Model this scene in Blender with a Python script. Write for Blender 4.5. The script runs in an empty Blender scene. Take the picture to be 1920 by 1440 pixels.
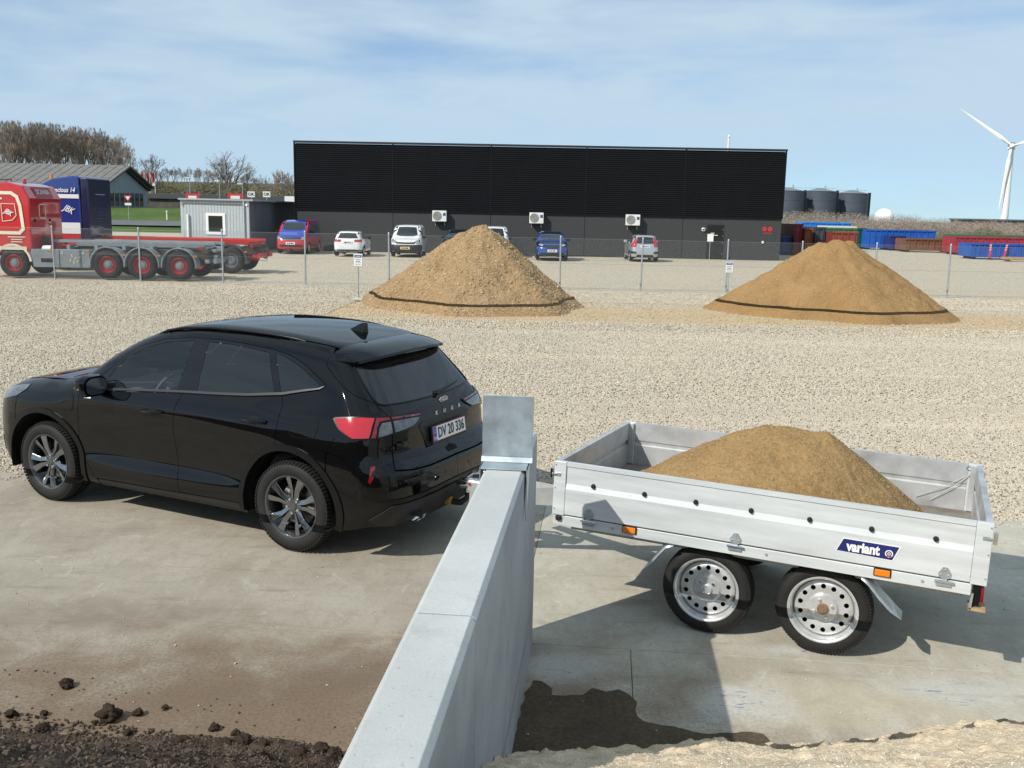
import bpy, bmesh, math, random
import numpy as np
from mathutils import Vector, Matrix, geometry, noise as mnoise

random.seed(7); rng = np.random.default_rng(7)
SC = bpy.context.scene; COL = SC.collection; R = math.radians
# ------------------------------------------------------------------ camera
CAM_H = 2.62
PITCH, ROLL, FPX = R(9.967), R(1.164), 1820.2
cam_d = bpy.data.cameras.new('camera'); cam = bpy.data.objects.new('camera', cam_d); COL.objects.link(cam)
cam_d.sensor_width = 36; cam_d.lens = FPX / 1920 * 36; cam_d.clip_start = .05; cam_d.clip_end = 6000
_F = Vector((0, math.cos(PITCH), -math.sin(PITCH))); _D = Vector((0, -math.sin(PITCH), -math.cos(PITCH))); _X = Vector((1, 0, 0))
_r = _X * math.cos(ROLL) - _D * math.sin(ROLL); _d = _D * math.cos(ROLL) + _X * math.sin(ROLL)
cam.matrix_world = Matrix(((_r.x, -_d.x, -_F.x, 0), (_r.y, -_d.y, -_F.y, 0), (_r.z, -_d.z, -_F.z, CAM_H), (0, 0, 0, 1)))
SC.camera = cam
# ------------------------------------------------------------------ sky and sun
SUN_EL = R(39.9); SUN_H = Vector((-.775, -.632, 0)).normalized()
world = bpy.data.worlds.new('World'); SC.world = world; world.use_nodes = True
nt = world.node_tree; nt.nodes.clear()
def N(t, ty, **kw):
    n = t.nodes.new(ty)
    for k, v in kw.items(): setattr(n, k, v)
    return n
wo = N(nt, 'ShaderNodeOutputWorld'); wb = N(nt, 'ShaderNodeBackground')
sky = N(nt, 'ShaderNodeTexSky', sky_type='NISHITA', sun_disc=False, sun_elevation=SUN_EL,
        sun_rotation=math.atan2(SUN_H.x, SUN_H.y), altitude=0, air_density=.65, dust_density=.2, ozone_density=4.0)
tc = N(nt, 'ShaderNodeTexCoord')
def cloud_layer(scale, zs, lo, hi, det, dist, off):
    mp = N(nt, 'ShaderNodeMapping'); mp.inputs['Scale'].default_value = (scale, scale, scale * zs); mp.inputs['Location'].default_value = off
    mp.inputs['Rotation'].default_value = (0, R(2.5), 0)
    nz = N(nt, 'ShaderNodeTexNoise'); nz.inputs['Scale'].default_value = 1; nz.inputs['Detail'].default_value = det
    nz.inputs['Roughness'].default_value = .55; nz.inputs['Distortion'].default_value = dist
    mr = N(nt, 'ShaderNodeMapRange', interpolation_type='SMOOTHSTEP'); mr.inputs['From Min'].default_value = lo; mr.inputs['From Max'].default_value = hi
    nt.links.new(tc.outputs['Generated'], mp.inputs['Vector']); nt.links.new(mp.outputs[0], nz.inputs['Vector']); nt.links.new(nz.outputs['Fac'], mr.inputs['Value'])
    return mr.outputs[0]
c1 = cloud_layer(2.6, 4.6, .24, .58, 4, .25, (3.1, 1.2, .75)); c2 = cloud_layer(8.0, 3.6, .30, .75, 6, .5, (7.7, 2.1, 4.0))
mx = N(nt, 'ShaderNodeMath', operation='MULTIPLY_ADD'); mx.inputs[1].default_value = .35
mx2 = N(nt, 'ShaderNodeMath', operation='MULTIPLY'); mx2.inputs[1].default_value = .86; mx2.use_clamp = True
nt.links.new(c2, mx.inputs[0]); nt.links.new(c1, mx.inputs[2]); nt.links.new(mx.outputs[0], mx2.inputs[0])
cmix = N(nt, 'ShaderNodeMix', data_type='RGBA'); cmix.inputs['B'].default_value = (4.6, 5.85, 6.85, 1)
tint = N(nt, 'ShaderNodeMix', data_type='RGBA', blend_type='MULTIPLY'); tint.inputs['Factor'].default_value = 1; tint.inputs['B'].default_value = (.76, .98, 1.08, 1); nt.links.new(sky.outputs[0], tint.inputs['A'])
sepz = N(nt, 'ShaderNodeSeparateXYZ'); nt.links.new(tc.outputs['Generated'], sepz.inputs[0]); elv = N(nt, 'ShaderNodeMapRange', interpolation_type='SMOOTHSTEP'); elv.inputs['From Max'].default_value = .13; elv.inputs['To Min'].default_value = .72; elv.inputs['To Max'].default_value = 1.0; nt.links.new(sepz.outputs['Z'], elv.inputs['Value'])
cov = N(nt, 'ShaderNodeMath', operation='MULTIPLY_ADD'); cov.inputs[1].default_value = .64; cov.inputs[2].default_value = .32; nt.links.new(mx2.outputs[0], cov.inputs[0]); cov2 = N(nt, 'ShaderNodeMath', operation='MULTIPLY'); nt.links.new(cov.outputs[0], cov2.inputs[0]); nt.links.new(elv.outputs[0], cov2.inputs[1])
nt.links.new(cov2.outputs[0], cmix.inputs['Factor']); nt.links.new(tint.outputs['Result'], cmix.inputs['A'])
nt.links.new(cmix.outputs['Result'], wb.inputs['Color']); wb.inputs['Strength'].default_value = .12
nt.links.new(wb.outputs[0], wo.inputs['Surface'])
sun_d = bpy.data.lights.new('sun', 'SUN'); sun = bpy.data.objects.new('sun', sun_d); COL.objects.link(sun)
sun_d.energy = 4.6; sun_d.angle = R(.53); sun_d.color = (1, .945, .85)
sdir = Vector((SUN_H.x * math.cos(SUN_EL), SUN_H.y * math.cos(SUN_EL), math.sin(SUN_EL)))
sun.rotation_euler = sdir.to_track_quat('Z', 'Y').to_euler()
VS = SC.view_settings; VS.view_transform = 'Standard'; VS.look = 'None'; VS.exposure = 0.0; VS.gamma = 1; VS.use_curve_mapping = False
# ------------------------------------------------------------------ materials
MATS = {}
def mat(name, col, rough=.6, metal=0., var=0., scale=6., bump=0., bscale=40., spec=.5, coat=0., alpha=None, emit=None, var_rough=0., col2=None, trans=0., stretch=None, ior=1.45, det=5, dist=.02):
    """Principled material; var mixes col with a darker/second tone by noise, bump adds fine relief."""
    if name in MATS: return MATS[name]
    m = bpy.data.materials.new(name); m.use_nodes = True; t = m.node_tree; b = t.nodes['Principled BSDF']
    b.inputs['Base Color'].default_value = (*col, 1); b.inputs['Roughness'].default_value = rough; b.inputs['Metallic'].default_value = metal
    b.inputs['Specular IOR Level'].default_value = spec; b.inputs['Coat Weight'].default_value = coat; b.inputs['Coat Roughness'].default_value = .03; b.inputs['IOR'].default_value = ior
    if trans: b.inputs['Transmission Weight'].default_value = trans
    if emit: b.inputs['Emission Color'].default_value = (*emit[0], 1); b.inputs['Emission Strength'].default_value = emit[1]
    if var or bump or var_rough:
        co = N(t, 'ShaderNodeTexCoord'); src = co.outputs['Object']
        if stretch:
            mp = N(t, 'ShaderNodeMapping'); mp.inputs['Scale'].default_value = stretch; t.links.new(src, mp.inputs[0]); src = mp.outputs[0]
        if var or var_rough:
            nz = N(t, 'ShaderNodeTexNoise'); nz.inputs['Scale'].default_value = scale; nz.inputs['Detail'].default_value = det; nz.inputs['Roughness'].default_value = .62
            t.links.new(src, nz.inputs['Vector'])
            mr = N(t, 'ShaderNodeMapRange'); mr.inputs['From Min'].default_value = .3; mr.inputs['From Max'].default_value = .7; t.links.new(nz.outputs['Fac'], mr.inputs[0])
            if var:
                mi = N(t, 'ShaderNodeMix', data_type='RGBA'); c2_ = col2 or tuple(c * (1 - var) for c in col)
                c1_ = col if col2 else tuple(min(1, c * (1 + var * .6)) for c in col)
                mi.inputs['A'].default_value = (*c2_, 1); mi.inputs['B'].default_value = (*c1_, 1)
                t.links.new(mr.outputs[0], mi.inputs['Factor']); t.links.new(mi.outputs['Result'], b.inputs['Base Color'])
            if var_rough:
                m2 = N(t, 'ShaderNodeMapRange'); m2.inputs['To Min'].default_value = max(0, rough - var_rough); m2.inputs['To Max'].default_value = min(1, rough + var_rough)
                t.links.new(nz.outputs['Fac'], m2.inputs[0]); t.links.new(m2.outputs[0], b.inputs['Roughness'])
        if bump:
            nb = N(t, 'ShaderNodeTexNoise'); nb.inputs['Scale'].default_value = bscale; nb.inputs['Detail'].default_value = 4; t.links.new(src, nb.inputs['Vector'])
            bp = N(t, 'ShaderNodeBump'); bp.inputs['Strength'].default_value = bump; bp.inputs['Distance'].default_value = dist
            t.links.new(nb.outputs['Fac'], bp.inputs['Height']); t.links.new(bp.outputs[0], b.inputs['Normal'])
    MATS[name] = m; return m
def glass(name, tint, rough=.0, opacity=.5):
    """Thin tinted pane: clear tinted transparency under a glossy Fresnel reflection."""
    if name in MATS: return MATS[name]
    m = bpy.data.materials.new(name); m.use_nodes = True; t = m.node_tree; t.nodes.clear()
    o = N(t, 'ShaderNodeOutputMaterial'); tr = N(t, 'ShaderNodeBsdfTransparent'); tr.inputs[0].default_value = (*tint, 1)
    gl = N(t, 'ShaderNodeBsdfGlossy'); gl.inputs['Roughness'].default_value = rough
    df = N(t, 'ShaderNodeBsdfDiffuse'); df.inputs[0].default_value = (.012, .014, .016, 1)
    fr = N(t, 'ShaderNodeFresnel'); fr.inputs[0].default_value = 1.75
    m1 = N(t, 'ShaderNodeMixShader'); m1.inputs[0].default_value = opacity; m2 = N(t, 'ShaderNodeMixShader')
    t.links.new(tr.outputs[0], m1.inputs[1]); t.links.new(df.outputs[0], m1.inputs[2]); t.links.new(fr.outputs[0], m2.inputs[0])
    t.links.new(m1.outputs[0], m2.inputs[1]); t.links.new(gl.outputs[0], m2.inputs[2]); t.links.new(m2.outputs[0], o.inputs[0])
    MATS[name] = m; return m
# ------------------------------------------------------------------ object helpers
def tag(o, label=None, cat=None, group=None, kind=None):
    if label: o['label'] = label
    if cat: o['category'] = cat
    if group: o['group'] = group
    if kind: o['kind'] = kind
    return o
def empty(name, loc=(0, 0, 0), rz=0., parent=None):
    o = bpy.data.objects.new(name, None); COL.objects.link(o); o.location = loc; o.rotation_euler = (0, 0, rz); o.empty_display_size = .1
    if parent: o.parent = parent
    return o
def link_mesh(name, me, m=None, parent=None, loc=None, rot=None):
    o = bpy.data.objects.new(name, me); COL.objects.link(o)
    if m is not None and not me.materials:
        for x in (m if isinstance(m, (list, tuple)) else [m]): me.materials.append(x)
    if parent: o.parent = parent
    if loc is not None: o.location = loc
    if rot is not None: o.rotation_euler = rot
    return o
def copy_tree(o, parent=None):
    c = o.copy(); COL.objects.link(c); c.parent = parent
    for ch in list(o.children): copy_tree(ch, c)
    return c
class MB:
    """collects simple solids and links them as ONE mesh object"""
    def __init__(s): s.v = []; s.f = []; s.mi = []; s.cur = 0
    def add(s, vs, fs):
        n = len(s.v); s.v += [tuple(v) for v in vs]; s.f += [tuple(i + n for i in f) for f in fs]; s.mi += [s.cur] * len(fs); return s
    def box(s, x0, x1, y0, y1, z0, z1, M=None):
        v = [Vector((x, y, z)) for z in (z0, z1) for y in (y0, y1) for x in (x0, x1)]
        if M is not None: v = [M @ q for q in v]
        return s.add(v, [(0, 2, 3, 1), (4, 5, 7, 6), (0, 1, 5, 4), (2, 6, 7, 3), (0, 4, 6, 2), (1, 3, 7, 5)])
    def prism(s, poly, a, b, axis='y', M=None):
        """2-D polygon extruded along axis from a to b; poly in (x,z) for y, (y,z) for x, (x,y) for z"""
        def P(p, t): return Vector((p[0], t, p[1])) if axis == 'y' else Vector((t, p[0], p[1])) if axis == 'x' else Vector((p[0], p[1], t))
        v = [P(p, a) for p in poly] + [P(p, b) for p in poly]; n = len(poly)
        if M is not None: v = [M @ q for q in v]
        return s.add(v, [tuple(range(n))[::-1], tuple(range(n, 2 * n))] + [(i, (i + 1) % n, n + (i + 1) % n, n + i) for i in range(n)])
    def cyl(s, p0, p1, r0, r1=None, n=12, cap=True):
        p0 = Vector(p0); p1 = Vector(p1); r1 = r0 if r1 is None else r1; d = (p1 - p0).normalized(); u = d.orthogonal().normalized(); w = d.cross(u)
        v = []
        for p, r in ((p0, r0), (p1, r1)):
            for i in range(n): a = 2 * math.pi * i / n; v.append(p + (u * math.cos(a) + w * math.sin(a)) * r)
        f = [(i, (i + 1) % n, n + (i + 1) % n, n + i) for i in range(n)]
        if cap: f += [tuple(range(n))[::-1], tuple(range(n, 2 * n))]
        return s.add(v, f)
    def tube(s, pts, r, n=8, cap=True):
        pts = [Vector(p) for p in pts]; rr = r if isinstance(r, (list, tuple)) else [r] * len(pts); v = []; u = None
        for i, p in enumerate(pts):
            d = (pts[min(i + 1, len(pts) - 1)] - pts[max(i - 1, 0)]).normalized()
            u = d.orthogonal().normalized() if u is None else (u - d * u.dot(d)).normalized(); w = d.cross(u)
            for k in range(n): a = 2 * math.pi * k / n; v.append(p + (u * math.cos(a) + w * math.sin(a)) * rr[i])
        f = [(i * n + k, i * n + (k + 1) % n, (i + 1) * n + (k + 1) % n, (i + 1) * n + k) for i in range(len(pts) - 1) for k in range(n)]
        if cap: f += [tuple(range(n))[::-1], tuple(range((len(pts) - 1) * n, len(pts) * n))]
        return s.add(v, f)
    def lathe(s, prof, n=32, M=None, closed=False, a0=0., a1=2 * math.pi):
        """profile (radius, axial) revolved about local Y"""
        full = abs(a1 - a0 - 2 * math.pi) < 1e-6; m = n if full else n + 1; v = []
        for i in range(m):
            a = a0 + (a1 - a0) * i / n
            for r, y in prof: v.append(Vector((r * math.cos(a), y, r * math.sin(a))))
        if M is not None: v = [M @ q for q in v]
        k = len(prof); f = []
        for i in range(n):
            j = (i + 1) % m
            for q in range(k - (0 if closed else 1)): f.append((i * k + q, j * k + q, j * k + (q + 1) % k, i * k + (q + 1) % k))
        return s.add(v, f)
    def quad(s, a, b, c, d): return s.add([a, b, c, d], [(0, 1, 2, 3)])
    def mesh(s, name, mats, smooth=None):
        me = bpy.data.meshes.new(name); me.from_pydata(s.v, [], s.f)
        for x in (mats if isinstance(mats, (list, tuple)) else [mats]): me.materials.append(x)
        if any(s.mi): me.polygons.foreach_set('material_index', s.mi)
        bm = bmesh.new(); bm.from_mesh(me); bmesh.ops.recalc_face_normals(bm, faces=bm.faces)
        if smooth is not None:
            for fc in bm.faces: fc.smooth = True
            for e in bm.edges:
                if len(e.link_faces) == 2 and e.calc_face_angle(0) > R(smooth): e.smooth = False
        bm.to_mesh(me); bm.free(); return me
    def build(s, name, mats, parent=None, smooth=None, bevel=0., loc=None, rot=None, seg=2):
        o = link_mesh(name, s.mesh(name, mats, smooth), None, parent, loc, rot)
        if bevel:
            b = o.modifiers.new('bevel', 'BEVEL'); b.width = bevel; b.segments = seg; b.limit_method = 'ANGLE'; b.angle_limit = R(40)
        return o
def text_mesh(name, body, size, m, parent=None, M=None, extrude=.0015, sx=1., shear=0., bold=0., align='CENTER', space=1.):
    """flat lettering as a mesh in its local XY plane, placed by matrix M"""
    cu = bpy.data.curves.new(name, 'FONT'); cu.body = body; cu.size = size; cu.align_x = align; cu.align_y = 'CENTER'; cu.extrude = extrude; cu.shear = shear; cu.offset = bold; cu.space_character = space
    cu.resolution_u = 3
    t = bpy.data.objects.new(name + '_curve', cu); COL.objects.link(t)
    dg = bpy.context.evaluated_depsgraph_get(); me = bpy.data.meshes.new_from_object(t.evaluated_get(dg)); bpy.data.objects.remove(t); bpy.data.curves.remove(cu)
    me.name = name; me.materials.clear(); me.materials.append(m)
    MM = (M or Matrix()) @ Matrix.Diagonal((sx, 1, 1, 1)); me.transform(MM)
    return link_mesh(name, me, None, parent)
def frame_matrix(origin, xdir, ydir):
    x = Vector(xdir).normalized(); y = Vector(ydir); y = (y - x * y.dot(x)).normalized(); z = x.cross(y)
    return Matrix(((x.x, y.x, z.x, origin[0]), (x.y, y.y, z.y, origin[1]), (x.z, y.z, z.z, origin[2]), (0, 0, 0, 1)))
def px(u, v, z=0.):
    """ground-plan measurement: the point at height z seen at photo coordinate (u, v)"""
    q = _F * FPX + _r * (u - 960) + _d * (v - 720); t = (z - CAM_H) / q.z; return Vector((q.x * t, q.y * t, z))
def pd(u, v, Y):
    """the point at ground distance Y seen at photo coordinate (u, v)"""
    q = _F * FPX + _r * (u - 960) + _d * (v - 720); t = Y / q.y; return Vector((q.x * t, Y, CAM_H + q.z * t))
def fbm(x, y, z=0., o=4):
    return mnoise.fractal(Vector((x, y, z)), 1.0, 2.0, o)
def grid_noise(X, Y, scale, seed, octaves=5, rough=.5):
    """vectorised value noise on numpy arrays, roughly in -1..1"""
    out = np.zeros_like(X, dtype=float); amp = 1.; f = scale; tot = 0
    for k in range(octaves):
        g = np.random.default_rng(seed * 31 + k).uniform(-1, 1, (256, 256)); x = X * f + 37.3 * k; y = Y * f + 11.7 * k
        xi = np.floor(x).astype(int); yi = np.floor(y).astype(int); fx = x - xi; fy = y - yi; fx = fx * fx * (3 - 2 * fx); fy = fy * fy * (3 - 2 * fy)
        a = g[xi % 256, yi % 256]; b = g[(xi + 1) % 256, yi % 256]; c = g[xi % 256, (yi + 1) % 256]; d = g[(xi + 1) % 256, (yi + 1) % 256]
        out += amp * ((a * (1 - fx) + b * fx) * (1 - fy) + (c * (1 - fx) + d * fx) * fy); tot += amp; amp *= rough; f *= 2.03
    return out / tot
def sheet(name, X, Y, Z, m, parent=None, smooth=True, mask=None, loc=None):
    """grid mesh from 2-D arrays"""
    h, w = X.shape; v = np.stack([X, Y, Z], -1).reshape(-1, 3)
    i = np.arange(h * w).reshape(h, w); f = np.stack([i[:-1, :-1], i[:-1, 1:], i[1:, 1:], i[1:, :-1]], -1).reshape(-1, 4)
    if mask is not None: f = f[mask.reshape(-1)]
    me = bpy.data.meshes.new(name); me.from_pydata(v.tolist(), [], f.tolist())
    if smooth: me.polygons.foreach_set('use_smooth', [True] * len(me.polygons))
    me.update(); return link_mesh(name, me, m, parent, loc)
# ------------------------------------------------------------------ car bodies: one smooth implicit surface, cut into panels
def pchip(xs, ys, x):
    xs = np.asarray(xs, float); ys = np.asarray(ys, float); x = np.asarray(x, float)
    h = np.diff(xs); d = np.diff(ys) / h; m = np.zeros_like(ys)
    m[1:-1] = (d[:-1] * h[1:] + d[1:] * h[:-1]) / (h[:-1] + h[1:]); m[0] = d[0]; m[-1] = d[-1]
    i = np.clip(np.searchsorted(xs, x) - 1, 0, len(h) - 1); t = (x - xs[i]) / h[i]; c = np.clip(t, 0, 1)
    r = (2 * c**3 - 3 * c**2 + 1) * ys[i] + (c**3 - 2 * c**2 + c) * h[i] * m[i] + (-2 * c**3 + 3 * c**2) * ys[i + 1] + (c**3 - c**2) * h[i] * m[i + 1]
    return r + np.where(t < 0, t * h[i] * m[i], 0) + np.where(t > 1, (t - 1) * h[i] * m[i + 1], 0)
def grid2(xs, zs, tab, x, z):
    cols = np.stack([pchip(xs, row, x) for row in tab], 0); zs = np.asarray(zs, float); h = np.diff(zs); sh = (len(h),) + (1,) * (cols.ndim - 1); hh = h.reshape(sh)
    d = np.diff(cols, axis=0) / hh; m = np.zeros_like(cols)
    m[1:-1] = (d[:-1] * hh[1:] + d[1:] * hh[:-1]) / (hh[:-1] + hh[1:]); m[0] = d[0]; m[-1] = d[-1]
    i = np.clip(np.searchsorted(zs, z) - 1, 0, len(h) - 1); t = (z - zs[i]) / h[i]; c = np.clip(t, 0, 1); g = lambda A, k: np.take_along_axis(A, k[None], 0)[0]; hi = h[i]
    r = (2 * c**3 - 3 * c**2 + 1) * g(cols, i) + (c**3 - 2 * c**2 + c) * hi * g(m, i) + (-2 * c**3 + 3 * c**2) * g(cols, i + 1) + (c**3 - c**2) * hi * g(m, i + 1)
    return r + np.where(t < 0, t * hi * g(m, i), 0) + np.where(t > 1, (t - 1) * hi * g(m, i + 1), 0)
def smax(a, b, k):
    h = np.maximum(k - np.abs(a - b), 0) / k
    return np.maximum(a, b) + h * h * k * .25
def inpoly(poly, P):
    x, y = P[:, 0], P[:, 1]; r = np.zeros(len(P), bool); n = len(poly)
    for i in range(n):
        (x1, y1), (x2, y2) = poly[i], poly[(i + 1) % n]
        if y1 == y2: continue
        r ^= ((y1 > y) != (y2 > y)) & (x < (x2 - x1) * (y - y1) / (y2 - y1) + x1)
    return r
def densify(poly, step):
    out = []
    for i in range(len(poly)):
        a = np.array(poly[i]); b = np.array(poly[(i + 1) % len(poly)]); n = max(1, int(round(np.linalg.norm(b - a) / step)))
        for k in range(n): out.append(tuple(a + (b - a) * k / n))
    return out
def inset(poly, d):
    P = np.array(poly, float); n = len(P); area = sum(P[i][0] * P[(i + 1) % n][1] - P[(i + 1) % n][0] * P[i][1] for i in range(n)); sg = 1 if area > 0 else -1; out = []
    for i in range(n):
        e1 = P[i] - P[i - 1]; e2 = P[(i + 1) % n] - P[i]; e1 /= max(np.linalg.norm(e1), 1e-9); e2 /= max(np.linalg.norm(e2), 1e-9)
        nn = np.array([-e1[1], e1[0]]) + np.array([-e2[1], e2[0]]); l = np.linalg.norm(nn); nn = nn / l if l > .3 else np.array([-e1[1], e1[0]])
        out.append(tuple(P[i] + sg * nn * d / max(.5, l / 2 if l > .3 else 1)))
    return out
def arc(cx, cz, r, a0, a1, n=16):
    return [(cx + r * math.cos(R(a0 + (a1 - a0) * i / n)), cz + r * math.sin(R(a0 + (a1 - a0) * i / n))) for i in range(n + 1)]
class Body:
    x0, yp, rr, xf, ypf, rf = -.25, .55, .4, 2.95, .45, .5
    k_sr, k_sf, k_t, zb = .22, .25, .13, .22
    rk, rk4, fk, fk4, crown = .06, .10, .10, .22, .055
    def __init__(s, **d): s.__dict__.update(d)
    def F(s, P):
        x, y, z = P[..., 0], P[..., 1], P[..., 2]; ay = np.sqrt(y * y + 1e-6)
        side = ay - grid2(s.wx, s.wz, s.wt, x, z); e = .02; sl = (pchip(s.tx, s.tz, x + e) - pchip(s.tx, s.tz, x - e)) / (2 * e)
        top = (z - pchip(s.tx, s.tz, x) + s.crown * y * y) / np.sqrt(1 + sl * sl)
        rear = pchip(s.rz, s.rx, z) - x + s.rk * y * y + s.rk4 * y**4; front = x - pchip(s.fz, s.fx, z) + s.fk * y * y + s.fk4 * y**4
        return smax(smax(smax(smax(side, rear, s.k_sr), front, s.k_sf), top, s.k_t), s.zb - z, .06)
    def normal(s, P, e=.010):
        g = np.zeros_like(P)
        for i in range(3):
            d = np.zeros(3); d[i] = e; g[..., i] = s.F(P + d) - s.F(P - d)
        return g / np.linalg.norm(g, axis=-1, keepdims=True)
    def cast(s, O, D):
        t = np.zeros(len(O))
        for _ in range(46): t += s.F(O + D * t[:, None]) * .82
        return O + D * t[:, None]
    def wrap(s, q):
        """(s, z): along the flank, round both ends to the middle of the tail and nose"""
        a, z = q[:, 0], q[:, 1]; O = np.stack([a, np.full_like(a, 1.6), z], -1); D = np.tile([0., -1., 0.], (len(a), 1))
        th = (s.x0 - a) / s.rr; m = (th > 0) & (th <= math.pi / 2); u = np.stack([-np.sin(th), np.cos(th), 0 * th], -1)
        O[m] = (np.stack([0 * a + s.x0, 0 * a + s.yp, z], -1) + u * 1.3)[m]; D[m] = -u[m]
        m = th > math.pi / 2; O[m] = np.stack([0 * a + s.x0 - 1.6, s.yp - (s.x0 - a - s.rr * math.pi / 2), z], -1)[m]; D[m] = (1, 0, 0)
        th = (a - s.xf) / s.rf; m = (th > 0) & (th <= math.pi / 2); u = np.stack([np.sin(th), np.cos(th), 0 * th], -1)
        O[m] = (np.stack([0 * a + s.xf, 0 * a + s.ypf, z], -1) + u * 1.3)[m]; D[m] = -u[m]
        m = th > math.pi / 2; O[m] = np.stack([0 * a + s.xf + 1.6, s.ypf - (a - s.xf - s.rf * math.pi / 2), z], -1)[m]; D[m] = (-1, 0, 0)
        return s.cast(O, D)
    def top(s, q): return s.cast(np.stack([q[:, 0], q[:, 1], np.full(len(q), 2.4)], -1), np.tile([0., 0., -1.], (len(q), 1)))
    @property
    def s_tail(s): return s.x0 - s.rr * math.pi / 2 - s.yp
    @property
    def s_nose(s): return s.xf + s.rf * math.pi / 2 + s.ypf
def panel_data(body, outer, proj='wrap', holes=(), step=.03, off=0., gap=0., rim=.015):
    if gap: outer = inset(outer, gap); holes = [inset(h, -gap) for h in holes]
    loops = [densify(outer, step)] + [densify(h, step) for h in holes]; pts = []; edges = []
    for L in loops:
        n = len(pts); pts += L; edges += [(n + i, n + (i + 1) % len(L)) for i in range(len(L))]
    A = np.array(loops[0]); lo = A.min(0); hi = A.max(0); g = np.stack(np.meshgrid(np.arange(lo[0] + step / 2, hi[0], step), np.arange(lo[1] + step / 2, hi[1], step)), -1).reshape(-1, 2)
    if len(g):
        k = inpoly(outer, g)
        for h in holes: k &= ~inpoly(h, g)
        g = g[k]; B = np.array(pts)
        if len(g): g = g[np.array([np.min(np.sum((B - q)**2, 1)) for q in g]) > (step * .55)**2]
        pts += [tuple(q) for q in g]
    vo, eo, fo, _, _, _ = geometry.delaunay_2d_cdt([Vector(q) for q in pts], edges, [], 0, 1e-6)
    V = np.array([(v.x, v.y) for v in vo]); T = np.array([list(f) for f in fo]); C = V[T].mean(1); k = inpoly(outer, C)
    for h in holes: k &= ~inpoly(h, C)
    d1 = V[T[:, 1]] - V[T[:, 0]]; d2 = V[T[:, 2]] - V[T[:, 0]]; ccw = (d1[:, 0] * d2[:, 1] - d1[:, 1] * d2[:, 0]) > 0; T[~ccw] = T[~ccw][:, ::-1]
    T = T[k]; P = body.wrap(V) if proj == 'wrap' else body.top(V); Nn = body.normal(P); P = P + Nn * off
    # orient triangles outward
    fn = np.cross(P[T[:, 1]] - P[T[:, 0]], P[T[:, 2]] - P[T[:, 0]]); fl = (fn * Nn[T[:, 0]]).sum(1) < 0; fr = fl.mean(); fl = np.full(len(T), fr > .5) if fr < .06 or fr > .94 else fl; T[fl] = T[fl][:, ::-1]
    cnt = {}
    for a, b, c in T:
        for e in ((a, b), (b, c), (c, a)): cnt[e] = cnt.get(e, 0) + 1
    bd = [(a, b) for (a, b) in cnt if (b, a) not in cnt]
    return P, Nn, T, bd
def panel_mesh(name, data, mats, rim=.015, mirror=False, both=False):
    """panel with turned-in edges; mirror flips it to the right flank, both joins the two halves"""
    P, Nn, T, bd = data; V = []; Fc = []; LN = []
    for sgn in ((1, -1) if both else ((-1,) if mirror else (1,))):
        k = np.array([1, sgn, 1]); p = P * k; n = Nn * k; b = len(V); V += p.tolist()
        for t in T:
            t = t if sgn > 0 else t[::-1]; Fc.append([b + i for i in t]); LN += [n[i].tolist() for i in t]
        if rim:
            q = len(V); V += (p - n * rim).tolist()
            for (i, j) in bd:
                if both and abs(p[i][1]) < 2e-3 and abs(p[j][1]) < 2e-3: continue
                f = [b + j, b + i, q + i, q + j] if sgn > 0 else [b + i, b + j, q + j, q + i]
                a = np.array(V[f[0]]); fn = np.cross(np.array(V[f[1]]) - a, np.array(V[f[2]]) - a); fn = fn / max(np.linalg.norm(fn), 1e-9); Fc.append(f); LN += [fn.tolist()] * 4
    me = bpy.data.meshes.new(name); me.from_pydata(V, [], Fc)
    for x in (mats if isinstance(mats, (list, tuple)) else [mats]): me.materials.append(x)
    me.polygons.foreach_set('use_smooth', [True] * len(me.polygons)); me.normals_split_custom_set(LN); return me
def panel(body, name, outer, m, parent, proj='wrap', holes=(), step=.03, off=0., gap=.0022, rim=.015, sides='lr', both=False):
    d = panel_data(body, outer, proj, holes, step, off, gap); out = []
    if both: return [link_mesh(name, panel_mesh(name, d, m, rim, both=True), None, parent)]
    if 'l' in sides: out.append(link_mesh(name, panel_mesh(name, d, m, rim), None, parent))
    if 'r' in sides: out.append(link_mesh(name, panel_mesh(name, d, m, rim, mirror=True), None, parent))
    return out
def sweep_on(body, pts, r, off, n=6, proj='wrap'):
    """tube following the body surface through (s, z) points"""
    P = body.wrap(np.array(pts, float)) if proj == 'wrap' else body.top(np.array(pts, float)); P = P + body.normal(P) * off
    return MB().tube([Vector(p) for p in P], r, n)
def mirrored(mb):
    m = MB(); m.v = [(x, -y, z) for x, y, z in mb.v]; m.f = [f[::-1] for f in mb.f]; m.mi = list(mb.mi); return m
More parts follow.
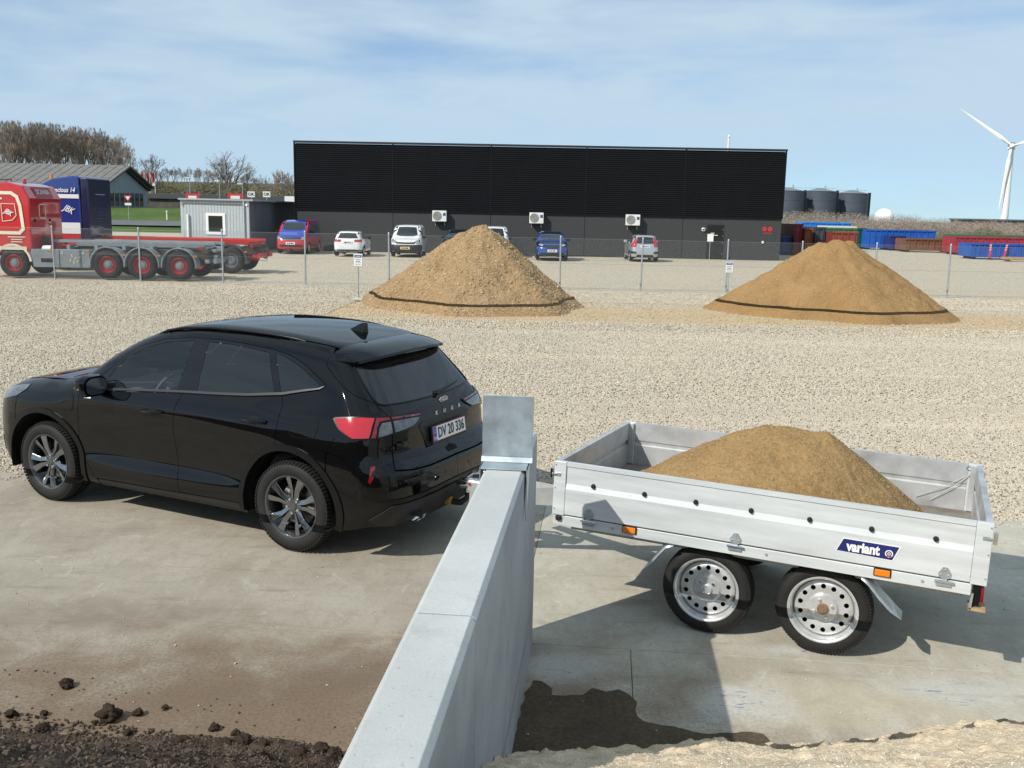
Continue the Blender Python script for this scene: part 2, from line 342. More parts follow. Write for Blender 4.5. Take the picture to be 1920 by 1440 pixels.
# ------------------------------------------------------------------ ground, slabs, gravel
def ground_mat():
    m = bpy.data.materials.new('gravel_ground'); m.use_nodes = True; t = m.node_tree; b = t.nodes['Principled BSDF']; b.inputs['Roughness'].default_value = .95; b.inputs['Specular IOR Level'].default_value = .2
    L = t.links.new; co = N(t, 'ShaderNodeTexCoord'); P = co.outputs['Object']
    vo = N(t, 'ShaderNodeTexVoronoi'); vo.inputs['Scale'].default_value = 24; L(P, vo.inputs['Vector'])
    vb = N(t, 'ShaderNodeTexVoronoi'); vb.inputs['Scale'].default_value = 9; L(P, vb.inputs['Vector'])
    cr = N(t, 'ShaderNodeValToRGB'); e = cr.color_ramp.elements; e[0].color = (.27, .24, .19, 1); e[1].color = (.66, .60, .49, 1); e.new(.35).color = (.44, .39, .305, 1); e.new(.7).color = (.53, .475, .375, 1)
    sp = N(t, 'ShaderNodeSeparateColor'); L(vo.outputs['Color'], sp.inputs[0]); L(sp.outputs[0], cr.inputs[0])
    n1 = N(t, 'ShaderNodeTexNoise'); n1.inputs['Scale'].default_value = .35; n1.inputs['Detail'].default_value = 6; L(P, n1.inputs['Vector'])
    r1 = N(t, 'ShaderNodeMapRange'); r1.inputs['From Min'].default_value = .35; r1.inputs['From Max'].default_value = .68; r1.inputs['To Max'].default_value = .6; L(n1.outputs[0], r1.inputs[0])
    mi = N(t, 'ShaderNodeMix', data_type='RGBA'); mi.inputs['B'].default_value = (.54, .45, .31, 1); L(r1.outputs[0], mi.inputs['Factor']); L(cr.outputs[0], mi.inputs['A'])
    # sand spilled round the two heaps
    fac = None
    for (cx, cy, rx, ry) in ((-1.1, 26.4, 5.6, 3.8), (9.0, 26.0, 7.6, 3.6)):
        mp = N(t, 'ShaderNodeMapping'); mp.inputs['Location'].default_value = (-cx / rx, -cy / ry, 0); mp.inputs['Scale'].default_value = (1 / rx, 1 / ry, 0); L(P, mp.inputs[0])
        ln = N(t, 'ShaderNodeVectorMath', operation='LENGTH'); L(mp.outputs[0], ln.inputs[0])
        n2 = N(t, 'ShaderNodeTexNoise'); n2.inputs['Scale'].default_value = 1.1; n2.inputs['Detail'].default_value = 5; L(P, n2.inputs['Vector'])
        ad = N(t, 'ShaderNodeMath', operation='MULTIPLY_ADD'); ad.inputs[1].default_value = .9; L(n2.outputs[0], ad.inputs[0]); L(ln.outputs['Value'], ad.inputs[2])
        rr = N(t, 'ShaderNodeMapRange', interpolation_type='SMOOTHSTEP'); rr.inputs['From Min'].default_value = 1.62; rr.inputs['From Max'].default_value = 1.12; L(ad.outputs[0], rr.inputs[0])
        if fac is None: fac = rr.outputs[0]
        else:
            mm = N(t, 'ShaderNodeMath', operation='MAXIMUM'); L(fac, mm.inputs[0]); L(rr.outputs[0], mm.inputs[1]); fac = mm.outputs[0]
    m3 = N(t, 'ShaderNodeMix', data_type='RGBA'); m3.inputs['B'].default_value = (.50, .37, .215, 1)
    ml = N(t, 'ShaderNodeMath', operation='MULTIPLY'); ml.inputs[1].default_value = .95; L(fac, ml.inputs[0]); L(ml.outputs[0], m3.inputs['Factor']); L(mi.outputs['Result'], m3.inputs['A']); L(m3.outputs['Result'], b.inputs['Base Color'])
    h = N(t, 'ShaderNodeMath', operation='SUBTRACT'); h.inputs[0].default_value = 1; L(vo.outputs['Distance'], h.inputs[1])
    h2 = N(t, 'ShaderNodeMath', operation='MULTIPLY_ADD'); h2.inputs[1].default_value = -.8; L(vb.outputs['Distance'], h2.inputs[0]); L(h.outputs[0], h2.inputs[2])
    bp = N(t, 'ShaderNodeBump'); bp.inputs['Strength'].default_value = .75; bp.inputs['Distance'].default_value = .03; L(h2.outputs[0], bp.inputs['Height']); L(bp.outputs[0], b.inputs['Normal'])
    return m
def pebble_mat(name, cols, soft=0., lanes=False):
    m = bpy.data.materials.new(name); m.use_nodes = True; t = m.node_tree; b = t.nodes['Principled BSDF']; b.inputs['Roughness'].default_value = .85; b.inputs['Specular IOR Level'].default_value = .25
    oi = N(t, 'ShaderNodeObjectInfo'); mean = tuple(sum(c[i] for c in cols) / len(cols) for i in range(3)); cols = [tuple(c[i] * (1 - soft) + mean[i] * soft for i in range(3)) for c in cols]; cr = N(t, 'ShaderNodeValToRGB'); cr.color_ramp.interpolation = 'CONSTANT'; e = cr.color_ramp.elements
    e[0].color = (*cols[0], 1); e[1].position = 1 / len(cols); e[1].color = (*cols[1], 1)
    for i, c in enumerate(cols[2:], 2): e.new(i / len(cols)).color = (*c, 1)
    t.links.new(oi.outputs['Random'], cr.inputs[0]); out = cr.outputs[0]
    if lanes:      # dusty wheel lanes and dull patches across the yard, by each stone's own place
        for sc_, rot, lo, hi, amt, col in (((.09, .75, 1), .06, .45, .72, .40, (.58, .50, .385)), ((.35, .55, 1), .5, .48, .74, .30, (.40, .36, .30)), ((.07, 1.5, 1), -.12, .54, .70, .28, (.39, .34, .265))):
            mp = N(t, 'ShaderNodeMapping'); mp.inputs['Scale'].default_value = sc_; mp.inputs['Rotation'].default_value = (0, 0, rot); nz = N(t, 'ShaderNodeTexNoise'); nz.inputs['Scale'].default_value = 1; nz.inputs['Detail'].default_value = 4
            mr = N(t, 'ShaderNodeMapRange', interpolation_type='SMOOTHSTEP'); mr.inputs['From Min'].default_value = lo; mr.inputs['From Max'].default_value = hi; mr.inputs['To Max'].default_value = amt; mi = N(t, 'ShaderNodeMix', data_type='RGBA'); mi.inputs['B'].default_value = (*col, 1)
            t.links.new(oi.outputs['Location'], mp.inputs[0]); t.links.new(mp.outputs[0], nz.inputs['Vector']); t.links.new(nz.outputs[0], mr.inputs[0]); t.links.new(mr.outputs[0], mi.inputs['Factor']); t.links.new(out, mi.inputs['A']); out = mi.outputs['Result']
    t.links.new(out, b.inputs['Base Color']); return m
def scatter(o, dens, smin, smax, m, seed=1, flat=.6, sink=0.):
    """replace the carrier mesh by stones spread over it"""
    ng = bpy.data.node_groups.new('stones', 'GeometryNodeTree'); ng.interface.new_socket('Geometry', in_out='INPUT', socket_type='NodeSocketGeometry'); ng.interface.new_socket('Geometry', in_out='OUTPUT', socket_type='NodeSocketGeometry')
    L = ng.links.new; gi = N(ng, 'NodeGroupInput'); go = N(ng, 'NodeGroupOutput'); dp = N(ng, 'GeometryNodeDistributePointsOnFaces'); dp.inputs['Density'].default_value = dens; dp.inputs['Seed'].default_value = seed
    jo = N(ng, 'GeometryNodeJoinGeometry')
    for k in range(3):
        ic = N(ng, 'GeometryNodeMeshIcoSphere'); ic.inputs['Radius'].default_value = 1; ic.inputs['Subdivisions'].default_value = 2 if k == 0 else 1
        sp = N(ng, 'GeometryNodeSetPosition'); nz = N(ng, 'ShaderNodeTexNoise'); nz.noise_dimensions = '4D'; nz.inputs['W'].default_value = k * 3.3 + seed; nz.inputs['Scale'].default_value = 1.1
        sb = N(ng, 'ShaderNodeVectorMath', operation='SUBTRACT'); sb.inputs[1].default_value = (.5, .5, .5); sc = N(ng, 'ShaderNodeVectorMath', operation='SCALE'); sc.inputs['Scale'].default_value = 1.5
        L(nz.outputs['Color'], sb.inputs[0]); L(sb.outputs[0], sc.inputs[0]); L(ic.outputs['Mesh'], sp.inputs['Geometry']); L(sc.outputs[0], sp.inputs['Offset'])
        gt = N(ng, 'GeometryNodeGeometryToInstance'); L(sp.outputs[0], gt.inputs[0]); L(gt.outputs[0], jo.inputs[0])
    io = N(ng, 'GeometryNodeInstanceOnPoints'); io.inputs['Pick Instance'].default_value = True
    rr = N(ng, 'FunctionNodeRandomValue', data_type='FLOAT_VECTOR'); rr.inputs['Min'].default_value = (-.5, -.5, 0); rr.inputs['Max'].default_value = (.5, .5, 6.28); rr.inputs['Seed'].default_value = seed + 1
    rs = N(ng, 'FunctionNodeRandomValue', data_type='FLOAT_VECTOR'); rs.inputs['Min'].default_value = (smin, smin * .8, smin * flat); rs.inputs['Max'].default_value = (smax, smax * .8, smax * flat); rs.inputs['Seed'].default_value = seed + 2
    sm = N(ng, 'GeometryNodeSetMaterial'); sm.inputs['Material'].default_value = m
    L(gi.outputs[0], dp.inputs['Mesh']); L(dp.outputs['Points'], io.inputs['Points']); L(jo.outputs[0], io.inputs['Instance']); L(rr.outputs[0], io.inputs['Rotation']); L(rs.outputs[0], io.inputs['Scale']); L(io.outputs[0], sm.inputs[0]); L(sm.outputs[0], go.inputs[0])
    md = o.modifiers.new('stones', 'NODES'); md.node_group = ng; return o
GM = ground_mat()
xs = np.concatenate([np.linspace(-400, -20, 20), np.linspace(-18, 18, 73), np.linspace(20, 400, 20)]); ys = np.concatenate([np.linspace(-12, 36, 97), np.linspace(38, 100, 20)])
X, Y = np.meshgrid(xs, ys); Z = -.030 + .014 * grid_noise(X, Y, .4, 3, 3)
tag(sheet('gravel_yard', X, Y, Z, GM), 'pale gravel yard spreading from the slab to the black building', kind='structure')
EDGE = lambda x: 8.80 - .0965 * x
JOINT = lambda x: 5.66 - .095 * x
def concrete_mat(tone=1., name='cast_concrete_floor', warm=(1., .995, .96)):
    m = bpy.data.materials.new(name); m.use_nodes = True; t = m.node_tree; b = t.nodes['Principled BSDF']; L = t.links.new; co = N(t, 'ShaderNodeTexCoord'); P = co.outputs['Object']; b.inputs['Specular IOR Level'].default_value = .3
    def noise(s, d=6, stretch=None, dist=0.):
        n = N(t, 'ShaderNodeTexNoise'); n.inputs['Scale'].default_value = s; n.inputs['Detail'].default_value = d; n.inputs['Roughness'].default_value = .6; n.inputs['Distortion'].default_value = dist
        if stretch:
            mp = N(t, 'ShaderNodeMapping'); mp.inputs['Scale'].default_value = stretch[:3]; mp.inputs['Rotation'].default_value = (0, 0, stretch[3]); L(P, mp.inputs[0]); L(mp.outputs[0], n.inputs['Vector'])
        else: L(P, n.inputs['Vector'])
        return n.outputs['Fac']
    def rng_(v, lo, hi, a=0., z=1.):
        r = N(t, 'ShaderNodeMapRange', interpolation_type='SMOOTHSTEP'); r.inputs['From Min'].default_value = lo; r.inputs['From Max'].default_value = hi; r.inputs['To Min'].default_value = a; r.inputs['To Max'].default_value = z; L(v, r.inputs[0]); return r.outputs[0]
    def mixc(f, A, B, op='MIX'):
        n = N(t, 'ShaderNodeMix', data_type='RGBA', blend_type=op); L(f, n.inputs['Factor'])
        for k, v in (('A', A), ('B', B)):
            if isinstance(v, tuple): n.inputs[k].default_value = (*v, 1)
            else: L(v, n.inputs[k])
        return n.outputs['Result']
    def mul(a, b_):
        n = N(t, 'ShaderNodeMath', operation='MULTIPLY'); L(a, n.inputs[0])
        if isinstance(b_, float): n.inputs[1].default_value = b_
        else: L(b_, n.inputs[1])
        return n.outputs[0]
    def blob(cx, cy, rx, ry, lo=.5, hi=1.25, amp=1.7, ns=3.4, rot=0.):
        mp = N(t, 'ShaderNodeMapping', vector_type='TEXTURE'); mp.inputs['Location'].default_value = (cx, cy, 0); mp.inputs['Scale'].default_value = (rx, ry, 1); mp.inputs['Rotation'].default_value = (0, 0, rot); L(P, mp.inputs[0])
        ln = N(t, 'ShaderNodeVectorMath', operation='LENGTH'); L(mp.outputs[0], ln.inputs[0]); n = noise(ns, 6, None, .5); a = N(t, 'ShaderNodeMath', operation='MULTIPLY_ADD'); a.inputs[1].default_value = amp; L(n, a.inputs[0]); L(ln.outputs['Value'], a.inputs[2])
        return rng_(a.outputs[0], hi + amp / 2, lo + amp / 2)
    c = mixc(rng_(noise(.9), .33, .68), (.40, .375, .315), (.52, .492, .425))
    c = mixc(rng_(noise(3.2, 8, (1, .35, 1, .5), .6), .42, .72, 0, .55), c, (.56, .535, .475))
    c = mixc(rng_(noise(6., 8, (.25, 1.6, 1, .75), .4), .54, .72, 0, .55), c, (.31, .255, .19)); c = mixc(rng_(noise(2.3, 9, None, .8), .48, .70, 0, .35), c, (.36, .32, .26)); c = mixc(rng_(noise(14., 6, (1, .5, 1, .3), .6), .50, .70, 0, .35), c, (.33, .30, .255)); c = mixc(rng_(noise(9., 8, (.7, .5, 1, 1.3), .9), .57, .70, 0, .5), c, (.62, .60, .55))      # dragged mud
    c = mixc(mul(blob(-1.6, 4.45, 3.2, 1.2, .2, 1.5, 2.2, 2.6), .90), c, (.235, .165, .112)); c = mixc(mul(blob(-1.6, 4.5, 3.4, 1.2, .2, 1.5, 1.6, 5.), rng_(noise(48, 6), .42, .62, 0, .6)), c, (.16, .11, .075))   # topsoil trodden in
    c = mixc(mul(blob(-.75, 5.25, 1.5, .28, .3, 1.2, rot=.35), .45), c, (.19, .14, .10))
    c = mixc(mul(blob(-3.2, 5.9, 1.6, .30, .3, 1.2, rot=.1), .40), c, (.21, .17, .13))
    c = mixc(mul(blob(1.9, 4.95, .75, .35, .3, 1.2), .55), c, (.47, .42, .31))
    for (x_, y_, a_, b_) in ((1.33, 4.95, .34, .26), (2.55, 5.15, .5, .2), (.30, 5.35, .35, .2), (1.75, 5.62, .2, .07)):
        k = blob(x_, y_, a_, b_, .2, 1.2); c = mixc(mul(k, .55), c, (.56, .56, .55)); c = mixc(mul(k, rng_(noise(16, 4, (.4, 1.6, 1, 2.2), 1.2), .60, .66)), c, (.20, .235, .34))
    c = mixc(rng_(noise(38, 6), .40, .62, .0, .16), c, (.25, .225, .19)); c = mixc(rng_(noise(70, 2), .70, .76, 0, .8), c, (.12, .10, .085))
    c = mixc(rng_(noise(26, 2), .74, .78, 0, .7), c, (.10, .085, .07))
    hs_ = N(t, 'ShaderNodeMix', data_type='RGBA', blend_type='MULTIPLY'); hs_.inputs['Factor'].default_value = 1; hs_.inputs['B'].default_value = (tone * warm[0], tone * warm[1], tone * warm[2], 1); L(c, hs_.inputs['A']); L(hs_.outputs['Result'], b.inputs['Base Color']); L(rng_(noise(2.5), .3, .7, .72, .92), b.inputs['Roughness'])
    bp = N(t, 'ShaderNodeBump'); bp.inputs['Strength'].default_value = .35; bp.inputs['Distance'].default_value = .006; L(noise(55, 6), bp.inputs['Height']); L(bp.outputs[0], b.inputs['Normal']); return m
CM = concrete_mat(.93); CML = concrete_mat(.72, 'soiled_concrete_floor', (1.02, .975, .915))
g_ = .0015
wx_ = lambda y: .158 + .096 * (y - 5.665) - .106      # the wall stands on the joint between the bays
JW = wx_(5.66); EW = wx_(8.8)
for poly, mt in (([(-12, EDGE(-12)), (-12, JOINT(-12) + g_), (JW - g_, JOINT(JW) + g_), (EW - g_, EDGE(EW))], CML), ([(JW + g_, JOINT(JW) + g_), (12, JOINT(12) + g_), (12, EDGE(12)), (EW + g_, EDGE(EW))], CM),
             ([(-12, JOINT(-12) - g_), (-12, -12), (wx_(-12) - g_, -12), (JW - g_, JOINT(JW) - g_)], CML),
             ([(JW + g_, JOINT(JW) - g_), (wx_(-12) + g_, -12), (.76 + .096 * -17.6 - g_, -12), (.76 - g_, JOINT(.76) - g_)], CM), ([(.76 + g_, JOINT(.76) - g_), (.76 + .096 * -17.6 + g_, -12), (12, -12), (12, JOINT(12) - g_)], CM)):
    o = MB().prism(poly, -.25, 0, 'z').build('concrete_slab', mt, bevel=.004); tag(o, kind='structure')
# gravel stones
PC = [(0.495, 0.441, 0.351), (0.414, 0.36, 0.279), (0.558, 0.513, 0.432), (0.342, 0.306, 0.243), (0.477, 0.405, 0.297), (0.522, 0.477, 0.396), (0.27, 0.243, 0.207), (0.45, 0.396, 0.306), (0.594, 0.549, 0.477), (0.468, 0.378, 0.252)]
PM_ = pebble_mat('gravel_stone', PC, .38, True)
for nm, pts, dens, a, b_ in (('loose_gravel', [(-6.8, EDGE(-6.8) - .1), (6.8, EDGE(6.8) - .1), (7.8, 14), (-7.8, 14)], 2300, .008, .020), ('loose_gravel', [(-8, 14), (8, 14), (12.4, 22.3), (-12.4, 22.3)], 1000, .010, .025), ('loose_gravel', [(-12.4, 22.3), (12.4, 22.3), (13.4, 24.3), (-13.4, 24.0)], 330, .013, .032), ('loose_gravel', [(-13.4, 24.0), (-4.9, 24.0), (-4.3, 34.2), (-18.5, 34.2)], 340, .013, .032), ('loose_gravel', [(-4.6, 29.8), (17, 29.4), (18.5, 34.2), (-4.3, 34.2)], 300, .013, .032), ('loose_gravel', [(-4.9, 24.0), (13.4, 24.3), (17, 29.4), (-4.6, 29.8)], 60, .010, .028)):
    me = bpy.data.meshes.new(nm); me.from_pydata([(x, y, -.016) for x, y in pts], [], [(0, 1, 2, 3)]); o = link_mesh(nm, me, PM_); scatter(o, dens, a, b_, PM_, seed=int(dens)); tag(o, 'loose pale gravel stones covering the yard', 'gravel', kind='stuff')
# stones strayed onto the slab edge
me = bpy.data.meshes.new('loose_gravel'); me.from_pydata([(-6.8, EDGE(-6.8) - .28, .006), (6.8, EDGE(6.8) - .28, .006), (6.8, EDGE(6.8), .006), (-6.8, EDGE(-6.8), .006)], [], [(0, 1, 2, 3)])
tag(scatter(link_mesh('loose_gravel', me, PM_), 160, .008, .022, PM_, seed=5), 'loose pale gravel stones covering the yard', 'gravel', kind='stuff')
me = bpy.data.meshes.new('loose_gravel'); me.from_pydata([(-6, 4.2, .003), (5, 4.2, .003), (6, 8.2, .003), (-6, 8.6, .003)], [], [(0, 1, 2, 3)])
tag(scatter(link_mesh('loose_gravel', me, PM_), 5, .003, .010, PM_, seed=9), 'loose pale gravel stones covering the yard', 'gravel', kind='stuff')
# ------------------------------------------------------------------ precast wall
WA = Vector((.0956, .9954, 0)); WN = Vector((.9954, -.0956, 0)); W0 = Vector((.158, 5.665, 0))     # far right corner, runs towards the camera
WM = Matrix(((WN.x, WA.x, 0, W0.x), (WN.y, WA.y, 0, W0.y), (0, 0, 1, 0), (0, 0, 0, 1)))
def cast_mat(name, ca, cb, pits):
    m = bpy.data.materials.new(name); m.use_nodes = True; t = m.node_tree; b = t.nodes['Principled BSDF']; b.inputs['Roughness'].default_value = .78; b.inputs['Specular IOR Level'].default_value = .3; L = t.links.new; co = N(t, 'ShaderNodeTexCoord'); P = co.outputs['Object']
    def nz(s, d=8, st=None):
        n = N(t, 'ShaderNodeTexNoise'); n.inputs['Scale'].default_value = s; n.inputs['Detail'].default_value = d; n.inputs['Roughness'].default_value = .65; n.inputs['Distortion'].default_value = .4
        if st: mp = N(t, 'ShaderNodeMapping'); mp.inputs['Scale'].default_value = st; L(P, mp.inputs[0]); L(mp.outputs[0], n.inputs['Vector'])
        else: L(P, n.inputs['Vector'])
        return n.outputs['Fac']
    def rg(v, lo, hi, a=0., z=1.):
        r = N(t, 'ShaderNodeMapRange', interpolation_type='SMOOTHSTEP'); r.inputs['From Min'].default_value = lo; r.inputs['From Max'].default_value = hi; r.inputs['To Min'].default_value = a; r.inputs['To Max'].default_value = z; L(v, r.inputs[0]); return r.outputs[0]
    def mx(f, A, B):
        n = N(t, 'ShaderNodeMix', data_type='RGBA'); L(f, n.inputs['Factor'])
        for k, v in (('A', A), ('B', B)):
            if isinstance(v, tuple): n.inputs[k].default_value = (*v, 1)
            else: L(v, n.inputs[k])
        return n.outputs['Result']
    c = mx(rg(nz(1.6), .35, .65), ca, cb); c = mx(rg(nz(5, 8, (1, 1, .12)), .52, .75, 0, .35), c, tuple(v * .72 for v in ca)); c = mx(rg(nz(3.1, 9), .60, .72, 0, .4), c, tuple(v * .8 * k for v, k in zip(ca, (1.05, 1, .9))))
    c = mx(rg(nz(90, 2), .66, .72, 0, .7), c, tuple(v * .45 for v in ca)); c = mx(rg(nz(34, 2), .72, .76, 0, pits), c, tuple(v * .35 for v in ca)); L(c, b.inputs['Base Color'])
    bp = N(t, 'ShaderNodeBump'); bp.inputs['Strength'].default_value = .4; bp.inputs['Distance'].default_value = .004; L(nz(60, 5), bp.inputs['Height']); L(bp.outputs[0], b.inputs['Normal']); return m
WC = cast_mat('shaded_side_concrete', (.29, .305, .325), (.37, .385, .40), .8); WT = cast_mat('lit_top_concrete', (.43, .445, .437), (.50, .513, .50), .5)  # wall sides coloured darker and bluer to paint in their shade, top kept lighter
WH = 1.329; c_ = .018; T_ = .212
prof = [(0, -.25), (0, WH - c_), (-c_, WH), (-T_ + c_, WH), (-T_, WH - c_), (-T_, -.25)]
wl = ['pale concrete retaining wall element nearest the black SUV, with a steel flap on top', 'pale concrete retaining wall element running out of the bottom edge']
walls = []
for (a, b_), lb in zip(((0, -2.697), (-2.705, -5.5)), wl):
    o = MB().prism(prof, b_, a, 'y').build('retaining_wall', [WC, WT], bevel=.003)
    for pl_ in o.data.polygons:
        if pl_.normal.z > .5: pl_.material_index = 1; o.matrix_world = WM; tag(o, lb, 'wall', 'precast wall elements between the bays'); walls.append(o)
GALV = mat('galvanised_sheet', (.47, .53, .56), .42, metal=.75, var=.22, scale=9, var_rough=.12)
flap = empty('steel_flap'); flap.matrix_world = WM @ Matrix.Translation((0, -.74, 0)); tag(flap, 'bent galvanised steel flap standing upright on the concrete wall', 'steel plate')
MB().box(-.238, .028, .006, .011, WH + .036, WH + .360).build('upright_plate', GALV, flap, bevel=.002)
MB().prism([(-.02, WH + .012), (-.005, WH + .036), (.008, WH + .036), (-.012, WH + .006)], -.240, .028, 'x').build('bend', GALV, flap)
MB().box(-.232, .016, -.150, -.012, WH + .003, WH + .010).build('saddle_plate', GALV, flap, bevel=.002)
MB().prism([(-.150, WH + .01), (-.012, WH + .01), (-.012, WH - .06), (-.15, WH - .26)], .008, .014, 'x').build('side_cheek', GALV, flap); MB().prism([(-.150, WH + .01), (-.012, WH + .01), (-.012, WH - .06), (-.15, WH - .10)], -.232, -.226, 'x').build('side_cheek', GALV, flap)
# ------------------------------------------------------------------ heaps
def soil_mat(name, cols, bump=.6, bs=60, dist=.02, rough=.95, s1=3., s2=40.):
    m = bpy.data.materials.new(name); m.use_nodes = True; t = m.node_tree; b = t.nodes['Principled BSDF']; b.inputs['Roughness'].default_value = rough; b.inputs['Specular IOR Level'].default_value = .15
    co = N(t, 'ShaderNodeTexCoord'); L = t.links.new; out = None
    n1 = N(t, 'ShaderNodeTexNoise'); n1.inputs['Scale'].default_value = s1; n1.inputs['Detail'].default_value = 8; n1.inputs['Roughness'].default_value = .65; n2 = N(t, 'ShaderNodeTexNoise'); n2.inputs['Scale'].default_value = s2; n2.inputs['Detail'].default_value = 3
    for n in (n1, n2): L(co.outputs['Object'], n.inputs['Vector'])
    ad = N(t, 'ShaderNodeMath', operation='MULTIPLY_ADD'); ad.inputs[1].default_value = .5; mm = N(t, 'ShaderNodeMath', operation='MULTIPLY'); mm.inputs[1].default_value = .5; L(n2.outputs[0], ad.inputs[0]); L(n1.outputs[0], mm.inputs[0]); L(mm.outputs[0], ad.inputs[2])
    cr = N(t, 'ShaderNodeValToRGB'); e = cr.color_ramp.elements; e[0].position = .32; e[0].color = (*cols[0], 1); e[1].position = .68; e[1].color = (*cols[-1], 1)
    if len(cols) > 2: e.new(.5).color = (*cols[1], 1)
    L(ad.outputs[0], cr.inputs[0]); L(cr.outputs[0], b.inputs['Base Color'])
    nb = N(t, 'ShaderNodeTexNoise'); nb.inputs['Scale'].default_value = bs; nb.inputs['Detail'].default_value = 5; L(co.outputs['Object'], nb.inputs['Vector']); bp = N(t, 'ShaderNodeBump'); bp.inputs['Strength'].default_value = bump; bp.inputs['Distance'].default_value = dist; L(nb.outputs[0], bp.inputs['Height']); L(bp.outputs[0], b.inputs['Normal']); return m
SAND = soil_mat('damp_yellow_sand', [(.195, .118, .048), (.272, .175, .078), (.337, .229, .112)], .6, 60, .012)
SAND2 = soil_mat('pale_dry_sand', [(.47, .365, .245), (.60, .485, .34), (.70, .59, .44)], .8, 60, .014)
SOIL = soil_mat('dark_topsoil', [(.038, .027, .019), (.066, .048, .035), (.105, .078, .056)], .7, 50, .02)
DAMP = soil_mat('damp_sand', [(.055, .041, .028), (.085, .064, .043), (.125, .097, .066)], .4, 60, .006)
# pale sand heap the photographer stands on, right of the wall
xs = np.concatenate([np.arange(.0, 3.3, .0155), np.arange(3.3, 8, .12)]); ys = np.concatenate([np.arange(-6, 2.8, .15), np.arange(2.8, 4.95, .0155)]); X, Y = np.meshgrid(xs, ys)
toe = 4.50 + .10 * grid_noise(X, X * 0, 1.3, 4, 4) + pchip([0, .35, .9, 1.5, 2.2, 2.6, 3.2, 8], [-.12, -.09, .02, .06, .25, .33, .42, .4], X)
H = np.clip((toe - Y) * .55, -.2, 1.35); H = H + .05 * grid_noise(X, Y, 3.2, 8, 5) * np.clip((toe - Y) * 3, 0, 1) + .075 * grid_noise(X, Y, 7, 9, 5, .55)**2 + .012 * grid_noise(X, Y, 24, 10, 3) * np.clip((toe - Y) * 8, 0, 1)
Xr = X; wallx = .158 + .096 * (Y - 5.665) + .004; Xs = np.maximum(X + wallx, wallx)
heap = sheet('sand_heap', Xs, Y, H - .01, SAND2); hp_ = heap.copy(); hp_.data = heap.data.copy(); COL.objects.link(hp_); hp_.name = 'sand_grit'; hp_.parent = heap; GR = pebble_mat('sand_grit', [(.62, .52, .38), (.50, .40, .28), (.74, .68, .58), (.40, .32, .23), (.66, .56, .42)]); scatter(hp_, 1400, .0012, .0042, GR, seed=14, flat=.8); tag(hp_, kind='stuff')
tag(heap, 'pale dry sand heap at the bottom right corner, beside the wall', 'sand heap')
# dark topsoil heap left of the wall
xs = np.concatenate([np.arange(-12, -3.4, .15), np.arange(-3.4, -.04, .0155)]); ys = np.concatenate([np.arange(-7, 2.9, .15), np.arange(2.9, 5.0, .0155)]); X, Y = np.meshgrid(xs, ys)
toe = 4.52 - .07 * (X + 1.7) + .09 * grid_noise(X, X * 0, 1.6, 14, 4); toe = np.where(X > -.9, toe - (X + .9) * .25, toe)
rise = np.clip((toe - Y), -.3, 4); Hs = np.where(rise < .28, rise * .22, .0616 + (rise - .28) * .62); Hs = np.minimum(Hs, 1.9); Hs = np.where(X > -1.2, np.minimum(Hs, 1.05 + (-.2 - X) * .5), Hs)
act = np.clip(rise * 6, 0, 1); H = Hs + act * (.045 * grid_noise(X, Y, 2.6, 18, 5) + .032 * np.abs(grid_noise(X, Y, 8, 19, 4)) + .012 * grid_noise(X, Y, 30, 20, 2))
wl_ = -.212 + .158 + .096 * (Y - 5.665) - .006; Xs = np.minimum(X + wl_ + .04, wl_)
sh_ = sheet('soil_heap', Xs, Y, H - .008, SOIL); sc2 = sh_.copy(); sc2.data = sh_.data.copy(); COL.objects.link(sc2); sc2.name = 'soil_lumps'; sc2.parent = sh_; SPL = pebble_mat('soil_lump', [(.075, .054, .038), (.095, .07, .05), (.055, .04, .029), (.12, .09, .065)]); scatter(sc2, 1500, .002, .012, SPL, seed=15, flat=1.); tag(sc2, kind='stuff')
tag(sh_, 'dark brown crumbly topsoil heap at the bottom left corner', 'soil heap')
def clod_mesh(seed, r=1., n=4, amp=.5):
    bm = bmesh.new(); bmesh.ops.create_icosphere(bm, subdivisions=n, radius=1)
    for v in bm.verts:
        q = v.co * 1.1; d = .92 + amp * mnoise.noise(q + Vector((seed * 3.1, 0, 0))) + amp * .6 * mnoise.noise(q * 2.7 + Vector((0, seed, 0))) + .16 * mnoise.noise(q * 7 + Vector((seed, 0, 0))) + .07 * mnoise.noise(q * 16)
        v.co = v.co * d; v.co.z *= .8
    me = bpy.data.meshes.new('clod'); bm.to_mesh(me); bm.free(); me.materials.append(SOIL); me.polygons.foreach_set('use_smooth', [True] * len(me.polygons)); return me
CL = [clod_mesh(i) for i in range(6)]
